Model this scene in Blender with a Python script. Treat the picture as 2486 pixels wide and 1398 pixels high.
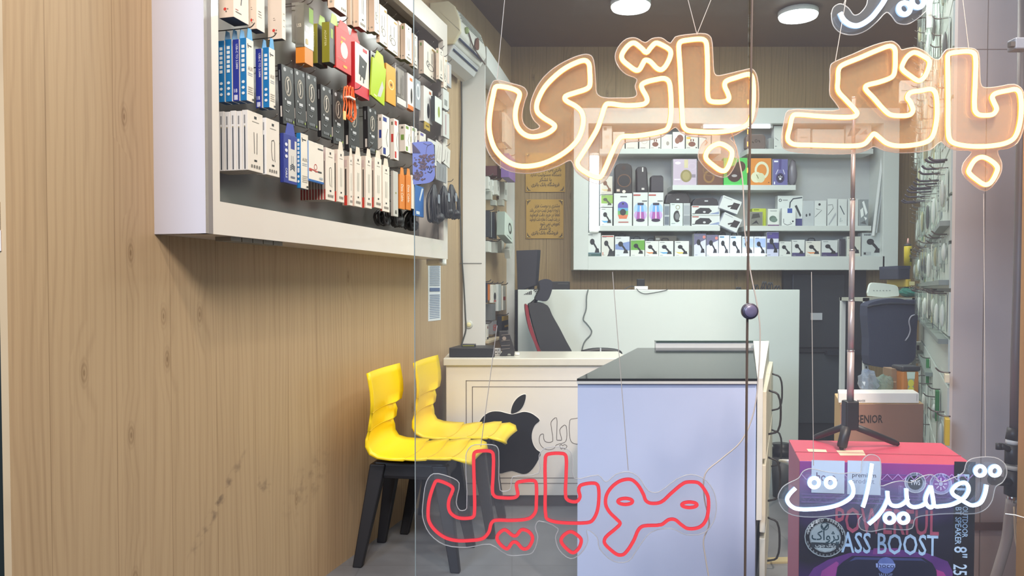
import bpy, bmesh, math, random, unicodedata
from mathutils import Vector, geometry
for o in list(bpy.data.objects): bpy.data.objects.remove(o)
random.seed(7)
sc = bpy.context.scene
COL = sc.collection
# ---------------------------------------------------------------- camera
F = 1850.0; W0 = 2486.0; H0 = 1398.0; CX = 1243.0; CY = 748.0
TH = math.radians(1.5); EYE = 1.1
cam = bpy.data.cameras.new('camera'); cam_o = bpy.data.objects.new('camera', cam); COL.objects.link(cam_o)
cam.sensor_fit = 'HORIZONTAL'; cam.sensor_width = 36.0; cam.lens = F / W0 * 36.0
cam.shift_y = (CY - H0 / 2) / W0
cam_o.location = (0, 0, EYE); cam_o.rotation_euler = (math.pi / 2 - TH, 0, 0)
cam.clip_start = 0.05; sc.camera = cam_o
# ---------------------------------------------------------------- world, lights, exposure
wd = bpy.data.worlds.new('world'); sc.world = wd; wd.use_nodes = True
wd.node_tree.nodes['Background'].inputs[0].default_value = (0.50, 0.57, 0.72, 1)
wd.node_tree.nodes['Background'].inputs[1].default_value = 0.12
sc.view_settings.view_transform = 'Standard'; sc.view_settings.look = 'None'
sc.view_settings.exposure = -0.14; sc.view_settings.gamma = 1.0; sc.view_settings.use_curve_mapping = False
sc.cycles.use_denoising = True; sc.cycles.transparent_max_bounces = 24; sc.cycles.max_bounces = 10
sc.cycles.caustics_reflective = False; sc.cycles.caustics_refractive = False

def area_light(name, loc, target, sx, sy, power, color, spread=180):
    l = bpy.data.lights.new(name, 'AREA'); l.shape = 'RECTANGLE'; l.size = sx; l.size_y = sy
    l.energy = power; l.color = color; l.spread = math.radians(spread)
    o = bpy.data.objects.new(name, l); COL.objects.link(o); o.location = loc
    d = Vector(target) - Vector(loc); o.rotation_euler = d.to_track_quat('-Z', 'Y').to_euler()
    return o
# street side: canopy spot over the entrance and the wide bluish light of the street, plus two added fills
area_light('canopy_and_fill_light', (-0.15, 0.60, 3.25), (-0.75, 2.2, 0.9), 0.12, 0.12, 24, (1.0, 0.88, 0.74))
area_light('street_and_fill_light', (-2.3, -1.8, 2.7), (0.8, 2.6, 0.6), 1.5, 1.3, 215, (0.58, 0.75, 1.0))
area_light('street_and_fill_light', (0.3, -1.2, 3.6), (1.3, 2.4, 1.0), 1.4, 0.8, 215, (1.0, 0.90, 0.84))  # added warm fill for the white pillar, not a lamp of the street
area_light('canopy_and_fill_light', (1.05, 0.65, 3.25), (1.42, 2.3, 1.3), 0.12, 0.12, 34, (1.0, 0.76, 0.60), 70)  # added spot that warms and brightens the pillar, no second canopy lamp known
# shop ceiling panels
area_light('ceiling_light', (0.45, 3.0, 2.80), (0.45, 3.0, 0), 0.9, 0.5, 26, (1.0, 0.96, 0.88))
area_light('ceiling_light', (0.95, 4.35, 2.72), (0.95, 4.35, 0), 1.2, 0.4, 28, (0.93, 1.0, 0.95))
area_light('ceiling_light', (1.5, 3.6, 2.78), (1.5, 3.6, 0), 0.5, 0.5, 26, (0.93, 1.0, 0.95))

# ---------------------------------------------------------------- helpers
CT, ST = math.cos(TH), math.sin(TH)
def ray(px, py):
    a = (px - CX) / F; b = -(py - CY) / F
    return Vector((a, CT + b * ST, b * CT - ST))
ORI = Vector((0, 0, EYE))
def P(px, py, Y):
    d = ray(px, py); return ORI + d * (Y / d.y)
def hit(px, py, p0, n):
    d = ray(px, py); return ORI + d * ((p0 - ORI).dot(n) / d.dot(n))
def floor_pt(px, py, z=0.0):
    d = ray(px, py); return ORI + d * ((z - EYE) / d.z)
ZV = Vector((0, 0, 1))
# left wall frame: u runs along the wall into the shop, n points into the room
LU = Vector((0.2595, 0.9657, 0)); LN = Vector((0.9657, -0.2595, 0)); L0 = Vector((-1.49, 0, 0))
def LW(u, n, z): return L0 + LU * u + LN * n + ZV * z
def lw(px, py, n):
    p = hit(px, py, L0 + LN * n, LN) - L0
    return p.dot(LU), p.z
# right slat wall frame
RU = Vector((0.498, 1, 0)).normalized(); RN = Vector((-RU.y, RU.x, 0)); R0 = Vector((0.20, 0, 0))
def RW(u, n, z): return R0 + RU * u + RN * n + ZV * z
def rw(px, py, n):
    p = hit(px, py, R0 + RN * n, RN) - R0
    return p.dot(RU), p.z

def lin(h):
    h = h.lstrip('#'); h = ''.join(q * 2 for q in h) if len(h) == 3 else h; c = [int(h[i:i + 2], 16) / 255 for i in (0, 2, 4)]
    return tuple(x / 12.92 if x <= 0.04045 else ((x + 0.055) / 1.055) ** 2.4 for x in c) + (1,)
MATS = {}
def mat(h, rough=0.5, metal=0.0, emit=0.0, alpha=1.0, var=0.06, coat=0.0, bump=0.0):
    """A principled material of one colour with a little procedural mottling."""
    key = (h, rough, metal, emit, alpha, var, coat, bump)
    if key in MATS: return MATS[key]
    m = bpy.data.materials.new('paint_' + h.lstrip('#')); m.use_nodes = True
    nt = m.node_tree; b = nt.nodes['Principled BSDF']; c = lin(h)
    b.inputs['Roughness'].default_value = rough; b.inputs['Metallic'].default_value = metal
    b.inputs['Coat Weight'].default_value = coat
    nz = nt.nodes.new('ShaderNodeTexNoise'); nz.inputs['Scale'].default_value = 14; nz.inputs['Detail'].default_value = 4
    geo = nt.nodes.new('ShaderNodeNewGeometry'); nt.links.new(geo.outputs['Position'], nz.inputs['Vector'])
    mx = nt.nodes.new('ShaderNodeMix'); mx.data_type = 'RGBA'
    mx.inputs[6].default_value = tuple(x * (1 - var) for x in c[:3]) + (1,)
    mx.inputs[7].default_value = tuple(min(1, x * (1 + var)) for x in c[:3]) + (1,)
    nt.links.new(nz.outputs['Fac'], mx.inputs[0]); nt.links.new(mx.outputs[2], b.inputs['Base Color'])
    if bump:
        bp = nt.nodes.new('ShaderNodeBump'); bp.inputs['Strength'].default_value = bump
        n2 = nt.nodes.new('ShaderNodeTexNoise'); n2.inputs['Scale'].default_value = 120
        nt.links.new(geo.outputs['Position'], n2.inputs['Vector'])
        nt.links.new(n2.outputs['Fac'], bp.inputs['Height']); nt.links.new(bp.outputs['Normal'], b.inputs['Normal'])
    if emit:
        b.inputs['Emission Color'].default_value = c; b.inputs['Emission Strength'].default_value = emit
    if alpha < 1: b.inputs['Alpha'].default_value = alpha
    MATS[key] = m; return m

def clear_mat(name, tint, opacity, gloss_rough=0.05, haze=(1, 1, 1, 1)):
    """See-through plastic or glass: transparent body, a little haze, a Fresnel gloss."""
    if name in MATS: return MATS[name]
    m = bpy.data.materials.new(name); m.use_nodes = True; nt = m.node_tree; nt.nodes.clear()
    out = nt.nodes.new('ShaderNodeOutputMaterial'); tr = nt.nodes.new('ShaderNodeBsdfTransparent'); tr.inputs[0].default_value = tint
    df = nt.nodes.new('ShaderNodeBsdfDiffuse'); df.inputs[0].default_value = haze
    tl = nt.nodes.new('ShaderNodeBsdfTranslucent'); tl.inputs[0].default_value = haze
    ad = nt.nodes.new('ShaderNodeMixShader'); ad.inputs[0].default_value = 0.5
    nt.links.new(df.outputs[0], ad.inputs[1]); nt.links.new(tl.outputs[0], ad.inputs[2])
    m1 = nt.nodes.new('ShaderNodeMixShader'); m1.inputs[0].default_value = opacity
    nt.links.new(tr.outputs[0], m1.inputs[1]); nt.links.new(ad.outputs[0], m1.inputs[2])
    gl = nt.nodes.new('ShaderNodeBsdfGlossy'); gl.inputs['Roughness'].default_value = gloss_rough
    fr = nt.nodes.new('ShaderNodeFresnel'); ge = nt.nodes.new('ShaderNodeNewGeometry')
    io = nt.nodes.new('ShaderNodeMix'); io.data_type = 'FLOAT'; io.inputs[2].default_value = 1.45; io.inputs[3].default_value = 1 / 1.45
    nt.links.new(ge.outputs['Backfacing'], io.inputs[0]); nt.links.new(io.outputs[0], fr.inputs[0])
    m2 = nt.nodes.new('ShaderNodeMixShader'); nt.links.new(fr.outputs[0], m2.inputs[0])
    nt.links.new(m1.outputs[0], m2.inputs[1]); nt.links.new(gl.outputs[0], m2.inputs[2])
    nt.links.new(m2.outputs[0], out.inputs[0]); MATS[name] = m; return m

def glow_mat(name, col, strength):
    if name in MATS: return MATS[name]
    m = bpy.data.materials.new(name); m.use_nodes = True; nt = m.node_tree; nt.nodes.clear()
    out = nt.nodes.new('ShaderNodeOutputMaterial'); em = nt.nodes.new('ShaderNodeEmission')
    em.inputs[0].default_value = tuple(col) + (1,); em.inputs[1].default_value = strength
    nt.links.new(em.outputs[0], out.inputs[0]); MATS[name] = m; return m

class MB:
    def __init__(s): s.v = []; s.f = []; s.m = []; s.mats = []
    def mi(s, m):
        if m not in s.mats: s.mats.append(m)
        return s.mats.index(m)
    def face(s, pts, m):
        b = len(s.v); s.v += [Vector(p) for p in pts]; s.f.append(tuple(range(b, b + len(pts)))); s.m.append(s.mi(m))
    def raw(s, vs, fs, m):
        b = len(s.v); s.v += [Vector(p) for p in vs]; k = s.mi(m)
        for f in fs: s.f.append(tuple(b + i for i in f)); s.m.append(k)
    def hexa(s, c, m, faces=None):
        """c: bottom ring of four then top ring of four; faces: optional materials for bottom, top and the four sides"""
        fs = [(3, 2, 1, 0), (4, 5, 6, 7), (0, 1, 5, 4), (1, 2, 6, 5), (2, 3, 7, 6), (3, 0, 4, 7)]
        b = len(s.v); s.v += [Vector(p) for p in c]
        for i, f in enumerate(fs):
            s.f.append(tuple(b + j for j in f)); s.m.append(s.mi(faces[i] if faces and faces[i] else m))
    def box(s, lo, hi, m):
        (a, b, c), (d, e, f) = lo, hi
        s.hexa([(a, b, c), (d, b, c), (d, e, c), (a, e, c), (a, b, f), (d, b, f), (d, e, f), (a, e, f)], m)
    def obox(s, o, ex, ey, ez, m, faces=None):
        s.hexa([o, o + ex, o + ex + ey, o + ey, o + ez, o + ex + ez, o + ex + ey + ez, o + ey + ez], m, faces)
    def prism(s, poly, off, m, side=None):
        n = len(poly); poly = [Vector(p) for p in poly]; off = Vector(off); b = len(s.v)
        s.v += poly + [p + off for p in poly]; k = s.mi(m); k2 = s.mi(side) if side else k
        for tri in geometry.tessellate_polygon([poly]):
            s.f.append(tuple(b + i for i in tri)); s.m.append(k)
            s.f.append(tuple(b + n + i for i in reversed(tri))); s.m.append(k)
        for i in range(n):
            j = (i + 1) % n; s.f.append((b + i, b + j, b + n + j, b + n + i)); s.m.append(k2)
    def tube(s, pts, r, m, closed=False, seg=8, up=None):
        pts = [Vector(p) for p in pts]; n = len(pts)
        if n < 2: return
        rr = r if isinstance(r, (list, tuple)) else [r] * n
        b = len(s.v); k = s.mi(m); prev = None
        for i, p in enumerate(pts):
            if closed: t = pts[(i + 1) % n] - pts[i - 1]
            else: t = pts[min(i + 1, n - 1)] - pts[max(i - 1, 0)]
            if t.length < 1e-9: t = Vector((0, 0, 1))
            t.normalize()
            if prev is None:
                a = Vector(up) if up else (Vector((0, 0, 1)) if abs(t.z) < .9 else Vector((1, 0, 0)))
            else: a = prev
            x = a - t * a.dot(t)
            if x.length < 1e-6: x = t.orthogonal()
            x.normalize(); prev = x; y = t.cross(x)
            for j in range(seg):
                w = 2 * math.pi * j / seg; s.v.append(p + (x * math.cos(w) + y * math.sin(w)) * rr[i])
        for i in range(n if closed else n - 1):
            i2 = (i + 1) % n
            for j in range(seg):
                j2 = (j + 1) % seg; s.f.append((b + i * seg + j, b + i * seg + j2, b + i2 * seg + j2, b + i2 * seg + j)); s.m.append(k)
        if not closed:
            s.f.append(tuple(b + j for j in reversed(range(seg)))); s.m.append(k)
            s.f.append(tuple(b + (n - 1) * seg + j for j in range(seg))); s.m.append(k)
    def lathe(s, o, ax, prof, m, seg=24):
        """prof: (radius, height along ax) pairs"""
        o = Vector(o); ax = Vector(ax).normalized(); x = ax.orthogonal().normalized(); y = ax.cross(x); b = len(s.v); k = s.mi(m)
        for r, h in prof:
            for j in range(seg):
                w = 2 * math.pi * j / seg; s.v.append(o + ax * h + (x * math.cos(w) + y * math.sin(w)) * r)
        for i in range(len(prof) - 1):
            for j in range(seg):
                j2 = (j + 1) % seg; s.f.append((b + i * seg + j, b + i * seg + j2, b + (i + 1) * seg + j2, b + (i + 1) * seg + j)); s.m.append(k)
        s.f.append(tuple(b + j for j in reversed(range(seg)))); s.m.append(k)
        q = b + (len(prof) - 1) * seg; s.f.append(tuple(q + j for j in range(seg))); s.m.append(k)
    def ball(s, o, r, m, seg=12, rings=8, sc=(1, 1, 1), jit=0.0):
        o = Vector(o); b = len(s.v); k = s.mi(m)
        for i in range(rings + 1):
            a = math.pi * i / rings
            for j in range(seg):
                w = 2 * math.pi * j / seg; q = 1 + random.uniform(-jit, jit)
                s.v.append(o + Vector((math.sin(a) * math.cos(w) * sc[0], math.sin(a) * math.sin(w) * sc[1], math.cos(a) * sc[2])) * r * q)
        for i in range(rings):
            for j in range(seg):
                j2 = (j + 1) % seg; s.f.append((b + i * seg + j, b + i * seg + j2, b + (i + 1) * seg + j2, b + (i + 1) * seg + j)); s.m.append(k)
    def build(s, name, parent=None, smooth=False, bevel=0.0, label=None, weld=True, subsurf=0, normals=True):
        me = bpy.data.meshes.new(name); off = parent_loc(parent) if parent else Vector((0, 0, 0))
        me.from_pydata([tuple(v - off) for v in s.v], [], s.f); ob = bpy.data.objects.new(name, me)
        for m in s.mats: me.materials.append(m)
        me.polygons.foreach_set('material_index', s.m)
        bm = bmesh.new(); bm.from_mesh(me)
        if weld: bmesh.ops.remove_doubles(bm, verts=bm.verts, dist=1e-5)
        if normals: bmesh.ops.recalc_face_normals(bm, faces=bm.faces)
        bm.to_mesh(me); bm.free()
        if smooth: me.polygons.foreach_set('use_smooth', [True] * len(me.polygons))
        if bevel:
            md = ob.modifiers.new('bevel', 'BEVEL'); md.width = bevel; md.segments = 2; md.limit_method = 'ANGLE'; md.angle_limit = math.radians(40)
        if subsurf:
            md = ob.modifiers.new('subsurf', 'SUBSURF'); md.levels = subsurf; md.render_levels = subsurf
        COL.objects.link(ob)
        if parent: ob.parent = parent
        if label: ob['label'] = label
        return ob
def parent_loc(p):
    v = Vector((0, 0, 0))
    while p is not None: v = v + p.location; p = p.parent
    return v
def thing(name, label, cat, loc, group=None):
    o = bpy.data.objects.new(name, None); COL.objects.link(o); o.location = loc; o.empty_display_size = 0.05
    o['label'] = label; o['category'] = cat
    if group: o['group'] = group
    return o
def tag(o, label, cat, group=None):
    o['label'] = label; o['category'] = cat
    if group: o['group'] = group
    return o
def structure(o): o['kind'] = 'structure'; return o

def smooth_path(pts, closed=True, n=4):
    pts = [Vector(p) for p in pts]; out = []; N = len(pts)
    for i in range(N if closed else N - 1):
        if closed: a, b, c, d = pts[i - 1], pts[i], pts[(i + 1) % N], pts[(i + 2) % N]
        else: a, b, c, d = pts[max(i - 1, 0)], pts[i], pts[i + 1], pts[min(i + 2, N - 1)]
        L = (c - b).length
        m0 = (c - a); m1 = (d - b)
        la = max((b - a).length, 1e-6); ld = max((d - c).length, 1e-6)
        m0 = m0 * (L / (la + L)) if (la + L) > 0 else m0
        m1 = m1 * (L / (ld + L))
        for k in range(n):
            t = k / n; t2 = t * t; t3 = t2 * t
            out.append(b * (2 * t3 - 3 * t2 + 1) + m0 * (t3 - 2 * t2 + t) + c * (-2 * t3 + 3 * t2) + m1 * (t3 - t2))
    if not closed: out.append(pts[-1])
    return out
# ---- lettering
_forms = {}
for cp in list(range(0xFB50, 0xFDFF)) + list(range(0xFE70, 0xFEFF)):
    d = unicodedata.decomposition(chr(cp)).split()
    if len(d) == 2 and d[0] in ('<isolated>', '<final>', '<initial>', '<medial>'):
        _forms.setdefault(chr(int(d[1], 16)), {})[d[0]] = chr(cp)
def persian(s):
    out = []
    def joins(c): return c in _forms and '<initial>' in _forms[c]
    for i, c in enumerate(s):
        if c not in _forms: out.append(c); continue
        pv = i > 0 and joins(s[i - 1]); nx = joins(c) and i + 1 < len(s) and s[i + 1] in _forms
        k = '<medial>' if pv and nx else '<final>' if pv else '<initial>' if nx else '<isolated>'
        out.append(_forms[c].get(k, _forms[c].get('<isolated>', c)))
    return ''.join(reversed(out))
_txt = {}
def text_geo(s, bold=0.0):
    if (s, bold) in _txt: return _txt[(s, bold)]
    c = bpy.data.curves.new('lettering', 'FONT'); c.body = s; c.resolution_u = 2; c.offset = bold
    o = bpy.data.objects.new('lettering', c); m = o.to_mesh()
    vs = [(v.co.x, v.co.y) for v in m.vertices]; fs = [tuple(p.vertices) for p in m.polygons]
    o.to_mesh_clear(); bpy.data.objects.remove(o); bpy.data.curves.remove(c)
    _txt[(s, bold)] = (vs, fs); return vs, fs
class Fr:
    """A flat face: origin at its lower corner, ex and ey span it, en points outwards."""
    def __init__(s, o, ex, ey): s.o = Vector(o); s.ex = Vector(ex); s.ey = Vector(ey); s.en = s.ex.cross(s.ey).normalized()
    def at(s, x, y, d=0.0): return s.o + s.ex * x + s.ey * y + s.en * d
def art(mb, fr, shapes, d0=0.0004, step=0.00012):
    """Prints shapes given in the face's own 0..1 coordinates."""
    w = fr.ex.length; h = fr.ey.length
    for i, q in enumerate(shapes):
        d = d0 + step * i; k = q[0]; m = q[-1] if not isinstance(q[-1], str) else mat(q[-1], 0.45)
        if k == 'r':
            _, a, b, c, e, _m = q; mb.face([fr.at(a, b, d), fr.at(c, b, d), fr.at(c, e, d), fr.at(a, e, d)], m)
        elif k == 'e':
            _, cx, cy, rx, ry, _m = q; mb.face([fr.at(cx + rx * math.cos(t * math.pi / 8), cy + ry * math.sin(t * math.pi / 8), d) for t in range(16)], m)
        elif k == 'p':
            pts = [fr.at(x, y, d) for x, y in q[1]]; mb.raw(pts, geometry.tessellate_polygon([pts]), m)
        elif k in ('l', 'c'):
            pts = q[1]; r = q[2] * w / 2; P3 = [fr.at(x, y, d) for x, y in pts]; n = len(P3); L = []; R = []
            for j in range(n):
                t = (P3[(j + 1) % n] - P3[j - 1]) if k == 'c' else P3[min(j + 1, n - 1)] - P3[max(j - 1, 0)]
                sd = fr.en.cross(t).normalized() * r; L.append(P3[j] + sd); R.append(P3[j] - sd)
            for j in range(n if k == 'c' else n - 1):
                j2 = (j + 1) % n; mb.face([R[j], R[j2], L[j2], L[j]], m)
        elif k == 'o':
            _, cx, cy, rx, ry, wd_, _m = q; N = 20
            for t in range(N):
                a0, a1 = 2 * math.pi * t / N, 2 * math.pi * (t + 1) / N
                mb.face([fr.at(cx + rx * math.cos(a0), cy + ry * math.sin(a0), d), fr.at(cx + rx * math.cos(a1), cy + ry * math.sin(a1), d),
                         fr.at(cx + rx * wd_ * math.cos(a1), cy + ry * wd_ * math.sin(a1), d), fr.at(cx + rx * wd_ * math.cos(a0), cy + ry * wd_ * math.sin(a0), d)], m)
        elif k == 't':
            # text, x, y of its lower left, height, width (0: natural), rotated quarter turns, colour
            _, s, x, y, hh, ww, rot, _m = q; vs, fs = text_geo(s, 0.012)
            if not vs: continue
            x1 = max(v[0] for v in vs); x0 = min(v[0] for v in vs); nat = (x1 - x0) / 0.70
            pts = []
            for vx, vy in vs:
                a = (vx - x0) / max(x1 - x0, 1e-6); b = vy / 0.70
                if rot == 0:
                    wid = ww if ww else hh * h * nat / w
                    pts.append(fr.at(x + a * wid, y + b * hh, d))
                elif rot == 1:   # reads downwards
                    wid = ww if ww else hh * w * nat / h
                    pts.append(fr.at(x + b * hh, y - a * wid, d))
                else:            # reads upwards
                    wid = ww if ww else hh * w * nat / h
                    pts.append(fr.at(x - b * hh, y + a * wid, d))
            mb.raw(pts, fs, m)
# ---------------------------------------------------------------- surfaces of the room
def wood(name, light, dark, axis, plank, knots=0.5, scuff=None, rough=0.5, linedark=0.55):
    m = bpy.data.materials.new(name); m.use_nodes = True; nt = m.node_tree; L = nt.links.new; b = nt.nodes['Principled BSDF']
    b.inputs['Roughness'].default_value = rough
    def N(t, **k):
        n = nt.nodes.new(t)
        for a, v in k.items(): setattr(n, a, v)
        return n
    def math_(op, a, c=None):
        n = N('ShaderNodeMath', operation=op)
        for i, x in enumerate((a, c)):
            if x is None: continue
            if isinstance(x, (int, float)): n.inputs[i].default_value = x
            else: L(x, n.inputs[i])
        return n.outputs[0]
    geo = N('ShaderNodeNewGeometry'); dt = N('ShaderNodeVectorMath', operation='DOT_PRODUCT'); L(geo.outputs['Position'], dt.inputs[0])
    dt.inputs[1].default_value = axis; s = dt.outputs['Value']
    sep = N('ShaderNodeSeparateXYZ'); L(geo.outputs['Position'], sep.inputs[0]); z = sep.outputs['Z']
    def comb(a, c):
        n = N('ShaderNodeCombineXYZ'); L(a, n.inputs[0]); L(c, n.inputs[1]); return n.outputs[0]
    def noise(v, scale, det=3):
        n = N('ShaderNodeTexNoise'); n.inputs['Scale'].default_value = scale; n.inputs['Detail'].default_value = det; L(v, n.inputs['Vector']); return n.outputs['Fac']
    # knots
    kv = comb(math_('MULTIPLY', s, 7.5), math_('MULTIPLY', z, 3.0)); vo = N('ShaderNodeTexVoronoi'); vo.voronoi_dimensions = '2D'; vo.inputs['Scale'].default_value = 1.0; L(kv, vo.inputs['Vector'])
    pick = N('ShaderNodeSeparateColor'); L(vo.outputs['Color'], pick.inputs[0])
    on = math_('LESS_THAN', pick.outputs[0], knots)
    kd = vo.outputs['Distance']
    knot = math_('MULTIPLY', math_('SUBTRACT', 1.0, math_('MINIMUM', math_('MULTIPLY', kd, 8.0), 1.0)), on)
    bulge = math_('MULTIPLY', math_('SUBTRACT', 1.0, math_('MINIMUM', math_('MULTIPLY', kd, 2.6), 1.0)), on)
    # grain lines: stretched along z, bent round the knots
    wob = noise(comb(math_('MULTIPLY', s, 5.0), math_('MULTIPLY', z, 0.9)), 1.0, 2)
    ph = math_('ADD', math_('MULTIPLY', s, 260.0), math_('ADD', math_('MULTIPLY', wob, 34.0), math_('MULTIPLY', bulge, 9.0)))
    line = math_('POWER', math_('MULTIPLY', math_('ADD', math_('SINE', ph), 1.0), 0.5), 3.0)
    fine = noise(comb(math_('MULTIPLY', s, 160.0), math_('MULTIPLY', z, 2.5)), 1.0, 4)
    band = noise(comb(math_('MULTIPLY', s, 14.0), math_('MULTIPLY', z, 0.35)), 1.0, 3)
    amp = noise(comb(math_('MULTIPLY', s, 9.0), math_('MULTIPLY', z, 1.2)), 1.0, 2)
    g = math_('ADD', math_('MULTIPLY', math_('MULTIPLY', line, amp), 0.34), math_('MULTIPLY', math_('SUBTRACT', fine, 0.42), 0.6))
    g = math_('ADD', g, math_('MULTIPLY', math_('SUBTRACT', band, 0.5), 0.45))
    g = math_('ADD', g, math_('MULTIPLY', math_('MULTIPLY', knot, math_('ADD', 0.75, math_('MULTIPLY', math_('SINE', math_('MULTIPLY', kd, 130.0)), 0.4))), 0.75))
    pl = math_('PINGPONG', s, plank); seam = math_('LESS_THAN', pl, 0.0011)
    g = math_('ADD', g, math_('MULTIPLY', seam, linedark))
    cl = N('ShaderNodeClamp'); L(g, cl.inputs[0])
    mx = N('ShaderNodeMix', data_type='RGBA'); L(cl.outputs[0], mx.inputs[0]); mx.inputs[6].default_value = lin(light); mx.inputs[7].default_value = lin(dark)
    colour = mx.outputs[2]
    for (su, sz, ru, rz, slant, strength) in (scuff or []):
        du = math_('SUBTRACT', s, su); dz = math_('SUBTRACT', math_('SUBTRACT', z, sz), math_('MULTIPLY', du, slant))
        r2 = math_('ADD', math_('POWER', math_('ABSOLUTE', math_('DIVIDE', du, ru)), 2.0), math_('POWER', math_('ABSOLUTE', math_('DIVIDE', dz, rz)), 2.0))
        msk = N('ShaderNodeClamp'); L(math_('SUBTRACT', 1.0, r2), msk.inputs[0])
        sn = noise(comb(math_('MULTIPLY', s, 22.0), math_('MULTIPLY', z, 30.0)), 1.0, 6)
        st = N('ShaderNodeClamp'); L(math_('MULTIPLY', math_('SUBTRACT', sn, 0.48), 5.0), st.inputs[0])
        m2 = N('ShaderNodeMix', data_type='RGBA'); L(math_('MULTIPLY', math_('MULTIPLY', msk.outputs[0], st.outputs[0]), strength), m2.inputs[0])
        L(colour, m2.inputs[6]); m2.inputs[7].default_value = lin('#5a4a40'); colour = m2.outputs[2]
    L(colour, b.inputs['Base Color'])
    bp = N('ShaderNodeBump'); bp.inputs['Strength'].default_value = 0.12; L(cl.outputs[0], bp.inputs['Height']); bp.invert = True; L(bp.outputs['Normal'], b.inputs['Normal'])
    return m
sm1 = lw(290, 1330, 0); sm2 = lw(450, 1260, 0); sm3 = lw(600, 1240, 0)
wall_wood = wood('wall_wood', '#bca27e', '#856a4b', LU, 0.098, 0.24, [(sm1[0], sm1[1], .16, .035, .9, .8), (sm2[0], sm2[1], .05, .03, -.5, .7), (sm3[0], sm3[1], .2, .1, .3, .35)])
back_wood = wood('back_wall_wood', '#9c845c', '#5f4a30', (1, 0, 0), 0.062, 0.2, None, 0.5, 0.75)
side_wood = wood('jamb_wood', '#b98a55', '#7c5832', (1, 0.3, 0), 0.4, 0.1)
white = mat('#d5d6d4', 0.32, coat=0.2, var=0.03)
whitew = mat('#e4e2de', 0.38, var=0.03)
def tiled_floor():
    m = bpy.data.materials.new('floor_tile'); m.use_nodes = True; nt = m.node_tree; b = nt.nodes['Principled BSDF']
    geo = nt.nodes.new('ShaderNodeNewGeometry'); br = nt.nodes.new('ShaderNodeTexBrick'); br.offset = 0.0
    br.inputs['Color1'].default_value = lin('#83868b'); br.inputs['Color2'].default_value = lin('#7d8085'); br.inputs['Mortar'].default_value = lin('#76787c')
    br.inputs['Scale'].default_value = 1.0; br.inputs['Mortar Size'].default_value = 0.003; br.inputs['Brick Width'].default_value = 0.6; br.inputs['Row Height'].default_value = 0.6
    nz = nt.nodes.new('ShaderNodeTexNoise'); nz.inputs['Scale'].default_value = 9; nz.inputs['Detail'].default_value = 6
    nt.links.new(geo.outputs['Position'], br.inputs['Vector']); nt.links.new(geo.outputs['Position'], nz.inputs['Vector'])
    mx = nt.nodes.new('ShaderNodeMix'); mx.data_type = 'RGBA'; mx.blend_type = 'MULTIPLY'; mx.inputs[0].default_value = 0.35
    nt.links.new(br.outputs['Color'], mx.inputs[6]); nt.links.new(nz.outputs['Fac'], mx.inputs[7]); nt.links.new(mx.outputs[2], b.inputs['Base Color'])
    b.inputs['Roughness'].default_value = 0.42
    return m
mb = MB(); mb.box((-1.9, 1.55, -0.12), (3.4, 5.75, 0), tiled_floor()); structure(mb.build('floor'))
mb = MB(); mb.box((-1.9, 1.55, 2.83), (3.4, 5.75, 2.95), mat('#64503f', 0.55, var=0.1)); structure(mb.build('ceiling'))
mb = MB(); mb.obox(LW(1.657, -0.02, -0.05), LU * 4.3, LN * 0.02, ZV * 2.9, wall_wood); structure(mb.build('wall_left'))
mb = MB(); mb.box((-0.6, 5.51, 0), (3.4, 5.65, 2.83), back_wood); structure(mb.build('wall_back'))
mb = MB(); mb.obox(RW(2.61, -0.08, 0), RU * 3.68, RN * 0.08, ZV * 2.83, mat('#cfd2cc', 0.5)); structure(mb.build('wall_right'))
# white pillar panel beside the right wall, with the seam between its two boards and a brown strip low down
pil = mat('#d9cdc8', 0.42, var=0.03)
mb = MB(); xl = P(2316, 700, 2.30).x; mb.box((xl, 2.30, 0), (1.70, 2.316, 2.83), pil); pl_o = structure(mb.build('wall_pillar'))
mb = MB(); q = P(2387, 700, 2.30).x; mb.box((q, 2.2985, 0), (q + .0016, 2.3005, 2.2), mat('#8d8078', .7)); structure(mb.build('trim_1'))
mb = MB(); a = P(2360, 1287, 2.29); c = P(2452, 1270, 2.29); mb.box((a.x, 2.288, a.z), (1.70, 2.30, c.z), mat('#7b5846', .5)); structure(mb.build('trim_2'))
mb = MB(); a = P(2330, 118, 2.29); mb.box((xl, 2.2985, a.z), (1.70, 2.3005, a.z + .002), mat('#a08d84', .7)); structure(mb.build('trim_3'))
# wooden jamb at the far right and the dark metal post of the neighbouring shop front on the left
mb = MB(); mb.box((P(2478, 700, 1.72).x, 1.60, 0), (1.45, 1.72, 2.83), side_wood); structure(mb.build('trim_4'))
mb = MB(); a = P(17, 700, 1.63).x; mb.box((-1.6, 1.62, 0), (a, 1.66, 2.83), mat('#333a38', .35, .6)); structure(mb.build('trim_5'))
mb = MB(); a = P(0, 610, 1.615); c = P(12, 560, 1.615); mb.box((-1.3, 1.60, a.z), (c.x, 1.62, c.z), mat('#dfe0ea', .4)); mb.box((-1.3, 1.60, c.z), (c.x - .002, 1.62, c.z + .06), mat('#8e949a', .4)); structure(mb.build('trim_6'))

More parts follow.
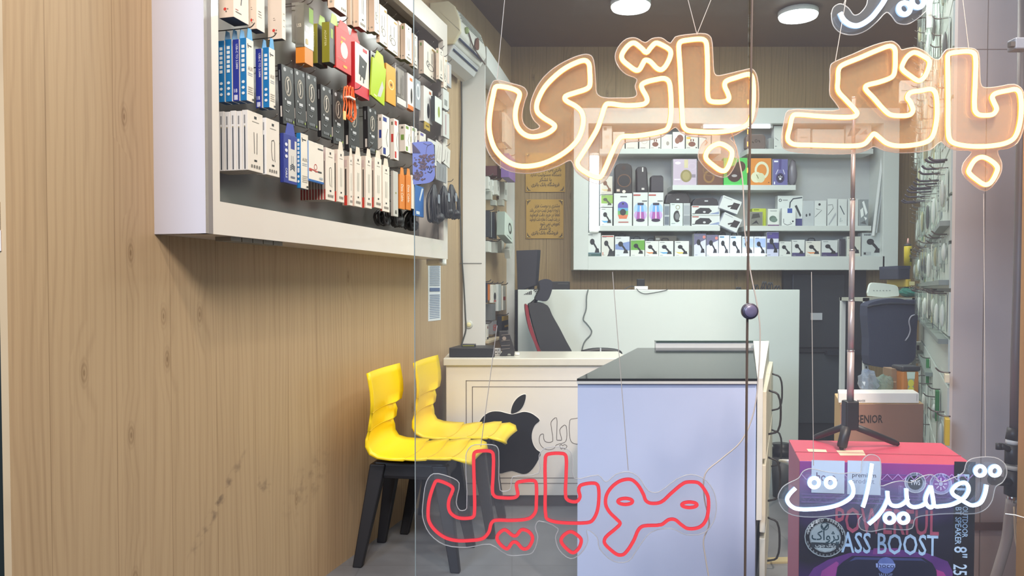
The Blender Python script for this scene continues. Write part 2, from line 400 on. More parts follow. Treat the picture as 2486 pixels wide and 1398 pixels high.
# ---------------------------------------------------------------- window panes at the shop front
GY = 1.60
pane = clear_mat('window_glass', (0.93, 0.945, 0.95, 1), 0.02, 0.0, (.8, .85, 1, 1))
x0 = P(1006, 700, GY).x; xj = P(1816, 700, GY).x
mb = MB(); mb.box((x0, GY, 0.0), (xj - .002, GY + .008, 2.83), pane); w1 = structure(mb.build('window_1'))
mb = MB(); mb.tube([(x0, GY + .004, 0), (x0, GY + .004, 2.83)], .0011, mat('#8f9a98', .2), seg=6); structure(mb.build('trim_7'))
mb = MB(); mb.box((xj + .002, GY, 0.0), (1.30, GY + .008, 2.83), pane); structure(mb.build('window_2'))
mb = MB(); mb.tube([P(1827, -60, GY - .002), P(1815, 700, GY - .002), P(1808, 1470, GY - .002)], .0026, mat('#4b3f38', .5), seg=6); structure(mb.build('trim_8'))
kb = thing('round_knob', 'round black knob fixed on the joint between the two window panes', 'knob', P(1818, 755, GY - .004))
c = P(1818, 755, GY)
mb = MB(); mb.lathe(c, (0, -1, 0), [(.017, 0), (.0175, .006), (.0165, .012), (.015, .014)], mat('#3a3846', .35)); mb.build('knob_cap', kb, True)
mb = MB(); mb.lathe(c + Vector((0, -.014, 0)), (0, -1, 0), [(.0135, 0), (.0125, .0012), (.004, .0018)], mat('#5a566e', .3)); mb.build('cap_face', kb, True, label='paler inset disc')

# ---------------------------------------------------------------- neon signs
def Q(ox, oy, s, pts): return [(ox + x / s, oy + y / s) for x, y in pts]
acrylic_o = clear_mat('acrylic_sheet', (0.97, 0.97, 0.97, 1), 0.17, 0.1, (1, .66, .36, 1))  # orange haze puts the glow of the tubes into the clear acrylic's colour
acrylic_r = clear_mat('acrylic_sheet_thin', (0.97, 0.97, 0.97, 1), 0.03, 0.1)
acrylic_c = clear_mat('acrylic_sheet_cold', (0.97, 0.97, 0.97, 1), 0.05, 0.1, (.8, .9, 1, 1))  # bluish haze tint stands in for the cold tubes' glow
rim_m = clear_mat('acrylic_rim', (0.95, 0.95, 0.95, 1), 0.45, 0.2)
wire_m = mat('#b9aea4', .4)
def neon(name, label, closed, opened, rings, outline, Y, r, core, base, plate, wires, rb=1.12, group=None):
    allp = [p for c in closed + opened for p in c] + [(a[0], a[1]) for a in rings]
    cx = sum(p[0] for p in allp) / len(allp); cy = sum(p[1] for p in allp) / len(allp)
    root = thing(name, label, 'neon sign', P(cx, cy, Y), group)
    def tubes(paths, cl):
        for c in paths:
            pts = smooth_path([P(x, y, Y) for x, y in c], cl, 4)
            mb = MB(); mb.tube(pts, r, core, cl, 8, up=(0, 1, 0)); t = mb.build('light_tube', root, True)
            mb = MB(); mb.tube([p + Vector((0, r * .6, 0)) for p in pts], r * rb, base, cl, 8, up=(0, 1, 0)); mb.build('tube_base', t, True)
    tubes(closed, True); tubes(opened, False)
    tubes([[(x + rx * math.cos(k * math.pi / 8), y + ry * math.sin(k * math.pi / 8)) for k in range(16)] for x, y, rx, ry in rings], True)
    if outline:
        Yp = Y + r * 2.4
        poly = [P(x, y, Yp) for x, y in smooth_path([(x, y, 0) for x, y in outline], True, 3) for x, y in [(x, y)]] if False else [P(v.x, v.y, Yp) for v in smooth_path([(x, y, 0) for x, y in outline], True, 3)]
        mb = MB(); mb.prism(poly, (0, .003, 0), plate); sh = mb.build('backing_sheet', root)
        mb = MB(); mb.tube([p + Vector((0, .0015, 0)) for p in poly], .0012, rim_m, True, 5); mb.build('sheet_rim', sh, True)
    for wv in wires:
        mb = MB(); mb.tube([P(x, y, Y + .012) for x, y in wv], .0009, wire_m, False, 5); mb.build('hanging_wire', root)
    return root
core_o = glow_mat('neon_warm_core', (1.0, .43, .075), 15.0); base_o = glow_mat('neon_warm_base', (1.0, .27, .03), 3.2)
core_r = glow_mat('neon_red_core', (1.0, .045, .06), 1.3); base_r = glow_mat('neon_red_base', (1.0, .02, .08), .75)
core_w = glow_mat('neon_cold_core', (.62, .80, 1.0), 6.0); base_w = glow_mat('neon_cold_base', (.35, .58, 1.0), 1.6)
A = (1160, 60, 3.494)
o1 = Q(*A, [(150,530),(190,522),(300,545),(350,575),(352,610),(330,680),(318,760),(330,850),(370,910),(430,945),(500,948),(580,925),(645,880),(650,850),(560,790),(510,745),(498,700),(510,640),(560,540),(640,450),(740,370),(850,315),(910,303),(942,330),(950,400),(950,515),(920,545),(830,575),(742,608),(745,640),(830,690),(880,740),(895,810),(880,900),(840,985),(760,1065),(650,1135),(540,1180),(420,1200),(320,1190),(230,1145),(150,1060),(110,960),(96,860),(105,740),(130,600)])
o2 = Q(*A, [(1100,670),(1250,685),(1400,675),(1435,650),(1430,610),(1395,545),(1390,510),(1430,485),(1510,465),(1580,455),(1620,480),(1635,560),(1640,680),(1635,800),(1610,880),(1560,905),(1440,930),(1320,945),(1220,950),(1185,985),(1140,1080),(1080,1220),(1040,1290),(1000,1290),(940,1265),(860,1210),(845,1165),(870,1120),(940,1010),(1010,890),(1050,780),(1075,700)])
o3 = Q(*A, [(1220,265),(1240,220),(1290,165),(1330,155),(1390,200),(1430,235),(1470,190),(1510,155),(1560,170),(1630,215),(1635,260),(1600,340),(1560,380),(1520,370),(1460,310),(1420,300),(1400,330),(1370,380),(1340,385),(1280,345),(1230,300)])
o4 = Q(*A, [(1705,180),(1720,145),(1780,130),(1900,122),(1935,145),(1945,220),(1950,400),(1950,590),(1965,640),(2010,655),(2100,650),(2130,625),(2120,580),(2095,520),(2105,480),(2200,445),(2290,420),(2320,430),(2335,480),(2340,600),(2330,740),(2300,830),(2240,870),(2150,895),(2020,910),(1870,905),(1780,895),(1745,860),(1735,780),(1725,560),(1715,350)])
o5 = Q(*A, [(2040,1010),(2090,1020),(2150,1065),(2155,1110),(2130,1190),(2100,1235),(2060,1235),(2000,1195),(1940,1140),(1935,1100),(1970,1045)])
ol = Q(*A, [(70,700),(90,590),(130,480),(180,470),(300,500),(390,530),(420,580),(400,640),(375,760),(390,840),(450,890),(510,880),(525,860),(470,800),(445,720),(460,620),(530,480),(640,370),(780,290),(900,250),(960,260),(985,310),(1000,480),(1010,580),(1060,615),(1200,620),(1320,615),(1350,590),(1335,520),(1350,460),(1260,420),(1190,350),(1165,270),(1190,190),(1260,120),(1340,110),(1420,150),(1480,115),(1560,110),(1630,155),(1655,130),(1680,100),(1800,80),(1930,75),(1980,110),(1995,250),(2005,400),(2030,430),(2100,420),(2250,385),(2330,375),(2370,440),(2385,600),(2370,750),(2330,840),(2200,930),(2140,960),(2190,1020),(2205,1110),(2180,1200),(2120,1285),(2050,1290),(1960,1240),(1880,1150),(1870,1100),(1900,1010),(1940,960),(1800,945),(1720,910),(1680,870),(1640,890),(1560,950),(1400,985),(1250,1000),(1220,1040),(1150,1200),(1090,1310),(1020,1350),(920,1310),(830,1240),(790,1150),(700,1190),(560,1240),(400,1260),(240,1230),(120,1130),(60,980)])
NY = 1.70
neon('neon_sign', 'glowing orange outlined Persian word for battery hanging behind the window, in the middle', [o1, o2, o3, o4, o5], [], [], ol, NY, .0052, core_o, base_o, acrylic_o,
     [[(1228, -30), (1207, 190)], [(1660, -40), (1692, 84)], [(1738, -30), (1692, 84)]])
B = (1880, 0, 2.9125)
p1 = Q(*B, [(145,810),(300,820),(450,828),(560,825),(585,803),(570,775),(500,700),(450,640),(450,560),(455,490),(480,460),(600,410),(740,350),(820,325),(850,345),(855,400),(850,510),(830,545),(740,580),(650,605),(645,630),(700,690),(770,770),(820,810),(900,818),(960,810),(980,780),(960,720),(940,690),(960,655),(1040,640),(1110,630),(1140,660),(1150,760),(1145,860),(1120,960),(1080,1000),(980,1025),(860,1030),(790,1010),(740,970),(705,945),(680,970),(640,1015),(580,1030),(400,1030),(250,1025),(140,1020),(100,995),(95,960),(110,900),(125,830)])
p2 = Q(*B, [(990,370),(1050,395),(1095,430),(1090,480),(1060,545),(1020,570),(960,535),(905,490),(905,460),(940,400)])
p3 = Q(*B, [(1225,420),(1230,385),(1280,370),(1390,365),(1420,395),(1420,560),(1415,770),(1440,808),(1500,815),(1550,805),(1570,770),(1550,720),(1540,685),(1565,660),(1650,640),(1710,632),(1735,660),(1745,750),(1735,870),(1700,970),(1640,1010),(1540,1030),(1430,1035),(1320,1025),(1250,1000),(1230,950),(1228,700)])
p4 = Q(*B, [(1470,1110),(1530,1135),(1575,1180),(1570,1220),(1530,1290),(1490,1305),(1430,1270),(1375,1220),(1380,1190),(1420,1130)])
pol = Q(*B, [(50,980),(70,860),(100,780),(300,780),(460,775),(430,720),(395,670),(395,560),(400,460),(440,430),(560,380),(700,320),(830,290),(880,320),(900,350),(940,342),(1000,335),(1070,365),(1120,410),(1165,420),(1200,370),(1230,345),(1400,340),(1445,370),(1455,500),(1470,610),(1560,615),(1700,595),(1760,640),(1775,760),(1765,900),(1720,1010),(1650,1050),(1580,1065),(1610,1150),(1605,1220),(1550,1310),(1490,1350),(1400,1300),(1330,1220),(1340,1150),(1400,1070),(1280,1060),(1215,1030),(1180,1000),(1100,1060),(900,1080),(780,1065),(705,1035),(660,1060),(560,1085),(300,1085),(120,1070),(60,1040)])
neon('neon_sign', 'glowing orange outlined Persian word for bank, beside the white pillar at the window', [p1, p2, p3, p4], [], [], pol, NY, .0050, core_o, base_o, acrylic_o,
     [[(2057, -20), (2028, 148)], [(2335, -20), (2352, 120)]])
t1 = Q(*B, [(465,90),(490,140),(540,175),(600,178),(680,130),(740,60),(780,0),(820,-90)])
tol = Q(*B, [(405,110),(420,50),(470,25),(525,55),(565,105),(610,90),(655,30),(690,-90),(1130,-90),(1112,30),(1060,90),(1000,140),(940,170),(870,160),(830,110),(795,85),(730,150),(650,215),(560,245),(470,230),(420,180)])
neon('neon_sign', 'cold white handwritten neon lettering cut off by the top edge, above the orange bank sign', [], [t1], [(1880 + 920 / 2.9125, 60 / 2.9125, 14, 14), (1880 + 1015 / 2.9125, 10 / 2.9125, 14, 14)], tol, NY + .035, .0054, core_w, base_w, acrylic_c,
     [[(2058, -20), (2048, 12)]])
R_ = (1000, 1060, 3.271)
r1 = Q(*R_, [(185,360),(210,350),(290,380),(325,410),(315,450),(295,500),(290,560),(310,610),(370,645),(470,645),(495,620),(495,400),(490,160),(500,125),(540,115),(620,115),(645,140),(645,300),(640,440),(660,475),(710,485),(810,485),(840,465),(835,420),(830,380),(850,360),(970,350),(988,380),(988,520),(980,600),(930,650),(800,665),(660,665),(630,690),(610,760),(560,810),(460,825),(350,825),(260,800),(180,740),(135,670),(128,590),(140,490)])
r2 = Q(*R_, [(675,800),(700,760),(740,740),(800,785),(830,785),(870,740),(920,750),(955,790),(955,830),(920,885),(880,890),(830,840),(800,840),(760,890),(730,880),(690,840)])
r3 = Q(*R_, [(1060,170),(1080,140),(1200,135),(1225,160),(1225,300),(1222,480),(1250,510),(1310,515),(1335,480),(1325,420),(1345,385),(1450,370),(1480,395),(1485,500),(1470,600),(1430,670),(1380,685),(1220,685),(1110,670),(1065,640),(1060,400)])
r4 = Q(*R_, [(1260,755),(1310,780),(1345,820),(1330,880),(1290,920),(1260,915),(1200,860),(1185,820),(1210,780)])
r5 = Q(*R_, [(1700,340),(1750,345),(1800,390),(1840,460),(1860,510),(1900,530),(1980,520),(2060,450),(2160,370),(2220,360),(2280,370),(2330,430),(2355,490),(2350,620),(2320,690),(2270,725),(2190,730),(2140,700),(2090,660),(2040,660),(1980,700),(1840,710),(1800,740),(1760,830),(1690,930),(1640,940),(1580,900),(1530,845),(1540,800),(1620,730),(1655,690),(1630,660),(1570,600),(1540,540),(1545,470),(1580,410),(1640,360)])
rol = Q(*R_, [(85,640),(90,500),(115,360),(170,295),(300,320),(375,370),(352,520),(380,585),(435,570),(428,150),(470,75),(560,62),(665,72),(690,120),(700,425),(780,420),(800,320),(1005,290),(1010,150),(1060,90),(1220,90),(1275,150),(1290,330),(1480,305),(1540,360),(1620,300),(1720,280),(1800,320),(1880,430),(1960,440),(2100,340),(2220,300),(2340,350),(2410,470),(2410,640),(2330,760),(2180,780),(2060,730),(1900,760),(1800,880),(1720,990),(1600,990),(1490,890),(1470,800),(1390,740),(1400,830),(1340,930),(1260,970),(1170,900),(1140,800),(1160,730),(1010,670),(980,720),(1000,800),(960,920),(880,940),(760,940),(620,855),(440,880),(260,860),(140,770)])
def el(cx, cy, a, b, n=12): return Q(*R_, [(cx + a * math.cos(2 * math.pi * k / n), cy + b * math.sin(2 * math.pi * k / n)) for k in range(n)])
neon('neon_sign', 'red outlined Persian word for mobile hanging low in front of the counter', [r1, r2, r3, r4, r5, el(1695, 515, 58, 24), el(2205, 542, 60, 22)], [], [], rol, NY, .0036, core_r, base_r, acrylic_r,
     [[(1487, 660), (1525, 1141)], [(1207, 790), (1167, 1084)]], rb=1.1)
Wq = (1880, 1020, 3.698)
w_ = [[(190,610),(140,660),(115,710),(140,760),(200,795),(330,800),(480,785),(600,750),(690,690),(710,640),(700,580),(680,545)],
      [(875,390),(860,500),(820,700),(795,780)],
      [(1905,580),(1890,660),(1850,740),(1780,765),(1720,740),(1660,700),(1610,670),(1595,630),(1640,580),(1710,560),(1740,590),(1740,640),(1700,700),(1600,755),(1500,772),(1440,770),(1425,700),(1405,590)],
      [(1405,590),(1362,680),(1360,740),(1400,785),(1430,765)], [(1362,740),(1320,768),(1250,780),(1205,755),(1190,700),(1185,615)], [(1200,700),(1170,740),(1110,770),(1050,760),(1022,710),(1015,638)], [(1020,700),(980,790),(920,870),(848,932)]]
wol = Q(*Wq, [(35,700),(70,610),(130,565),(220,520),(260,460),(330,435),(450,460),(600,480),(700,470),(775,470),(790,370),(840,315),(900,312),(950,350),(960,480),(955,590),(1060,560),(1150,545),(1230,560),(1320,510),(1420,490),(1500,555),(1600,520),(1700,470),(1730,380),(1800,340),(1980,335),(2070,390),(2090,480),(2050,560),(1990,600),(1960,720),(1900,800),(1800,840),(1600,840),(1420,850),(1270,880),(1240,970),(1140,985),(1000,975),(880,1000),(780,980),(755,900),(790,850),(600,850),(400,870),(200,860),(90,810)])
neon('neon_sign', 'white handwritten Persian word for repairs glowing in front of the speaker carton', [], [Q(*Wq, c) for c in w_],
     [(1880 + x / 3.698, 1020 + y / 3.698, 11.5, 11.5) for x, y in ((358, 560), (503, 560), (1848, 455), (1980, 455), (1035, 880), (1160, 880))], wol, NY, .0042, core_w, base_w, acrylic_c,
     [[(1970, 660), (1975, 1130)], [(2388, 470), (2392, 1108)]])
# supply cable of the orange sign falling down beside the pane joint
mb = MB(); pts = [(1776, 322), (1790, 370), (1803, 440), (1808, 560), (1822, 660), (1838, 740), (1845, 800), (1842, 900), (1830, 1000), (1800, 1070), (1750, 1115), (1712, 1150), (1710, 1210), (1722, 1270), (1708, 1310), (1712, 1350), (1724, 1420)]
mb.tube(smooth_path([P(x, y, NY + .02) for x, y in pts], False, 4), .0016, mat('#c9b9ab', .5), False, 6)
tag(mb.build('sign_cable', None, True), 'thin pale cable falling from the orange battery sign past the red sign', 'cable')
# ---------------------------------------------------------------- the big furniture
blk = mat('#1d1c1e', 0.45); blk2 = mat('#2a2a2c', 0.6); steel = mat('#b9bcbe', 0.25, 1.0); dk = mat('#3b3a3a', .5)
wire_k = mat('#2c2b2b', .4); cream = mat('#e6ded0', .45); paper = mat('#efeee9', .6)
def V2(p, z): return Vector((p[0], p[1], z))
# front counter with dark glass top
fl, fr_, bl, br_ = (.2266, 2.62), (.843, 2.62), (.657, 3.96), (1.330, 3.96)
ct = thing('sales_counter', 'pale blue-white counter with dark glass top standing across the shop front', 'counter', (.75, 3.2, 0))
blue_white = mat('#b5c2e0', .42, var=.02)  # white board, the blue cast of the street light is put into its paint
mb = MB(); mb.hexa([V2(q, .0) for q in (fl, fr_, br_, bl)] + [V2(q, .772) for q in (fl, fr_, br_, bl)], blue_white); mb.build('counter_body', ct)
tb = mat('#0c0f0e', .07); tb.node_tree.nodes['Principled BSDF'].inputs['Specular IOR Level'].default_value = 0.03
mb = MB(); e = .004
g4 = [(fl[0] - e, fl[1] - .012), (fr_[0] - .002, fr_[1] - .012), (1.262, 3.96), (bl[0] - e, 3.96)]
mb.hexa([V2(q, .781) for q in g4] + [V2(q, .790) for q in g4], tb); mb.build('glass_top', ct, bevel=.001)
mb = MB(); mb.hexa([V2(q, .772) for q in g4] + [V2(q, .781) for q in g4], mat('#c9ccc9', .4)); mb.build('edge_strip', ct)
mb = MB(); r4 = [(.843, 2.61), (.862, 2.61), (1.345, 3.98), (1.262, 3.98)]
mb.hexa([V2(q, .30) for q in r4] + [V2(q, z) for q, z in zip(r4, (.79, .79, .825, .825))], mat('#dcdcd2', .4)); mb.build('raised_side_panel', ct)
sd = (Vector((br_[0], br_[1], 0)) - Vector((fr_[0], fr_[1], 0))).normalized(); sn = Vector((sd.y, -sd.x, 0))
so = Vector((fr_[0], fr_[1], 0)) + sn * .012
for k, (u0, u1, z0, z1) in enumerate([(.05, .62, .50, .74), (.66, 1.2, .50, .74), (.05, .62, .24, .48), (.66, 1.2, .24, .48), (.05, .62, .03, .22)]):
    mb = MB(); mb.obox(so + sd * u0 + ZV * z0, sd * (u1 - u0), sn * .02, ZV * (z1 - z0), mat('#dedccb', .4)); d = mb.build('drawer', ct, bevel=.003)
    m0 = so + sd * (u0 + .3) + sn * .02; zc = (z0 + z1) / 2; mb = MB()
    mb.tube(smooth_path([m0 + ZV * (zc - .085), m0 + sn * .035 + ZV * (zc - .07), m0 + sn * .045 + ZV * zc, m0 + sn * .035 + ZV * (zc + .07), m0 + ZV * (zc + .085)], False, 3), .004, blk, False, 6); mb.build('handle', d, True)
bp = thing('glass_topped_cabinet', 'slim white panel cabinet with green glass edge just behind the dark counter top', 'cabinet', (1.1, 4.1, 0))
a = P(1592, 842, 4.02); c = P(1857, 842, 4.02)
mb = MB(); mb.box((a.x, 4.02, 0), (c.x, 4.055, .815), white); mb.build('cabinet_body', bp)
mb = MB(); mb.box((a.x, 4.01, .815), (c.x + .005, 4.06, .823), mat('#31453f', .1)); mb.build('glass_top', bp)
# desk with the emblem
dY = 3.80
dx0, dx1 = P(1083, 900, dY).x, .565
dk_t = thing('service_desk', 'white panelled desk with routed frames and a black apple emblem on its front', 'desk', ((dx0 + dx1) / 2, dY, 0))
deskw = mat('#dfd9cf', .4, var=.02)
wx = lambda y: -1.49 + .2687 * y + .02
mb = MB(); mb.hexa([(x, y, z) for z in (.06, .715) for x, y in ((dx0, dY), (dx1, dY), (dx1, 4.15), (wx(4.15), 4.15))], deskw); mb.build('desk_body', dk_t, bevel=.003)
mb = MB(); mb.box((dx0 + .1, dY + .03, 0), (dx1 - .02, 4.1, .06), mat('#3a3638', .5)); mb.build('plinth', dk_t)
mb = MB(); mb.hexa([(x, y, z) for z in (.715, .752) for x, y in ((dx0 - .012, dY - .02), (dx1 + .02, dY - .02), (dx1 + .02, 4.2), (wx(4.2), 4.2))], mat('#d3cfc2', .35, coat=.2)); mb.build('desk_top', dk_t, bevel=.004)
gm = mat('#6b625c', .6)
def groove(x0, y0, x1, y1, wd=1.6):
    mb = MB(); p = [P(x0, y0, dY), P(x1, y0, dY), P(x1, y1, dY), P(x0, y1, dY)]; h = wd / 2 * dY / F
    for i in range(4):
        q, r = p[i], p[(i + 1) % 4]; mb.box((min(q.x, r.x) - h, dY - .0012, min(q.z, r.z) - h), (max(q.x, r.x) + h, dY + .001, max(q.z, r.z) + h), gm)
    return mb.build('routed_groove', dk_t)
groove(1132, 924, 1500, 1173); groove(1147, 939, 1488, 1160)
AP = (820, 840, 2.505)
body = [(1060,415),(1095,408),(1130,400),(1165,405),(1195,420),(1228,452),(1200,480),(1183,520),(1180,560),(1190,600),(1210,630),(1235,650),(1218,695),(1190,740),(1160,770),(1130,779),(1095,770),(1060,760),(1025,766),(990,775),(955,768),(925,742),(895,700),(870,650),(855,595),(848,540),(852,490),(868,450),(900,415),(940,398),(985,398),(1025,408)]
leaf = [(1055,412),(1057,375),(1075,335),(1105,305),(1142,293),(1142,325),(1125,370),(1098,398)]
emb = mat('#141214', .4)
for nm, pp in (('emblem_fruit', body), ('emblem_leaf', leaf)):
    P3 = [P(x, y, dY - .003) for x, y in Q(*AP, pp)]; cc = sum(P3, Vector()) / len(P3)
    pts = smooth_path(P3, True, 3)
    mb = MB(); mb.prism(pts, (0, .003, 0), emb); e_ = mb.build(nm, dk_t, label='flat black emblem piece')
    mb = MB(); mb.tube([p + Vector((0, .002, 0)) for p in pts], .0022, mat('#f2efe9', .5), True, 5); mb.build('emblem_rim', e_, label='white outline')
# routed outline lettering right of the emblem
l1 = [(1232,540),(1250,535),(1252,560),(1262,580),(1290,585),(1308,575),(1300,500),(1298,460),(1330,435),(1332,520),(1332,570),(1345,572),(1362,570),(1350,510),(1378,480),(1390,490),(1392,560),(1380,585),(1330,600),(1315,622),(1275,630),(1240,610),(1225,575)]
l2 = [(1412,450),(1446,440),(1480,440),(1480,590),(1430,590),(1412,560)]
for pp in (l1, l2, [(1350,605),(1360,598),(1368,606),(1378,598),(1394,608),(1380,626),(1370,616),(1360,626)]):
    mb = MB(); mb.tube(smooth_path([P(x, y, dY) for x, y in Q(*AP, pp)], True, 3), .0018, gm, True, 5); mb.build('routed_letter', dk_t)
# long back counter
bY = 4.90
bc = thing('back_counter', 'long white board-fronted counter at chest height below the wall display', 'counter', (.9, bY, 0))
a = P(1257, 703, bY); c = P(1942, 709, bY); bz = a.z
mb = MB(); mb.box((a.x, bY, 0), (c.x, bY + .03, bz), mat('#d2d9d3', .4, var=.02)); mb.build('front_board', bc, bevel=.004)
mb = MB(); mb.box((a.x + .02, bY + .03, bz - .06), (c.x - .02, bY + .40, bz - .03), white); mb.build('worktop', bc)
for xx in (a.x + .02, c.x - .05):
    mb = MB(); mb.box((xx, bY + .03, 0), (xx + .03, bY + .38, bz - .06), white); mb.build('side_panel', bc)
mb = MB(); s0 = P(1272, 715, bY - .001); k = bY / F
for i in range(5): x = s0.x + (i * 4) * k; mb.box((x, bY - .0015, s0.z), (x + 3 * k, bY, s0.z + (1.5 + i * 2) * k), dk)
for r in (4, 8, 12):
    cc = s0 + Vector((32 * k, 0, 1 * k)); mb.tube([cc + Vector((math.cos(t) * r * k, 0, math.sin(t) * r * k)) for t in [math.pi * (.25 + .5 * j / 6) for j in range(7)]], .003, dk, False, 4)
art(mb, Fr(s0 + Vector((42 * k, 0, 0)), (18 * k, 0, 0), (0, 0, 10 * k)), [('t', persian('۱۲'), 0, 0, .8, 0.9, 0, '#3b3a3a')])
mb.build('printed_icons', bc, normals=False)
mb = MB(); mb.tube(smooth_path([P(x, y, bY - .012) for x, y in [(1428, 702), (1424, 720), (1423, 750), (1416, 775), (1424, 785), (1436, 802), (1434, 812), (1420, 828), (1414, 845), (1414, 862), (1425, 900)]], False, 4), .004, mat('#6d7472', .5), False, 6)
tag(mb.build('power_cable', None, True), 'grey cord wriggling down the front of the long back counter', 'cord')
# things on the back counter
rt = thing('router', 'small white box lying on the edge of the long back counter', 'router', P(1555, 703, bY + .05))
a = P(1540, 706, bY + .02); mb = MB(); mb.box((a.x, bY + .002, bz + .001), (a.x + .085, bY + .028, bz + .022), paper); mb.build('adapter_body', rt, bevel=.003)
mb = MB(); mb.tube(smooth_path([P(x, y, bY - .004) for x, y in [(1545, 700), (1552, 708), (1565, 713), (1590, 710), (1618, 704), (1622, 700)]], False, 3), .002, dk, False, 5); mb.build('adapter_lead', rt, True)
sk = thing('power_plug', 'black plug block standing upright behind the small white box', 'plug', P(1555, 690, bY + .15))
a = P(1546, 699, bY + .14); c = P(1564, 677, bY + .14); mb = MB(); mb.box((a.x, bY + .12, bz - .0285), (c.x, bY + .15, c.z), blk); mb.build('plug_body', sk, bevel=.003)
mb = MB(); mb.tube(smooth_path([P(1548, 696, bY + .13), P(1530, 695, bY + .12), P(1515, 703, bY + .1), P(1508, 708, bY + .1)], False, 3), .003, dk, False, 5); mb.build('plug_lead', sk, True)
for i, (x0, x1, y0) in enumerate([(1787, 1799, 697), (1827, 1841, 690), (1850, 1861, 682), (1864, 1876, 684), (1880, 1894, 693)]):
    gl = thing('reading_glasses', ['dark folded spectacles at the start of the row on the back counter', 'dark folded spectacles, second in the row on the back counter', 'upright looped spectacles in the middle of the row on the back counter', 'upright looped spectacles, fourth in the row on the back counter', 'low dark spectacles at the far end of the row on the back counter'][i], 'glasses', P((x0 + x1) / 2, 706, bY + .1), 'spectacles on the back counter')
    w = (x1 - x0) / 2; zb_ = bz - .028; zt_ = P(0, y0, bY + .1).z
    for sgn in (0, 1):
        mb = MB(); xm = P(x0 + w * (.5 + sgn), 700, bY + .1).x; mb.tube([(xm + w * .5 * bY / F * math.cos(t * .628), bY + .1, (zb_ + zt_) / 2 + (zt_ - zb_) / 2 * math.sin(t * .628)) for t in range(10)], .004, wire_k, True, 5); mb.build('spectacle_rim', gl, True)
        mb = MB(); mb.tube([(xm, bY + .1, zt_ - .01), (xm + .004, bY + .2, zb_ + .004)], .003, wire_k, False, 5); mb.build('temple', gl, True)
mo = thing('computer_monitor', 'black monitor seen from behind at the end of the back counter', 'monitor', P(1275, 700, bY + .12))
pts = [P(x, y, bY + .10) for x, y in [(1256, 704), (1253, 608), (1306, 606), (1300, 692), (1268, 703)]]
mb = MB(); mb.prism(pts, (0.02, .03, 0), mat('#24222a', .5)); mb.build('screen_back', mo, bevel=.003)
mb = MB(); a = P(1290, 692, bY + .14); mb.box((a.x - .02, bY + .131, bz - .0285), (a.x + .02, bY + .15, a.z + .03), blk); mb.build('stand', mo)
a = P(1305, 703, bY + .2); c = P(1383, 683, bY + .2); th = thing('black_tray', 'flat black box on the back counter behind the headrest', 'box', P(1344, 703, bY + .2))
mb = MB(); mb.box((a.x, bY + .18, bz - .0285), (c.x, bY + .32, c.z), blk); mb.build('tray_body', th, bevel=.004)
mb = MB(); mb.box((c.x - .08, bY + .178, c.z - .02), (c.x - .01, bY + .18, c.z - .012), dk); mb.build('tray_slot', th)
# tall black strip put in to darken the gap beside the white rack
mb = MB(); a = P(1250, 860, 5.3); c = P(1262, 700, 5.3); mb.box((P(1250, 700, 5.2).x, 5.2, 0), (P(1262, 700, 5.2).x, 5.3, 1.09), blk); cb = mb.build('gap_strip', None, bevel=.004)
tag(cb, 'tall narrow black strip filling the gap between white rack and back counter', 'computer')
# office chair
oY = 4.58
oc = thing('office_chair', 'black office chair with red back edge leaning behind the white desk', 'chair', (P(1345, 800, oY).x, oY, 0))
def slab(pts, y0, y1, m, nm, par, **k):
    mb = MB(); p = smooth_path([P(x, y, y0) for x, y in pts], True, 3); mb.prism(p, (0, y1 - y0, 0), m); return mb.build(nm, par, bevel=.012, **k)
slab([(1284,742),(1292,737),(1312,736),(1330,742),(1341,765),(1358,795),(1375,828),(1392,860),(1396,880),(1340,880),(1318,860),(1300,810),(1289,770)], oY - .19, oY + .21, mat('#303033', .7, bump=.2), 'backrest', oc)
slab([(1275,742),(1281,741),(1287,775),(1299,815),(1316,858),(1326,880),(1316,880),(1302,845),(1286,805),(1278,770)], oY - .18, oY + .20, mat('#8d2430', .5), 'back_shell', oc, label='red shell edge')
slab([(1309,685),(1318,678),(1332,678),(1341,684),(1341,700),(1334,722),(1326,731),(1312,730),(1300,727),(1306,712),(1311,700)], oY - .13, oY + .15, mat('#2b2c36', .7, bump=.2), 'headrest', oc)
mb = MB(); mb.tube([P(1303, 727, oY), P(1290, 738, oY), P(1285, 748, oY)], .012, blk, False, 8); mb.build('headrest_bracket', oc, True)
mb = MB(); mb.ball((P(1400, 900, oY).x, oY, .47), .22, mat('#303033', .7), 20, 10, (1, 1, .2)); mb.build('seat', oc, True)
mb = MB(); mb.tube(smooth_path([P(x, y, oY - .24) for x, y in [(1412, 857), (1440, 851), (1475, 851), (1500, 855), (1508, 862)]], False, 3), [.016] * 12 + [.01], blk, False, 8); mb.build('armrest', oc, True)
mb = MB(); a = P(1457, 851, oY - .24); mb.box((a.x - .004, oY - .262, a.z - .018), (a.x + .004, oY - .24, a.z + .016), mat('#c9ccd0', .3)); mb.build('armrest_clip', oc, label='pale clip')
mb = MB(); mb.tube([P(1450, 858, oY - .24), (P(1440, 900, oY).x, oY - .22, .45)], .015, blk, False, 8); mb.build('arm_post', oc, True)
cxs = P(1400, 900, oY).x
mb = MB(); mb.tube([(cxs, oY, .05), (cxs, oY, .43)], .03, blk, False, 10); mb.build('gas_lift', oc, True)
for k in range(5):
    w = k * 1.2566 + .4; mb = MB(); mb.tube([(cxs, oY, .08), (cxs + .27 * math.cos(w), oY + .27 * math.sin(w), .05)], [.025, .015], blk, False, 6); lg = mb.build('leg', oc, True)
    mb = MB(); mb.ball((cxs + .27 * math.cos(w), oY + .27 * math.sin(w), .028), .028, blk2, 8, 6); mb.build('caster', lg, True)

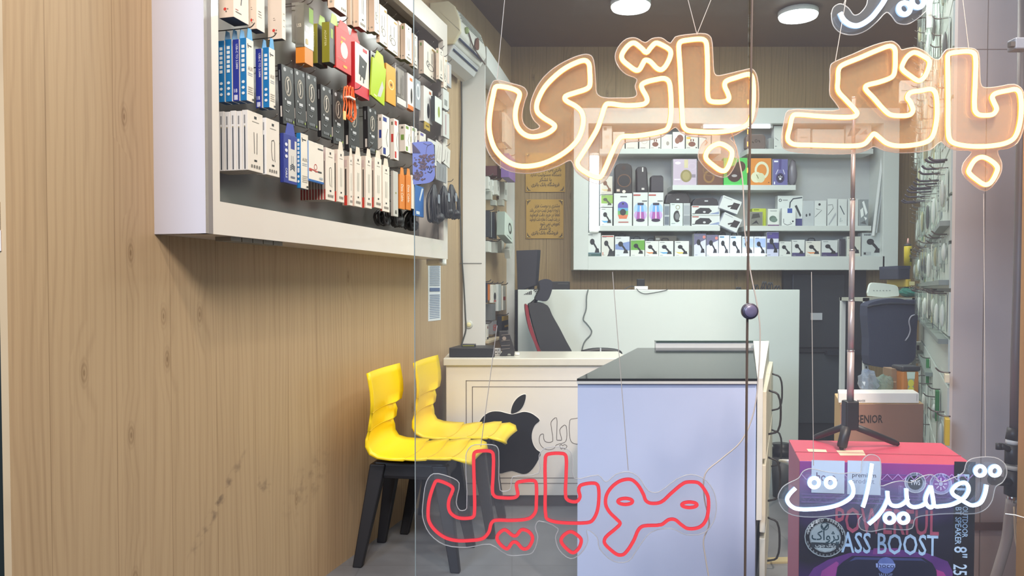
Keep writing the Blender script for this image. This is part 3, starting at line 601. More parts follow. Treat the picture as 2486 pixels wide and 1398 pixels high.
# ---------------------------------------------------------------- yellow chairs
yel = mat('#f3d21c', .38, var=.02); leg_m = mat('#1c1c20', .5)
def yellow_chair(label, org, ang):
    """org: floor point under the middle of the seat; the chair faces along +f"""
    f = Vector((math.cos(ang), math.sin(ang), 0)); s = Vector((-f.y, f.x, 0)); o = Vector((org[0], org[1], 0))
    t = thing('side_chair', label, 'chair', o, 'yellow chairs along the wood wall')
    def C(x, y, z): return o + f * x + s * y + ZV * z
    # side profile of the shell: (forward, height, half width)
    prof = [(-.215, .805), (-.208, .770), (-.199, .72), (-.196, .67), (-.200, .63), (-.203, .625), (-.206, .59), (-.213, .55), (-.215, .545), (-.222, .51), (-.222, .48), (-.208, .452), (-.175, .437), (-.12, .432), (-.06, .431), (-.055, .431), (0, .433), (.045, .436), (.05, .436), (.11, .440), (.155, .441), (.16, .441), (.20, .437), (.235, .425), (.250, .405)]
    prof = [(-.138 + (x + .222) * .86, .452 + (z - .435) * .87 if z > .435 else z + .017) for x, z in prof]
    full, mid = .203, .152
    # half widths: the far edge is cut into tabs, the near one only nicked
    hw = [.203, .203, .203, .200, .186, .100, .140, .142, .102, .148, .155, .165, .185, .195, .192, .140, .192, .190, .140, .192, .192, .140, .192, .186, .150]
    hn = [.203, .203, .203, .202, .198, .190, .196, .196, .188, .200, .203, .203, .203, .203, .200, .188, .200, .200, .188, .200, .200, .188, .200, .192, .155]
    sm = []; N = 11
    mb = MB(); th = .011; rows = []
    for i, ((x, z), h, h2) in enumerate(zip(prof, hw, hn)):
        a = prof[max(i - 1, 0)]; b = prof[min(i + 1, len(prof) - 1)]; tx, tz = b[0] - a[0], b[1] - a[1]; l = math.hypot(tx, tz) or 1; nx, nz = tz / l, -tx / l
        if nx < 0 and nz < 0: nx, nz = -nx, -nz
        up = []; dn = []
        for j in range(N):
            q = -1 + 2 * j / (N - 1); dish = .022 * (1 - q * q)
            bx, bz_ = (x - abs(nx) * dish, z - abs(nz) * dish * .7)
            w_ = q * (h if q > 0 else h2); up.append(C(bx, w_, bz_)); dn.append(C(bx - abs(nx) * th, w_, bz_ - abs(nz) * th))
        rows.append((up, dn))
    for i in range(len(rows) - 1):
        (u0, d0), (u1, d1) = rows[i], rows[i + 1]
        for j in range(N - 1):
            mb.face([u0[j], u0[j + 1], u1[j + 1], u1[j]], yel); mb.face([d0[j], d1[j], d1[j + 1], d0[j + 1]], yel)
        mb.face([u0[0], u1[0], d1[0], d0[0]], yel); mb.face([u0[-1], d0[-1], d1[-1], u1[-1]], yel)
    for (u, d) in (rows[0], rows[-1]):
        for j in range(N - 1): mb.face([u[j], d[j], d[j + 1], u[j + 1]], yel)
    mb.build('seat_shell', t, True)
    # ridges pressed across the shell between its segments
    for k in (5, 8, 15, 18, 21):
        (u, d) = rows[k]; mb = MB(); mb.tube([p + ZV * .0005 for p in u], .0022, mat('#d9b716', .4), False, 5); mb.build('segment_ridge', t, True)
    mb = MB(); mb.obox(C(-.15, -.12, .345), f * .30, s * .24, ZV * .07, leg_m); mb.build('apron', t, bevel=.015)
    for sx in (-1, 1):
        for sy in (-1, 1):
            top = C(sx * .125, sy * .105, .405); ft = C(sx * .20 - (.005 if sx > 0 else 0), sy * .148, 0)
            mb = MB(); a = f * .032; b = s * .024; c_ = f * .019; d_ = s * .015
            mb.hexa([ft - c_ - d_, ft + c_ - d_, ft + c_ + d_, ft - c_ + d_, top - a - b, top + a - b, top + a + b, top - a + b], leg_m); mb.build('leg', t, bevel=.005)
    return t
yellow_chair('yellow shell chair on black legs, the nearer one by the wood wall', (-.389, 3.10), -.15)
yellow_chair('yellow shell chair on black legs standing against the desk front', (-.262, 3.505), -.15)

# ---------------------------------------------------------------- left wall display cabinet (shell)
cu0, cz0 = lw(375, 567, 0.0)
uF = lw(500, 571, .155)[0]; uE = lw(1087, 632, .155)[0]; CZ = 1.243
ut, zt = lw(1026, 0, .155); CTOP = lw(1087, 63, .155)[1]
uA = cu0
dc = thing('display_cabinet', 'long white wall cabinet crammed with hanging phone accessories above the wood panelling', 'cabinet', LW((uF + uE) / 2, .0, CZ))
cabw = mat('#e3dcd2', .35, var=.02, coat=.3)
def cp(u, n, z): return LW(u, n, z)
def cskin(u0, u1, n0, n1, z0, z1, m, nm, par=None, **k):
    mb = MB(); mb.obox(LW(u0, n0, z0), LU * (u1 - u0), LN * (n1 - n0), ZV * (z1 - z0), m); return mb.build(nm, par or dc, **k)
uI = lw(534, 480, .155)[0]; uI2 = lw(1077, 590, .155)[0] - .0; zI = lw(540, 490, .155)[1]
topI = lw(1076, 98, .155)[1]
# near side panel runs square to the view: from the wall to the front stile
mb = MB(); w0, w1 = LW(uA, 0, 0), LW(uF, .155, 0); e1 = LW(uF + .03, .155, 0); e0 = LW(uA + .03, 0, 0)
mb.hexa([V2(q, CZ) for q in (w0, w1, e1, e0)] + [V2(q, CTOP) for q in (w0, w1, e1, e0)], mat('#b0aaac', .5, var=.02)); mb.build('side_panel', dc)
cskin(uF, uI, .13, .155, CZ, CTOP, cabw, 'front_stile'); cskin(uI2, uE, .13, .155, CZ, CTOP, cabw, 'front_stile')
cskin(uI, uI2, .13, .155, CZ, zI, cabw, 'bottom_rail'); cskin(uI, uI2, .13, .155, topI, CTOP, cabw, 'top_rail')
cskin(uF + .02, uE, .0, .13, CZ, CZ + .016, cabw, 'bottom_board'); cskin(uA + .05, uE, 0, .13, CTOP - .016, CTOP, cabw, 'top_board')
cskin(uE - .016, uE, 0, .13, CZ, CTOP, cabw, 'side_panel'); cskin(uA + .06, uE - .02, .002, .012, CZ + .02, CTOP - .02, mat('#9a9998', .28, .5), 'back_panel', label='grey metallic back')
tr = lw(660, 592, .10); t0 = lw(530, 574, .10)
mb = MB()
for k in range(5):
    a = t0[0] + (tr[0] - t0[0]) * k / 5; mb.obox(LW(a, .09, CZ - .012), LU * ((tr[0] - t0[0]) / 5 - .004), LN * .05, ZV * .012, mat('#8b8a84', .5))
mb.build('magnet_strip', dc)
skt = thing('wall_socket', 'white plug socket at the far lower corner of the left display cabinet', 'socket', LW(uE + .02, .06, CZ - .02))
a = lw(1087, 632, .1); mb = MB(); mb.obox(LW(uE + .001, .04, CZ - .03), LU * .05, LN * .09, ZV * .085, paper); mb.build('socket_body', skt, bevel=.006)
mb = MB(); mb.tube([LW(uE - .03, .12, CZ - .018), LW(uE + .03, .13, CZ - .022), LW(uE + .055, .12, CZ + .03)], .008, paper, False, 6); mb.build('plug', skt, True)

# paper notice on the wood wall under the cabinet
a = lw(1040, 780, .002); c = lw(1070, 628, .002)
pn = thing('paper_notice', 'narrow white paper notice stuck on the wood wall under the display cabinet', 'notice', LW(a[0], .002, a[1]))
pz1 = CZ - .005
mb = MB(); mb.obox(LW(a[0], .0005, a[1]), LU * (c[0] - a[0]), LN * .001, ZV * (pz1 - a[1]), mat('#e6ebf0', .6)); mb.build('sheet', pn)
mb = MB(); art(mb, Fr(LW(a[0], .0016, a[1]), LU * (c[0] - a[0]), ZV * (pz1 - a[1])), [('r', .1, y, .9, y + .016, '#8b9bb5') for y in [.04 + .03 * i for i in range(14)]] + [('r', .1, .5, .9, .56, '#5a6f98')] + [('r', .1, y, .9, y + .014, '#9aa6ba') for y in [.6 + .03 * i for i in range(12)]]); mb.build('printed_lines', pn, normals=False)

# ---------------------------------------------------------------- air conditioner on the left wall
ac = thing('air_conditioner', 'cream wall air conditioner with a leaf ornament above the white rack', 'air conditioner', LW(4.4, .0, 2.4))
acm = mat('#d9d2b2', .4); acw = mat('#dcdcd6', .35)
ua = max(lw(1118, 100, .165)[0], uE + .03); ub = lw(1188, 160, .165)[0] - .06
za = lw(1110, 18, .12)[1]; zb = lw(1118, 125, .12)[1]
Hh = za - zb
sect = [(0, zb), (0, za), (.10, za), (.135, za - .03), (.16, za - .10), (.165, za - .16), (.155, zb + .04), (.13, zb)]
mb = MB(); mb.prism([LW(ua, n, z) for n, z in sect], LU * (ub - ua), acw, None); mb.build('housing', ac, bevel=.008)
mb = MB(); mb.prism([LW(ua - .012, n, z) for n, z in [(0, zb - .004), (0, za + .004), (.102, za + .004), (.139, za - .028), (.165, za - .10), (.17, za - .16), (.16, zb + .04), (.132, zb - .004)]], LU * .02, acm); mb.build('end_cap', ac, bevel=.006, label='yellowed cream end')
mb = MB(); mb.prism([LW(ua + .0, n, z) for n, z in [(.02, zb), (.13, zb), (.10, zb - .055), (.05, zb - .075), (.02, zb - .075)]], LU * (ub - ua - .02), mat('#c8cacb', .4)); mb.build('lower_housing', ac, bevel=.006)
for k in range(4):
    z = za - .035 - k * .016; n = .139 + k * .006
    mb = MB(); mb.tube([LW(ua + .05, n, z), LW(ub - .03, n, z)], .003, mat('#9b9d98', .4), False, 5); mb.build('intake_slat', ac)
for n, z in ((.153, zb + .028), (.118, zb - .022)):
    mb = MB(); mb.tube([LW(ua + .02, n, z), LW(ub - .03, n, z)], .006, mat('#31405f', .3), False, 6); mb.build('outlet_slot', ac, label='dark blue louvre gap')
mb = MB(); um = (ua + ub) / 2
mb.tube(smooth_path([LW(ua + .12, .168, za - .12), LW(um - .03, .17, za - .17), LW(um + .12, .168, za - .195), LW(um + .2, .165, za - .20)], False, 4), .004, mat('#5a4a45', .4), False, 5)
mb.prism(smooth_path([LW(um + .0, .168, za - .165), LW(um + .03, .168, za - .11), LW(um + .07, .166, za - .10), LW(um + .07, .168, za - .15), LW(um + .04, .168, za - .17)], True, 3), LN * .004, mat('#6a4436', .4)); mb.build('leaf_ornament', ac, label='brown leaf motif')
mb = MB(); mb.ball(LW(ua + .09, .168, za - .12), .014, mat('#8fa06a', .5), 8, 6, (1, 1, 1.3)); mb.build('badge', ac, True)

# ---------------------------------------------------------------- ceiling lamps
for i, (px, Y, lb) in enumerate([(1531, 4.62, 'round bright ceiling lamp above the middle orange sign'), (1938, 4.78, 'round bright ceiling lamp mostly cut off above the bank sign')]):
    c = P(px, 0, Y); c.z = 2.83
    ln = thing('ceiling_lamp', lb, 'lamp', c, 'round ceiling lamps')
    mb = MB(); mb.lathe(c, (0, 0, -1), [(.10, 0), (.12, .01), (.12, .035), (.115, .04)], mat('#e9ecec', .4)); mb.build('lamp_body', ln, True)
    mb = MB(); mb.lathe(c + Vector((0, 0, -.038)), (0, 0, -1), [(.118, 0), (.112, .014), (.08, .024), (.03, .028)], glow_mat('lamp_diffuser', (.93, 1.0, .97), 9.0)); mb.build('diffuser', ln, True)

# ---------------------------------------------------------------- dark metal door in the back wall
dr = thing('metal_door', 'dark grey metal door in the back wall beside the long counter', 'door', (2.2, 5.5, 0))
a = P(1900, 655, 5.49); c = P(2095, 1069, 5.49); navy = mat('#42454c', .35, .4)
mb = MB(); mb.box((a.x, 5.47, .0), (c.x, 5.51, 1.24), mat('#2c2d31', .5)); mb.build('door_frame', dr)
h1 = P(2000, 850, 5.47).z
mb = MB(); mb.box((a.x + .06, 5.455, h1 + .02), (c.x - .16, 5.475, 1.20), navy); mb.build('upper_panel', dr, bevel=.004)
mb = MB(); mb.box((a.x + .06, 5.455, .13), (c.x - .16, 5.475, h1 - .02), mat('#50555c', .35, .4)); mb.build('lower_panel', dr, bevel=.004)
mb = MB(); mb.box((a.x + .06, 5.44, h1 - .012), (c.x - .1, 5.46, h1 + .012), mat('#2a2d33', .4)); mb.box((c.x - .3, 5.41, h1 - .03), (c.x - .05, 5.46, h1 + .0), mat('#232832', .4)); mb.build('push_bar', dr)
sp = P(1982, 768, 5.45); mb = MB(); mb.box((sp.x - .04, 5.445, sp.z - .025), (sp.x + .04, 5.455, sp.z + .025), mat('#b9bdc4', .4)); mb.build('sticker', dr, label='pale sticker')
# ---------------------------------------------------------------- packages: how one is made
class Wall:
    """A display plane: r runs to the viewer's right, n points out of it."""
    def __init__(s, o, r, n): s.o = Vector(o); s.r = Vector(r); s.n = Vector(n)
    def at(s, a, d, z): return s.o + s.r * a + s.n * d + ZV * (z - s.o.z)
    def px(s, px, py, d):
        p = hit(px, py, s.o + s.n * d, s.n); return (p - s.o).dot(s.r), p.z
WL = Wall(L0, LU, LN)
from mathutils import Matrix
def rot_all(mb, c, axis, ang):
    if ang:
        R = Matrix.Rotation(ang, 3, axis); mb.v = [c + R @ (v - c) for v in mb.v]
def pack(w, name, label, cat, box, d, t, front, side=None, bottom=None, prints=(), spine=(), tab=None, tilt=0.0, group=None, clear=None, extra=None, part='carton', rough=.4):
    """box: left, right, top and bottom pixel of the front face (top and bottom read at its left edge), d: its distance from the wall, t: thickness"""
    xl, xr, yt, yb = box
    a0, zt = w.px(xl, yt, d); _, zb = w.px(xl, yb, d); a1, _ = w.px(xr, yb, d)
    if isinstance(xr, float) and xr < 2: a1 = a0 + xr
    return pack_at(w, name, label, cat, a0, a1, zb, zt, d, t, front, side, bottom, prints, spine, tab, tilt, group, clear, extra, part, rough)
def pack_at(w, name, label, cat, a0, a1, zb, zt, d, t, front, side=None, bottom=None, prints=(), spine=(), tab=None, tilt=0.0, group=None, clear=None, extra=None, part='carton', rough=.4):
    W = w.at; h = zt - zb; wd = a1 - a0
    root = thing(name, label, cat, W((a0 + a1) / 2, d - t, zb), group)
    cc = W((a0 + a1) / 2, d, zt); fm = clear or mat(front, rough); sm_ = clear or mat(side or front, rough); bm = clear or mat(bottom or side or front, rough)
    mb = MB(); o = W(a0, d - t, zb)
    # bottom ring: back-left, back-right, front-right, front-left
    mb.hexa([W(a0, d - t, zb), W(a1, d - t, zb), W(a1, d, zb), W(a0, d, zb), W(a0, d - t, zt), W(a1, d - t, zt), W(a1, d, zt), W(a0, d, zt)], fm, [bm, sm_, sm_, sm_, fm, sm_])
    rot_all(mb, cc, w.n, tilt); mb.build(part, root, bevel=.0012)
    if clear and extra is None: extra = []
    if prints:
        mb = MB(); art(mb, Fr(W(a0, d, zb), w.r * wd, ZV * h), prints); rot_all(mb, cc, w.n, tilt); mb.build('front_print', root, normals=False, weld=False)
    if spine:
        mb = MB(); art(mb, Fr(W(a0, d - t, zb), w.n * t, ZV * h), spine); rot_all(mb, cc, w.n, tilt); mb.build('spine_print', root, normals=False, weld=False)
    if tab:
        tc, th = tab if isinstance(tab, tuple) else (tab, .03)
        mb = MB(); pts = [W(a0 + wd * q, d - .0016, zt + z) for q, z in ((.12, -.002), (.88, -.002), (.72, th), (.28, th))]
        mb.prism(pts, w.n * .0014, mat(tc, rough)); rot_all(mb, cc, w.n, tilt); mb.build('hang_tab', root)
    for e in extra or []:
        # inner pieces: kind, x0, z0, x1, z1 (fractions), depth fractions, colour
        k, x0, z0, x1, z1, q0, q1, col, nm = e; mb = MB()
        if k == 'b': mb.hexa([W(a0 + wd * x, d - t * (1 - q), zb + h * z) for z in (z0, z1) for x, q in ((x0, q0), (x1, q0), (x1, q1), (x0, q1))], mat(col, .4))
        else:
            c = W(a0 + wd * (x0 + x1) / 2, d - t * (1 - (q0 + q1) / 2), zb + h * (z0 + z1) / 2); r1 = wd * (x1 - x0) / 2; r2 = h * (z1 - z0) / 2; r3 = t * (q1 - q0) / 2
            mb.ball((0, 0, 0), 1, mat(col, .35), 14, 8); R = Matrix((w.r * r1, w.n * r3, ZV * r2)).transposed(); mb.v = [c + R @ v for v in mb.v]
        rot_all(mb, cc, w.n, tilt); mb.build(nm, root, k != 'b')
    return root
def hook(w, a, z, d0, d1, par, r=.0017, col='#6b655f'):
    mb = MB(); mb.tube(smooth_path([w.at(a, d0, z), w.at(a, d1 - .02, z), w.at(a, d1 - .006, z + .003), w.at(a, d1 + .004, z + .013)], False, 3), r, mat(col, .3, .8), False, 6); return mb.build('hook', par, True)
def lines(x0, x1, y0, n, dy, col, h=.01): return [('r', x0, y0 + i * dy, x1 - (.12 if i % 3 == 2 else 0) * (x1 - x0), y0 + i * dy + h, col) for i in range(n)]
def icons(x0, x1, y, n, h, col): return [('r', x0 + (x1 - x0) * i / n, y, x0 + (x1 - x0) * (i + .55) / n, y + h, col) for i in range(n)]
K = '#2a2a2c'
def pr_cable(col=K, loop=False):
    s = [('r', .42, .885, .58, .93, K)] + lines(.28, .74, .83, 1, .03, '#8a857c')
    if loop: s += [('l', [(.4, .62), (.38, .45), (.44, .3), (.52, .27)], .03, col), ('l', [(.4, .62), (.55, .64), (.62, .6), (.62, .3), (.66, .26)], .03, col)]
    else: s += [('l', [(.42, .30), (.40, .66)], .03, col), ('l', [(.58, .30), (.6, .66)], .03, col)]
    return s + [('r', .4, .17, .58, .2, K)] + icons(.2, .85, .06, 4, .05, '#6d6963')
def pr_aux(): return [('r', .15, .88, .7, .9, K), ('p', [(.12, .92), (.2, .92), (.3, .85), (.22, .85)], K), ('t', 'AUX', .18, .5, .06, .66, 0, '#8f8a80')] + lines(.18, .8, .42, 2, .03, '#a8b6c4') + lines(.15, .85, .12, 4, .035, '#a7a196') + [('r', .7, .03, .92, .06, K)]
def sp_sq(n=6, c='#dfe9ef'): return [('r', .25, .84 - i * .075, .72, .89 - i * .075, c) for i in range(n)] + [('e', .5, .3 - i * .09, .24, .024, c) for i in range(3)]
SPI = [('t', 'USB-C TO 3.5MM', .52, .92, .3, .4, 1, '#d3d6ea'), ('r', .2, .02, .75, .1, '#c9cce0'), ('t', '18', .2, .14, .06, .5, 0, '#d3d6ea')]
def pr_pod(): return [('e', .26, .93, .11, .035, '#b9bec2'), ('e', .82, .93, .1, .035, '#8c9296'), ('e', .5, .66, .27, .17, '#a59f92'), ('e', .5, .66, .21, .14, '#3c3a36'), ('l', [(.44, .55), (.5, .62), (.46, .75), (.56, .78)], .07, '#dcd7cb'), ('e', .22, .43, .06, .02, '#b8bdc0'), ('r', .34, .36, .68, .41, '#c9ced1'), ('r', .3, .33, .6, .345, '#7d8488'), ('l', [(.2, .24), (.42, .22), (.5, .26)], .04, '#9aa0a4')] + icons(.18, .7, .06, 4, .05, '#8d9498') + [('r', .78, .05, .88, .09, '#8fa445')]
def pr_ear(c='#4b4a45'): return [('r', .62, .88, .92, .94, '#b08f35'), ('l', [(.3, .75), (.3, .5), (.26, .38)], .03, c), ('l', [(.62, .78), (.62, .45)], .035, c), ('o', .52, .32, .24, .1, .86, c), ('o', .3, .38, .12, .09, .82, c)] + icons(.55, .95, .05, 3, .04, '#77726a')
def pr_adp(): return [('p', [(.34, .34), (.72, .46), (.82, .9), (.5, .95), (.3, .7)], '#5a6670'), ('p', [(.45, .25), (.5, .25), (.56, .4), (.5, .4)], '#30343a'), ('r', .12, .1, .5, .115, '#6b655c'), ('r', .12, .14, .3, .15, '#c03a34')]
def sp_dot(): return [('e', .42, .14, .1, .025, '#d4473e'), ('e', .6, .14, .05, .012, '#8a7a70'), ('e', .5, .1, .05, .012, '#6f6058'), ('r', .4, .3, .55, .305, '#8a7a70'), ('r', .4, .33, .5, .335, '#8a7a70')]
cw = '#ece2d4'
G1 = 'phone accessories hung in the left wall cabinet'
def L(*a, **k):
    k.setdefault('group', G1); hk = k.pop('hk', True); r = pack(WL, *a, **k)
    xl, xr, yt, yb = a[3]; d = a[4]
    if hk:
        a0, zt = WL.px(xl, yt, d); a1, _ = WL.px(xr, yb, d); tb_ = k.get('tab'); z = zt + ((tb_[1] if isinstance(tb_, tuple) else .03) + .003 if tb_ else .004); hook(WL, (a0 + a1) / 2, z, .158 if d > .165 else .014, d + .012, dc)
    return r
def stack(n, name, labels, cat, box, d, t, gap, front, side=None, bottom=None, **k):
    """Like boxes hung one behind the other on one hook, the outermost first."""
    a0, zt = WL.px(box[0], box[2], d); _, zb = WL.px(box[0], box[3], d); a1, _ = WL.px(box[1], box[3], d); k.setdefault('group', G1)
    fp = k.pop('prints', ()); sides = k.pop('sides', None); spines = k.pop('spines', None)
    for i in range(n): pack_at(WL, name, labels[i] if not isinstance(labels, str) else labels, cat, a0, a1, zb, zt - (.002 if i % 2 else 0), d - i * (t + gap), t, front, sides[i] if sides else side, bottom, prints=fp if i == 0 else (), **({**k, 'spine': spines[i]} if spines else k))
    hook(WL, (a0 + a1) / 2, zt + (.033 if k.get('tab') else .004), .014, d + .012, dc)
ORD = ['first', 'second', 'third', 'fourth', 'fifth', 'sixth', 'seventh', 'eighth', 'ninth', 'tenth', 'eleventh', 'twelfth', 'thirteenth', 'fourteenth', 'fifteenth', 'sixteenth', 'seventeenth', 'eighteenth', 'nineteenth', 'twentieth', 'twenty-first', 'twenty-second', 'twenty-third', 'twenty-fourth']
# top rows: adapters
L('adapter_box', 'big cream charger box in the top corner beside the cabinet stile', 'box', (566, 604, -110, 40), .145, .047, cw, '#e3d3c2', '#46464e', pr_adp(), sp_dot())
L('adapter_box', 'cream charger box second from the cabinet stile, dark square charger printed on it', 'box', (622, 643, -90, 69), .145, .03, cw, '#e3d3c2', '#46464e', [('r', .3, .55, .85, .85, '#6a6460')] + lines(.2, .6, .2, 3, .04, '#8d867c'), sp_dot())
L('adapter_box', 'cream charger box third from the cabinet stile with a red mark on its spine', 'box', (684, 694, -60, 93), .145, .05, cw, '#e6d8c8', '#46464e', lines(.3, .7, .2, 3, .1, '#8d867c'), sp_dot() + [('r', .45, .75, .62, .82, '#b5352f')])
clr_g = clear_mat('smoky_plastic', (.55, .55, .5, 1), .35, .12, (.62, .6, .52, 1))
clr_w = clear_mat('clear_plastic', (.9, .9, .9, 1), .12, .08, (.9, .92, .95, 1))
L('cable_box', 'smoky clear box behind the one with an orange base in the upper row', 'box', (727, 741, 4, 100), .10, .03, '#777', clear=clr_g, extra=[('b', .1, .1, .9, .92, .1, .6, '#8a8068', 'inner_card')])
L('cable_box', 'smoky clear charger box with green card and orange base in the upper row', 'box', (738, 762, 5, 112), .145, .033, '#777', clear=clr_g, prints=[('r', .1, .35, .5, .5, '#d6d4dc'), ('r', .5, .62, .95, .95, '#7fa636'), ('r', .15, .08, .4, .2, '#c9b98a')], spine=[('t', 'USB', .2, .45, .08, .5, 0, '#d9d2c0')], extra=[('b', .05, -.36, .9, .0, .0, 1, '#e08a34', 'orange_base'), ('b', .1, .1, .9, .9, .2, .6, '#8d8468', 'inner_card')])
stack(2, 'cable_box', ['dark grey box with olive spine and lime hang tab beside the red cards', 'olive spined box with lime hang tab, behind its twin next to the orange base'], 'box', (800, 824, 52, 150), .145, .03, .016, '#4b4c48', '#8d8a2c', '#3c3c36', prints=[('r', .1, .62, .35, .85, '#93b04a'), ('e', .6, .3, .2, .25, '#2e3032'), ('e', .75, .16, .2, .1, '#b7c09b')], spine=[('t', 'ADAPTER', .35, .8, .25, .4, 1, '#d8d6a0')], tab=('#b9dc72', .035))
L('charger_card', 'red charger card hanging left of two others, white plug pictured on it', 'package', (816, 853, 62, 163), .15, .012, '#cf2f2c', '#b72824', '#8c1d1b', [('e', .52, .52, .24, .2, '#d9d4d0'), ('r', .3, .78, .6, .83, '#e3a04a'), ('l', [(.4, .72), (.3, .66)], .07, '#e8c23a'), ('r', .45, .1, .7, .16, '#e0b13a')] + lines(.1, .6, .25, 2, .03, '#e9a79c'), tab='#e0413a')
L('charger_card', 'red charger card squeezed behind the white and red charger box', 'package', (849, 874, 84, 186), .116, .01, '#cf2f2c', '#b72824', '#8c1d1b', [('e', .5, .5, .26, .18, '#d9d4d0'), ('r', .25, .78, .65, .83, '#e3a04a'), ('r', .35, .1, .75, .16, '#e0b13a')], tab='#e0413a')
L('charger_box', 'white box with red base and a black charger pictured, below the red cards', 'box', (862, 896, 100, 226), .152, .034, cw, '#c22c33', '#8c1d1b', [('r', 0, 0, 1, .22, '#cb3242'), ('p', [(.25, .42), (.7, .36), (.85, .72), (.3, .8)], '#2b2a2c'), ('l', [(.4, .4), (.36, .3)], .06, K), ('l', [(.6, .38), (.58, .28)], .06, K), ('r', .55, .9, .85, .96, '#cb3242'), ('e', .55, .6, .05, .02, '#c9c9c9')])
L('headset_box', 'black and white box with navy spine just after the white and red charger box', 'box', (900, 915, 122, 205), .145, .028, '#c6cdd0', '#23283f', '#2a2a33', [('l', [(.35, .1), (.4, .5), (.3, .9)], .3, '#2b2d33'), ('p', [(.5, .3), (.95, .5), (.9, .2)], '#3a3d42')])
L('cable_card', 'lime green card hanging askew between dark boxes and the yellow card', 'package', (905, 938, 142, 238), .162, .008, '#aecb1c', '#95b016', '#6d8012', [('p', [(.45, .1), (.55, .3), (.75, .6), (.88, .45), (.7, .15)], '#c3c6c0'), ('r', .2, .06, .4, .1, '#e5eca8')], tilt=-.12, tab=('#b4d42a', .04))
L('cable_card', 'amber card with a round printed logo hanging beside the lime green card', 'package', (938, 961, 152, 246), .148, .01, '#dfa23c', '#c98f30', '#7d5a1e', [('o', .5, .5, .3, .13, .75, '#f1d48e'), ('e', .5, .5, .1, .04, '#6b4a17')])
L('cable_blister', 'silver blister pack hanging next to the amber card', 'package', (961, 988, 152, 252), .148, .02, '#b9b7b2', clear=clr_w, prints=[('r', .1, .05, .9, .2, '#d8d6d0'), ('r', .15, .3, .4, .9, '#8f8b86'), ('l', [(.6, .3), (.62, .8)], .12, '#6f6a68')], extra=[('b', .1, .25, .9, .95, .2, .6, '#a8a49e', 'inner_tray')])
L('headset_box', 'white box with black earpiece pictured and an orange foot, by the pane edge', 'box', (990, 1006, 176, 262), .148, .02, '#e4e2dd', '#c9c6c2', '#b2612c', [('r', 0, 0, 1, .12, '#d7793a'), ('e', .55, .4, .14, .22, K), ('r', .3, .82, .7, .9, '#d7793a')])
# cream earphone boxes along the top
for i, (xl, xr, yt, yb, t, lp) in enumerate([(811, 842, -130, 17, .026, True), (871, 890, -60, 64, .024, False), (909, 921, -30, 76, .024, True), (922, 940, 9, 102, .016, True), (941, 966, 34, 119, .016, True), (984, 1000, 56, 143, .022, False), (1003, 1014, 80, 160, .02, False), (1029, 1060, 97, 178, .026, True), (1066, 1076, 116, 192, .016, False), (1077, 1085, 136, 212, .014, True)]):
    L('earphone_box', f'cream earphone box with a green mark, {ORD[i]} in the topmost row from the stile', 'box', (xl, xr, yt, yb), .145 if xl < 1060 else .176, t, '#ebe5d8', '#e6cfb8', '#7d3b36' if i < 2 else '#6d6a3f', pr_ear() if lp else pr_cable(), [('r', .3, .84, .6, .93, '#7ea04a'), ('e', .5, .1, .2, .02, '#a79e8f')], hk=True)
for i, (xl, xr, yt, yb) in enumerate([(852, 868, -50, 60), (892, 903, -20, 74), (968, 982, 50, 140)]):
    L('earphone_box', f'cream earphone box tucked behind the {["second", "third", "sixth"][i]} box of the topmost row', 'box', (xl, xr, yt, yb), .118, .02, '#ebe5d8', '#e6cfb8', '#6d6a3f', pr_cable(), hk=False)
for i in range(3): L('cable_box', f'box with dark red base, {ORD[i]} of three in the uppermost row', 'box', (792 + i * 15, 799 + i * 15, -80, -2 + i * 14), .115, .022, '#e8d8c2', '#e6cfb8', '#7d3b36', hk=False)
# second row: auxiliary cables
stack(4, 'aux_cable_box', ['white fronted auxiliary cable box with blue spine, outermost beside the stile', 'indigo spined cable box behind the first white fronted auxiliary box', 'blue spined cable box third on the hook beside the stile', 'blue spined cable box deepest on the hook beside the stile'], 'box', (598, 617, 91, 243), .148, .021, .003, '#ece6d8', '#2477b5', '#1d3f66', prints=pr_aux(), sides=['#2477b5', '#2e3a94', '#2477b5', '#2477b5'], spines=[sp_sq(), SPI, sp_sq(), sp_sq()], tab=('#4aa3dc', .03))
stack(2, 'aux_cable_box', ['white fronted auxiliary cable box with blue spine hanging next to the black boxes', 'indigo spined cable box behind the auxiliary box next to the black boxes'], 'box', (653, 669, 114, 260), .148, .021, .004, '#ece6d8', '#2477b5', '#1d3f66', prints=pr_aux(), sides=['#2477b5', '#2e3a94'], spines=[sp_sq(), SPI], tab=('#4aa3dc', .03))
# black cable boxes
for i, (xl, xr, yt, yb, t) in enumerate([(683, 713, 153, 297, .014), (714, 741, 163, 301, .006), (742, 769, 174, 308, .006), (779, 805, 203, 330, .016), (808, 834, 216, 346, .01), (846, 872, 242, 363, .02), (893, 915, 257, 369, .022)]):
    L('cable_box', f'black cable box with a clear oval window, {ORD[i]} in the black row', 'box', (xl, xr, yt, yb), .145, t, '#3a3c3d', '#1c1c1f', '#222224', pr_pod(), [('r', .35, .72, .6, .9, '#6d7072'), ('r', .4, .12, .8, .3, '#c7c2ba')], tilt=.05 if i < 3 else .02)
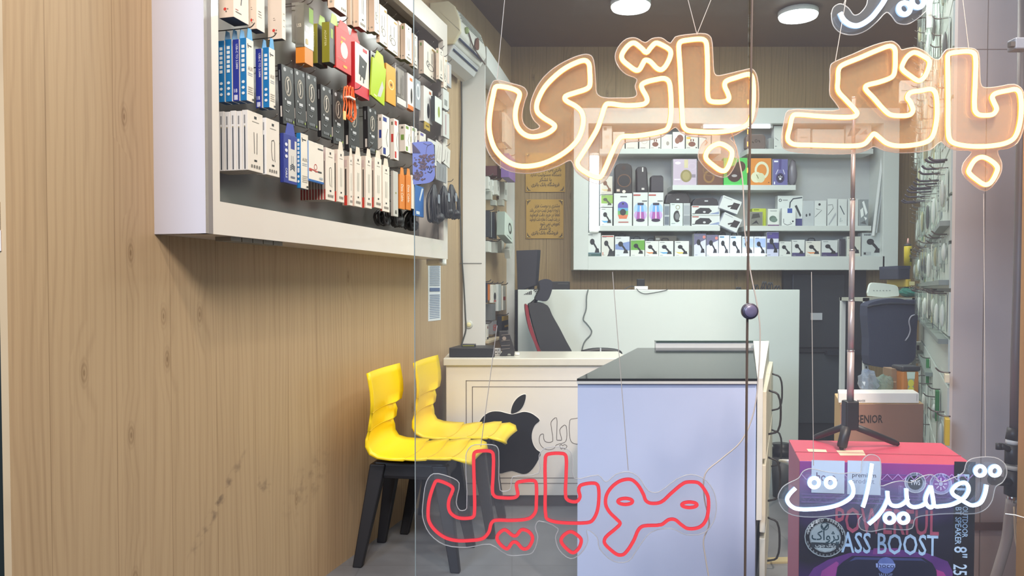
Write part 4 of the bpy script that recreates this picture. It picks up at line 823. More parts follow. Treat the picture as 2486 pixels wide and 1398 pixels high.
# orange cable coil
oc_ = thing('orange_cable', 'bright orange looped charging cable hanging over the black boxes', 'cable', WL.at(*[WL.px(845, 298, .165)[0], .165, WL.px(845, 298, .165)[1]]), G1)
orm = mat('#e8692c', .5)
for k, (xa, xb, y0, y1) in enumerate([(834, 848, 214, 284), (838, 851, 212, 290), (843, 857, 213, 296), (847, 859, 216, 292)]):
    mb = MB(); mb.tube(smooth_path([WL.at(*(lambda q: (q[0], .165 + .003 * k, q[1]))(WL.px(x, y, .165))) for x, y in [(xa + 2, y0), (xa, y0 + 25), (xa + 2, y1 - 35), (xa, y1 - 12), ((xa + xb) / 2, y1), (xb, y1 - 14), (xb - 2, y0 + 40), (xb - 6, y0 + 12), (xa + 4, y0 - 3)]], True, 4), .0028, orm, True, 6); mb.build('cable_loop', oc_, True)
a_, z_ = WL.px(833, 290, .168); mb = MB(); mb.obox(WL.at(a_, .168, z_), LU * .012, LN * .005, ZV * .03, mat('#f3d58c', .4)); mb.build('connector', oc_, label='pale gold plug')
a_, z_ = WL.px(850, 240, .175); mb = MB(); mb.obox(WL.at(a_ - .02, .158, z_), LU * .045, LN * .026, ZV * .006, mat('#efe6da', .4)); mb.build('cable_tie', oc_)
a_, z_ = WL.px(845, 213, .15); hook(WL, a_ + .03, z_, .01, .185, dc)
# third row small white boxes
for i, (xl, xr, yt, yb, t, c) in enumerate([(928, 946, 277, 376, .02, '#2d3f8a'), (957, 968, 287, 386, .02, '#c23a34'), (984, 997, 301, 367, .03, '#7a9a4a'), (1000, 1013, 306, 372, .02, '#7a9a4a'), (1019, 1034, 318, 376, .02, '#6b62a8')]):
    L('cable_box', f'small white box with {["blue", "red", "purple and green", "green", "purple"][i]} label, {ORD[i]} beside the black boxes', 'box', (xl, xr, yt, yb), .148, t, '#ebe8e0', '#e4ddd2', '#8b857c', [('r', .1, .85, .6, .95, c), ('l', [(.7, .25), (.5, .45), (.75, .7)], .05, '#55585c'), ('r', .1, .04, .45, .2, c)], [('r', .3, .42, .8, .62, c), ('r', .35, .84, .7, .92, '#6b6a5c')])
for i, (xl, xr, yt, yb, c) in enumerate([(1040, 1060, 335, 395, '#d9dcd8'), (1060, 1074, 342, 392, '#dcdad2'), (1076, 1094, 352, 398, '#dcdad2'), (1060, 1084, 392, 436, '#8b8e90')]):
    L('screen_protector', f'{["white framed", "plain pale", "pale narrow", "grey"][i]} screen protector sleeve at the far end of the left cabinet', 'package', (xl, xr, yt, yb), .175, .006, c, '#b9b9b4', '#77756f', [('r', .2, .12, .8, .85, '#3f4246')] if i == 0 else [('l', [(.3, .15), (.35, .8)], .03, '#6e6c66'), ('l', [(.6, .15), (.65, .8)], .03, '#6e6c66')], tilt=[0, -.15, -.15, 0][i])
for i, (xl, xr, yt, yb, t, f, s_, pr) in enumerate([(1009, 1021, 190, 262, .012, '#aab2b8', '#8c949a', [('o', .5, .6, .4, .28, .7, '#e9edf0')]), (1029, 1050, 207, 293, .024, '#e7e8e4', '#ded9cf', [('e', .5, .35, .14, .22, K), ('r', .6, .85, .85, .93, '#b5652f')]), (1056, 1073, 232, 294, .02, '#dfe8e2', '#23282a', [('e', .55, .45, .15, .22, '#93a540')]), (1031, 1044, 293, 313, .006, '#c2a53a', '#9a8430', [('r', .2, .4, .8, .6, '#6a5a22')]), (1083, 1096, 147, 205, .014, '#b9bdc0', '#9b9fa2', [('r', .2, .1, .6, .9, '#e6d3c6')]), (1076, 1090, 214, 262, .012, '#d6dbd8', '#c9c8bf', [('r', .2, .2, .7, .5, '#8f9490')]), (1076, 1091, 268, 330, .012, '#d3d6d2', '#bfbdb5', [('r', .3, .1, .5, .9, '#b7a0a0')])]):
    L('accessory_package', ['grey blister with a white ring cable behind the pane edge', 'white box with a black microphone pictured, behind the pane edge', 'white and black box with a green picture near the cabinet end', 'little yellow tag hanging under the microphone box', 'silvery blister at the top far end of the left cabinet', 'pale blister under the silvery one at the far end', 'pale pack with a pinkish stripe low at the far end'][i], 'package', (xl, xr, yt, yb), .146 if xl < 1055 else .175, t, f, s_, '#84807a', pr)
# bottom row
stack(6, 'cable_box', [f'white cable box with black spine stripe, {q} of six on the lowest hook' for q in ('outermost', 'second', 'third', 'fourth', 'fifth', 'deepest')], 'box', (601, 639, 266, 412), .148, .0185, .0008, '#e9e2d6', '#dfe0e0', '#8b847c', prints=pr_cable(), spine=[('r', .38, .02, .58, .72, '#3d4450'), ('r', .38, .72, .58, .74, '#8b7f5c'), ('r', .35, .78, .6, .92, '#8a8c90')])
stack(2, 'cable_box', ['white cable box with a small right-angled plug pictured, beside the six white boxes', 'white cable box behind the one with the right-angled plug'], 'box', (646, 679, 285, 423), .150, .016, .001, '#e9e2d6', '#dfe0e0', '#8b847c', prints=pr_cable(loop=True), spine=[('r', .38, .02, .58, .7, '#3d4450'), ('r', .35, .78, .6, .92, '#8a8c90')])
L('cable_box', 'indigo box with a white window panel and signal waves in the bottom row', 'box', (689, 722, 322, 442), .150, .014, '#333f93', '#2b3682', '#1f275e', [('r', .32, .06, .95, .9, '#d9d6cf'), ('r', .5, .72, .8, .96, '#2f3c93'), ('l', [(.55, .58), (.55, .4)], .03, '#7d7f88'), ('l', [(.68, .58), (.68, .4)], .03, '#7d7f88')] + [('l', [(.45, .28 + q), (.62, .33 + q), (.8, .28 + q)], .05, '#4b5260') for q in (0, .04, .08)] + [('r', .48, .12, .8, .16, '#6d7385'), ('e', .15, .78, .1, .035, '#dfe2ee'), ('e', .15, .66, .1, .035, '#dfe2ee'), ('e', .15, .54, .1, .035, '#dfe2ee'), ('t', 'CABLE', .08, .3, .13, .2, 1, '#dfe2ee')], tab=('#4450a8', .035))
L('aux_cable_box', 'white fronted auxiliary cable box with blue spine in the bottom row', 'box', (730, 749, 322, 456), .155, .016, '#ece6d8', '#2477b5', '#1d3f66', pr_aux(), sp_sq(8))
L('adapter_box', 'white box with blue base and a red looped cable pictured', 'box', (749, 786, 340, 438), .158, .01, '#ece6da', '#3b78b8', '#2a66ad', [('r', 0, 0, 1, .05, '#2a66ad'), ('o', .45, .38, .1, .08, .75, '#b8433a'), ('l', [(.05, .28), (.3, .3), (.45, .27), (.6, .28)], .04, '#b8433a'), ('r', .02, .25, .2, .32, '#b8433a'), ('r', .6, .26, .85, .3, '#444'), ('r', .6, .85, .95, .88, '#55585c'), ('r', .7, .1, .92, .15, '#a9b0b5')])
stack(9, 'cable_box', [f'thin cream cable box with red spine foot, {q} of nine behind the looped earphone box' for q in ('outermost', 'second', 'third', 'fourth', 'fifth', 'sixth', 'seventh', 'eighth', 'deepest')], 'box', (791, 813, 357, 484), .148, .0105, .0006, '#ebe3d6', '#cfc3b8', '#8d857e', prints=pr_cable(loop=True), spine=[('r', .25, .0, .75, .2, '#a0322f'), ('r', .35, .2, .6, .74, '#4a4643'), ('r', .2, .78, .7, .95, '#c8b2ad')])
for i, (xl, xr, yt, yb, t) in enumerate([(820, 836, 362, 489, .022), (848, 857, 378, 498, .03), (861, 878, 374, 500, .022), (888, 903, 378, 504, .022), (910, 927, 381, 503, .018), (929, 946, 400, 512, .014)]):
    L('cable_box', f'cream cable box with red spine foot, {ORD[i]} after the stack of nine', 'box', (xl, xr, yt, yb), .148, t, '#ebe3d6', '#d9cbbd', '#8d857e', pr_cable('#5a6a60'), [('r', .3, .0, .7, .2, '#c23a30'), ('r', .4, .2, .62, .74, '#4a4643'), ('r', .25, .78, .7, .92, '#c8b2ad')], tab=('#e6dccb', .03))
L('cable_box', 'slim grey box hanging between the cream boxes and the orange boxes', 'box', (955, 967, 414, 524), .15, .012, '#c3c2bb', '#b5b2aa', '#77756f', [('r', .4, .5, .6, .54, '#8a8a3c'), ('p', [(.3, .06), (.7, .06), (.6, .14), (.4, .14)], '#55534e')])
L('cable_box', 'slim orange box with white lettering, the first of the orange pair', 'box', (970, 983, 422, 506), .15, .014, '#d9812f', '#c46f24', '#8d8478', [('t', 'Data Cable', .3, .72, .4, .5, 1, '#f3e6d2')], tab=('#dd8a3c', .03))
L('cable_box', 'slim orange box with white lettering, the second of the orange pair', 'box', (986, 998, 424, 508), .15, .012, '#d9812f', '#c46f24', '#8d8478', [('t', 'Data Cable', .3, .72, .4, .5, 1, '#f3e6d2')], tab=('#dd8a3c', .03))
L('cable_box', 'narrow cream box right behind the orange pair', 'box', (999, 1007, 424, 506), .146, .01, '#e6ddd0', '#d7c9b8', '#8d8478', [('r', .3, .85, .7, .92, '#6a655c')])
L('cable_sleeve', 'bright blue glossy sleeve hanging under the blue card on the glass', 'package', (1008, 1029, 448, 523), .15, .012, '#3b74bd', '#2d5c9c', '#24497d', [('p', [(.55, .5), (.95, .95), (.75, .95), (.45, .55)], '#d5e2f0'), ('r', .1, .06, .5, .16, '#dce6f2')])
# black cable bundles
for i, (x, y0, y1, n) in enumerate([(953, 505, 545, 6), (985, 500, 548, 8), (1022, 505, 556, 9), (1037, 452, 540, 12), (1062, 455, 528, 12), (1080, 452, 530, 10)]):
    a0, z1 = WL.px(x, y0, .14); _, z0 = WL.px(x, y1, .14)
    bt = thing('cable_bundle', ['small black cable bundle under the slim grey box', 'black cable bundle under the orange pair', 'low black cable bundle beside the blue sleeve', 'tall black cable bundle just past the blue sleeve', 'black cable bundle next to last at the cabinet end', 'black cable bundle last at the far end of the cabinet'][i], 'cable', WL.at(a0, .13, z0), G1)
    rnd = random.Random(40 + i); q12 = .172 if i > 2 else .1
    for k in range(n):
        o_ = rnd.uniform(-.05, .05); dd = rnd.uniform(.165, .2) if i > 2 else rnd.uniform(.07, .12); wv = rnd.uniform(.01, .02)
        mb = MB(); mb.tube(smooth_path([WL.at(a0 + o_ * .2, q12, z1), WL.at(a0 + o_ - wv, dd, z1 * .6 + z0 * .4), WL.at(a0 + o_ - wv * .5, dd, z0 + .01), WL.at(a0 + o_ + wv * .5, dd + .005, z0), WL.at(a0 + o_ + wv, dd, z1 * .5 + z0 * .5), WL.at(a0 + o_ * .2 + .006, q12 + .002, z1 + .003)], True, 3), .0055, mat('#232327', .45), True, 6); mb.build('cable_loop', bt, True)
    mb = MB(); mb.ball(WL.at(a0, q12 + .02 if i > 2 else .1, z0 + .02), .034, mat('#1e1e22', .5), 10, 7, (.9, .9, .7), .15); mb.build('plug_cluster', bt, True)
    if i > 2: mb = MB(); mb.obox(WL.at(a0 - .03, .204, (z0 + z1) / 2), LU * .02, LN * .003, ZV * .04, mat('#8f98a2', .3)); mb.build('paper_band', bt, label='grey tag')
    hook(WL, a0 + .003, z1 + .022, .014, .125 if i < 3 else .18, dc)
# the card stuck on the window pane
gc = thing('pane_sticker', 'blue rounded card with dark brushed lettering stuck on the edge of the window pane', 'sticker', P(1028, 395, GY - .004))
pts = [P(x, y, GY - .0025) for x, y in [(1001, 346), (1020, 344), (1040, 343), (1046, 344), (1050, 347), (1053, 352), (1054, 360), (1055, 400), (1056, 425), (1054, 433), (1050, 439), (1043, 443), (1035, 445), (1006, 448), (1003, 447), (1002, 420)]]
mb = MB(); mb.prism(pts, (0, .0022, 0), mat('#626a9c', .35)); mb.build('card', gc)
f_ = Fr(P(1000, 448, GY - .0027), Vector((56 * GY / F, 0, 0)), Vector((0, 0, 105 * GY / F))); rnd = random.Random(5); sh = []
for k in range(110):
    yy = rnd.choice([rnd.uniform(.1, .3), rnd.uniform(.32, .68), rnd.uniform(.4, .68)]); cx = .3 + (yy - .1) * .5; xx = min(.92, max(.08, rnd.gauss(cx, .22))); r = rnd.uniform(.03, .075)
    sh.append(('p', [(xx - r, yy), (xx, yy + r * .5), (xx + r * 1.3, yy + r * .2), (xx + r * .3, yy - r * .4)], rnd.choice(['#4a3840', '#54404a', '#3d3038'])))
for k in range(14): sh.append(('l', [(.02 + .02 * k, .95 - .012 * k), (.04 + .025 * k, .72)], .02, '#41364a'))
sh += [('l', [(.66, .36), (.72, .42), (.76, .33), (.82, .44), (.86, .36)], .035, '#17141c'), ('l', [(.68, .3), (.8, .27), (.88, .33)], .035, '#17141c'), ('l', [(.5, .95), (.7, .9), (.85, .93)], .02, '#55506f'), ('l', [(.6, .7), (.64, .85), (.72, .92)], .015, '#55506f')]
mb = MB(); art(mb, f_, sh, .0001, .000004); mb.build('brushed_lettering', gc, normals=False, weld=False)
# ---------------------------------------------------------------- display cabinet on the back wall
WB = Wall((0, 5.51, 0), (1, 0, 0), (0, -1, 0))
DF = .22
bcab = thing('wall_display', 'white lit wall cabinet with shelves of speakers and phone holders on the back wall', 'cabinet', WB.at(WB.px(1786, 655, DF)[0], 0, WB.px(1786, 655, DF)[1]))
shm = mat('#cdd2cd', .4, var=.02)
def bpart(x0, y0, x1, y1, d0, d1, nm, m=shm, **k):
    a0, z1 = WB.px(x0, y0, d1); a1, z0 = WB.px(x1, y1, d1); mb = MB(); mb.obox(WB.at(a0, d0, z0), Vector((a1 - a0, 0, 0)), Vector((0, -(d1 - d0), 0)), ZV * (z1 - z0), m); return mb.build(nm, bcab, **k)
bpart(1393, 262, 1428, 655, .0, DF, 'side_stile', bevel=.003); bpart(2147, 262, 2180, 655, 0, DF, 'side_stile', bevel=.003)
bpart(1428, 262, 2147, 299, 0, DF, 'top_rail'); bpart(1428, 622, 2147, 655, 0, DF, 'bottom_rail')
bpart(1428, 299, 2147, 622, .001, .012, 'back_panel', mat('#c3c5c4', .5, var=.03))
SD = .195
bpart(1456, 361, 1750, 373, .012, SD, 'shelf_board'); bpart(1815, 361, 2120, 373, .012, SD, 'shelf_board'); bpart(1633, 449, 1932, 461, .012, SD, 'shelf_board')
bpart(1456, 548, 1748, 560, .012, SD, 'shelf_board'); bpart(1810, 548, 2115, 560, .012, SD, 'shelf_board')
bpart(1456, 299, 1461, 622, .012, .06, 'divider')
zsh = {1: WB.px(0, 361, SD)[1], 2: WB.px(0, 449, SD)[1], 3: WB.px(0, 548, SD)[1], 4: WB.px(0, 622, DF)[1]}
tube_w = glow_mat('shelf_lamp', (.90, .97, 1.0), 5.0)
def lampbar(x0, y0, x1, y1, d, lb, m=tube_w, vert=True):
    a0, z1 = WB.px(x0, y0, d); a1, z0 = WB.px(x1, y1, d); t = thing('lamp_tube', lb, 'lamp', WB.at((a0 + a1) / 2, d, z0))
    r = (a1 - a0) / 2 if vert else (z1 - z0) / 2; A_, B_ = ((WB.at((a0 + a1) / 2, d, z0 + .02), WB.at((a0 + a1) / 2, d, z1 - .02)) if vert else (WB.at(a0 + .02, d, (z0 + z1) / 2), WB.at(a1 - .02, d, (z0 + z1) / 2)))
    mb = MB(); mb.tube([A_, B_], r * .9, m, False, 12); mb.build('tube_diffuser', t, True)
    for p, q in ((A_, B_), (B_, A_)):
        dr_ = (p - q).normalized(); mb = MB(); mb.tube([p, p + dr_ * .018], r * .9, paper, False, 10); mb.build('end_cap', t, True)
    mb = MB(); o_ = (A_ + B_) / 2; L_ = (B_ - A_); w_ = Vector((r, 0, 0)) if vert else ZV * r
    mb.obox(A_ - w_ * .6 + Vector((0, r * .7, 0)), L_, w_ * 1.2, Vector((0, r * .5 + .004, 0)), paper); mb.build('mounting_rail', t)
lampbar(1430, 372, 1455, 566, .17, 'bright upright lamp tube inside the near end of the back wall display')
lampbar(1700, 303, 1876, 312, .16, 'bright lamp tube lying under the top rail of the back wall display', vert=False)
lampbar(1716, 615, 1862, 621, .215, 'bright lamp strip lying in front of the lowest row of phone holder boxes', glow_mat('shelf_strip', (.84, .90, 1.0), 14.0), False)
G2 = 'boxes on the back wall display'
def pr_holder(c='#2b2c31', bg=None, swoosh=None):
    s = [bg] if bg else []
    if swoosh: s += [('p', [(.05, .3), (.3, .18), (.7, .2), (.95, .38), (.7, .28), (.3, .27)], swoosh)]
    return s + [('e', .38, .62, .17, .13, c), ('r', .26, .52, .5, .72, c), ('l', [(.45, .58), (.62, .42), (.72, .3)], .12, c), ('p', [(.55, .16), (.9, .16), (.84, .34), (.64, .34)], c), ('r', .08, .9, .4, .93, '#7b7f83'), ('r', .08, .06, .3, .08, '#9a9da0')]
def pr_buds(c='#7d4a3a'): return [('e', .5, .36, .3, .17, c), ('l', [(.4, .55), (.42, .7)], .1, c), ('l', [(.62, .55), (.6, .7)], .1, c), ('r', .08, .1, .35, .13, '#77797a'), ('r', .8, .08, .92, .16, '#55595c')]
def bk(lb, xl, xr, yt, sh, prints, t=.06, front='#d9ddd9', side='#c3c7c5', d=.175, nm='accessory_box', hang=False, **k):
    a0, zt = WB.px(xl, yt, d); a1, _ = WB.px(xr, yt, d); zb = (zsh[sh] if not isinstance(sh, float) else sh) + .0006
    k.setdefault('group', G2)
    r = pack_at(WB, nm, lb, 'box', a0 + .0008, a1 - .0008, zb, zt, d, t, front, side, None, prints, **k)
    if hang:
        mb = MB(); w = (a1 - a0); mb.tube(smooth_path([WB.at(a0 + w * q, d - t / 2, zt + z) for q, z in ((.28, -.001), (.3, .018), (.5, .022), (.7, .018), (.72, -.001))], False, 2), .004, mat('#2e2f33', .5), False, 5); mb.build('carry_handle', r, True)
    return r
# lowest row
row = [(1425, 1459, 565, [('r', 0, 0, 1, .12, '#3c5a58'), ('r', 0, .12, 1, .17, '#6f8790')], '#dadedb', 'white box with green foot and a tall holder, first in the lowest row'),
 (1460, 1491, 571, [('r', .05, .92, .95, .97, '#b0463d'), ('p', [(.45, 0), (1, 0), (1, .28), (.6, .2)], '#35363a'), ('r', .08, .04, .14, .2, '#c96a4d')], '#dcdcd4', 'white box with red top line and a suction arm, second in the lowest row'),
 (1493, 1529, 574, [('p', [(.02, .35), (1, .3), (1, .75), (.02, .6)], '#7f93c4')], '#dadedf', 'white box with blue haze behind the holder, third in the lowest row'),
 (1531, 1565, 581, [('r', .02, .38, 1, .95, '#6aa544')], '#dfe3da', 'white box with a grass green picture, fourth in the lowest row'),
 (1566, 1599, 585, 'o', '#dfe1dc', 'white box with orange swoosh, fifth in the lowest row'),
 (1599, 1635, 585, 'b', '#dfe1dc', 'white box with blue swoosh, sixth in the lowest row'),
 (1638, 1673, 585, 'y', '#dfe1dc', 'white box with yellow swoosh, seventh in the lowest row'),
 (1685, 1714, 567, [('p', [(0, .5), (1, .75), (1, 1), (0, 1)], '#6d6a86'), ('e', .85, .85, .13, .07, '#d4847c')], '#d7d9ec', 'pale box with a dark car picture on top, eighth in the lowest row'),
 (1715, 1744, 570, [('p', [(0, .5), (1, .75), (1, 1), (0, 1)], '#6d6a86'), ('e', .85, .85, .13, .07, '#d4847c')], '#d7d9ec', 'pale box with a dark car picture on top, ninth in the lowest row'),
 (1745, 1771, 571, [('r', .1, .88, .5, .95, '#4f9ccb')], '#e2e6f2', 'lit white box with a small blue tag, tenth in the lowest row'),
 (1772, 1800, 572, [('r', .1, .88, .5, .95, '#4f9ccb')], '#e2e6f2', 'lit white box with a small blue tag, eleventh in the lowest row'),
 (1802, 1830, 574, [('r', .05, .45, .95, .9, '#b9cbf0')], '#e2e6f2', 'lit white box with pale blue picture, twelfth in the lowest row'),
 (1831, 1860, 574, [('r', .05, .45, .95, .9, '#a9bff0')], '#e2e6f2', 'lit white box with pale blue picture, thirteenth in the lowest row'),
 (1862, 1891, 563, [('r', 0, .73, 1, .98, '#554a8f'), ('r', .05, .58, .95, .72, '#d5d8e6'), ('r', 0, .3, 1, .56, '#4a4a7a')], '#c9cce2', 'violet box stacked look with white window, fourteenth in the lowest row'),
 (1892, 1922, 586, None, '#d5d8d3', 'white box with a grey bent bracket pictured, fifteenth in the lowest row'),
 (1923, 1954, 582, [('r', 0, .0, 1, .22, '#4a4470')], '#d5d9d6', 'white box with violet foot, sixteenth in the lowest row'),
 (1956, 1993, 585, 'o', '#dcdad0', 'cream box with orange swoosh near the shop pole, seventeenth in the lowest row'),
 (1995, 2034, 583, [('r', 0, 0, 1, .24, '#4a4068')], '#cfd4d2', 'white box with violet foot and butterfly holder, eighteenth in the lowest row'),
 (2037, 2053, 580, 'd', '#3c3a44', 'dark narrow box standing behind the silver pole, nineteenth in the lowest row'),
 (2056, 2090, 574, 'k', '#cfd0c4', 'cream box half hidden behind the silver pole, twentieth in the lowest row'),
 (2093, 2146, 565, [('r', .05, .06, .42, .2, '#aeb4b4'), ('r', .08, .08, .18, .17, '#2b2c31'), ('t', 'MO', .1, .88, .07, .3, 0, '#2b2c31')], '#c3cac8', 'largest white holder box at the far end of the lowest row')]
for xl, xr, yt, ex, fc, lb in row:
    sw = {'o': '#dd8a52', 'b': '#5aa5d8', 'y': '#e3c85a'}.get(ex) if isinstance(ex, str) else None
    pr = (ex if isinstance(ex, list) else []) + (pr_holder(swoosh=sw) if ex != 'd' else [('r', .1, .1, .3, .9, '#55535e')])
    bk(lb, xl, xr, yt, 4, pr, .07, fc, hang=(1493 <= xl < 1600 or 1685 <= xl < 1862 or xl == 1956))
oth = bk('grey flat speaker bar lying on the boxes of the lowest row', 1590, 1643, 572, WB.px(0, 584, .17)[1], [('r', .04, .2, .22, .6, '#d6d6d0')], .05, '#7d786e', '#6d685f', .10, 'speaker_bar')
# middle shelf
s3 = 3
z2 = WB.px(0, 503, .17)[1]; z1_ = WB.px(0, 472, .17)[1]
bk('white holder box with a blue swoosh, lowest of the stack by the lamp tube', 1458, 1487, 504, 3, pr_holder(swoosh='#5aa5d8'), .08)
bk('holder box with a green picture in the middle of the stack by the lamp tube', 1458, 1488, 473, z2, [('r', .05, .3, 1, .98, '#93b85a')] + pr_holder('#55594a'), .08)
bk('kraft coloured holder box on top of the stack by the lamp tube', 1458, 1487, 428, z1_, pr_holder('#7b5644', swoosh='#d9c08a'), .08, '#d3cdc0')
bk('tall white box with a rainbow speaker pictured on it', 1490, 1535, 469, 3, [('e', .5, .62, .28, .13, '#5d55a8'), ('r', .22, .55, .78, .62, '#5d55a8'), ('r', .22, .46, .78, .55, '#5fa3c9'), ('r', .22, .34, .78, .46, '#6fb26a'), ('p', [(.22, .34), (.78, .34), (.7, .22), (.3, .22)], '#d97a55'), ('e', .5, .42, .17, .1, '#35343a'), ('e', .5, .68, .05, .03, '#2c2b35'), ('r', .35, .88, .72, .91, '#55575a'), ('r', .25, .1, .8, .13, '#b0584e')], .09)
for i, (a, b) in enumerate([(1537, 1573), (1574, 1611)]):
    bk(f'white box with a glowing lantern speaker pictured, {ORD[i]} of the pair', a, b, 467, 3, [('e', .5, .5, .46, .2, '#a9c9ee'), ('e', .5, .32, .44, .16, '#c9a3d6'), ('p', [(.32, .62), (.68, .62), (.8, .2), (.2, .2)], '#6fa8e0'), ('p', [(.28, .42), (.72, .42), (.78, .2), (.22, .2)], '#a95aa5'), ('r', .3, .62, .72, .69, '#3a3648'), ('e', .5, .17, .3, .05, '#3a2a45'), ('r', .46, .22, .54, .6, '#e3d3ea'), ('r', .02, .9, .5, .94, '#b0483f'), ('r', .6, .73, .95, .755, '#44464a')], .09)
bk('grey box peeping out beside the watch box, partly hidden', 1612, 1626, 495, 3, [('r', .1, .5, .9, .9, '#77808a'), ('r', .1, .05, .9, .42, '#6d7480')], .08, '#b0b6b8')
bk('pale green box with a black smart watch pictured', 1627, 1658, 493, 3, [('e', .55, .42, .3, .26, '#3a3a3c'), ('e', .55, .42, .17, .15, '#777a7c'), ('l', [(.7, .7), (.85, .45), (.75, .25)], .14, '#d8dcd8'), ('o', .6, .82, .18, .1, .7, '#a39a84'), ('r', .1, .93, .35, .95, '#77808a'), ('r', .1, .1, .4, .12, '#77808a')], .09, '#d5e0da')
bk('grey photo box right behind the watch box', 1659, 1676, 493, 3, [('r', .05, .5, .95, .9, '#a3a8ac'), ('r', .05, .05, .95, .45, '#8f9498')], .08, '#b7bbbc')
zz = WB.px(0, 523, .175)[1]
for i, (yt, sh_) in enumerate([(523.5, 3), (499, zz)]):
    bk(f'wide white box with a black oval speaker pictured, {["lower", "upper"][i]} of two stacked', 1679, 1748, yt, sh_, [('p', [(.1, .15), (.6, .15), (.72, .45), (.62, .75), (.3, .78), (.14, .5)], '#38363a'), ('r', .02, .12, .12, .2, '#55585c'), ('p', [(.6, .12), (.97, .12), (.97, .4), (.7, .2)], '#8b98b8'), ('r', .02, .84, .25, .94, '#b0584e'), ('e', .45, .35, .05, .1, '#c9c9c9')], .1)
# speakers standing free
def speaker(lb, pts, d, t, m='#2e2b2c', nm='portable_speaker', base=None, extra=None):
    P2 = [WB.px(x, y, d) for x, y in pts]
    if base is not None: dz = base + .0008 - min(z for a, z in P2); P2 = [(a, z + dz) for a, z in P2]
    zmin = min(z for a, z in P2); root = thing(nm, lb, 'speaker', WB.at(sum(a for a, z in P2) / len(P2), d - t / 2, zmin), 'speakers on the back wall display')
    mb = MB(); mb.prism([WB.at(a, d, z) for a, z in P2], (0, t, 0), mat(m, .45)); mb.build('speaker_body', root, bevel=.012)
    fr0 = [min(a for a, z in P2), zmin, max(a for a, z in P2), max(z for a, z in P2)]
    for nm_, sh in (extra or {}).items():
        mb = MB(); art(mb, Fr(WB.at(fr0[0], d, fr0[1]), Vector((fr0[2] - fr0[0], 0, 0)), ZV * (fr0[3] - fr0[1])), sh, .002, .0006); mb.build(nm_, root, normals=False, weld=False)
    return root
zt3 = WB.px(0, 469, .175)[1]; zt4 = WB.px(0, 467, .175)[1]
speaker('big black party speaker with one round cone standing on the rainbow speaker box', [(1494, 466), (1493, 404), (1497, 396), (1505, 393), (1524, 393), (1533, 398), (1535, 408), (1535, 466)], .16, .07, base=zt3, extra={'cone': [('e', .53, .42, .4, .22, '#6b4a35'), ('e', .53, .42, .34, .19, '#242225'), ('e', .5, .85, .12, .07, '#3a2620')], 'front_label': [('r', .1, .06, .28, .14, '#d9c3b0'), ('e', .52, .06, .1, .05, '#f0e0d0')]})
speaker('dark grey round topped cylinder speaker standing on the lantern speaker boxes', [(1546, 466), (1545, 410), (1548, 403), (1570, 403), (1572, 412), (1575, 466)], .16, .06, '#39363a', base=zt4, extra={'front_label': [('r', .45, .8, .55, .97, '#d9d6d3'), ('r', .42, .1, .64, .18, '#cfc9c4')]})
speaker('short squat black fabric speaker next to the cylinder speaker', [(1580, 466), (1580, 428), (1584, 424), (1607, 424), (1611, 428), (1611, 466)], .16, .06, '#343036', base=zt4, extra={'grille_front': [('r', .05, .1, .95, .88, '#3f3b42')]})
zt5 = WB.px(0, 493, .175)[1]
speaker('flat black trapezoid speaker lying on top of the watch box', [(1614, 492), (1619, 470), (1640, 466), (1670, 468), (1677, 480), (1676, 492)], .155, .06, '#3b373a', base=zt5, extra={'front_label': [('r', .45, .3, .55, .42, '#cfcfcf')]})
zt6 = WB.px(0, 499, .175)[1]
speaker('black oval speaker lying on the two wide speaker boxes', [(1681, 498), (1682, 488), (1689, 480), (1700, 478), (1730, 478), (1741, 483), (1746, 498)], .155, .07, '#38343a', base=zt6, extra={'front_label': [('r', .45, .5, .58, .66, '#bfbfc2')]})
speaker('brown-grey rounded square speaker alone on the upper shelf', [(1811, 355), (1811, 332), (1814, 325), (1820, 322), (1853, 322), (1859, 328), (1860, 350), (1857, 360), (1815, 360)], .16, .06, '#6b5d58', base=zsh[1], extra={'front_logo': [('l', [(.3, .5), (.38, .42)], .05, '#3d3532'), ('o', .5, .55, .07, .1, .6, '#3d3532'), ('l', [(.62, .6), (.68, .45)], .05, '#3d3532')]})
# two tilted boxes at the shelf gap: the lower leans on the shelf ends
for i, (cx, cy, w, h, an, lb) in enumerate([(1781, 541, 46, 34, .42, 'tilted white holder box wedged low in the gap between the shelves'), (1779, 498, 48, 32, .36, 'tilted white holder box lying on the other tilted box in the shelf gap')]):
    d = .20; a, z = WB.px(cx, cy, d); s_ = 5.3 / F
    pack_at(WB, 'accessory_box', lb, 'box', a - w * s_ / 2, a + w * s_ / 2, z - h * s_ / 2, z + h * s_ / 2, d, .09, '#d9dcda', '#c9ccd6', None, [('p', [(.55, .2), (.9, .3), (.95, .8), (.62, .75)], '#3a3336'), ('l', [(.4, .3), (.62, .5)], .08, '#3a3336'), ('r', .05, .85, .5, .9, '#a5a9ac')], tilt=-an, group=G2)
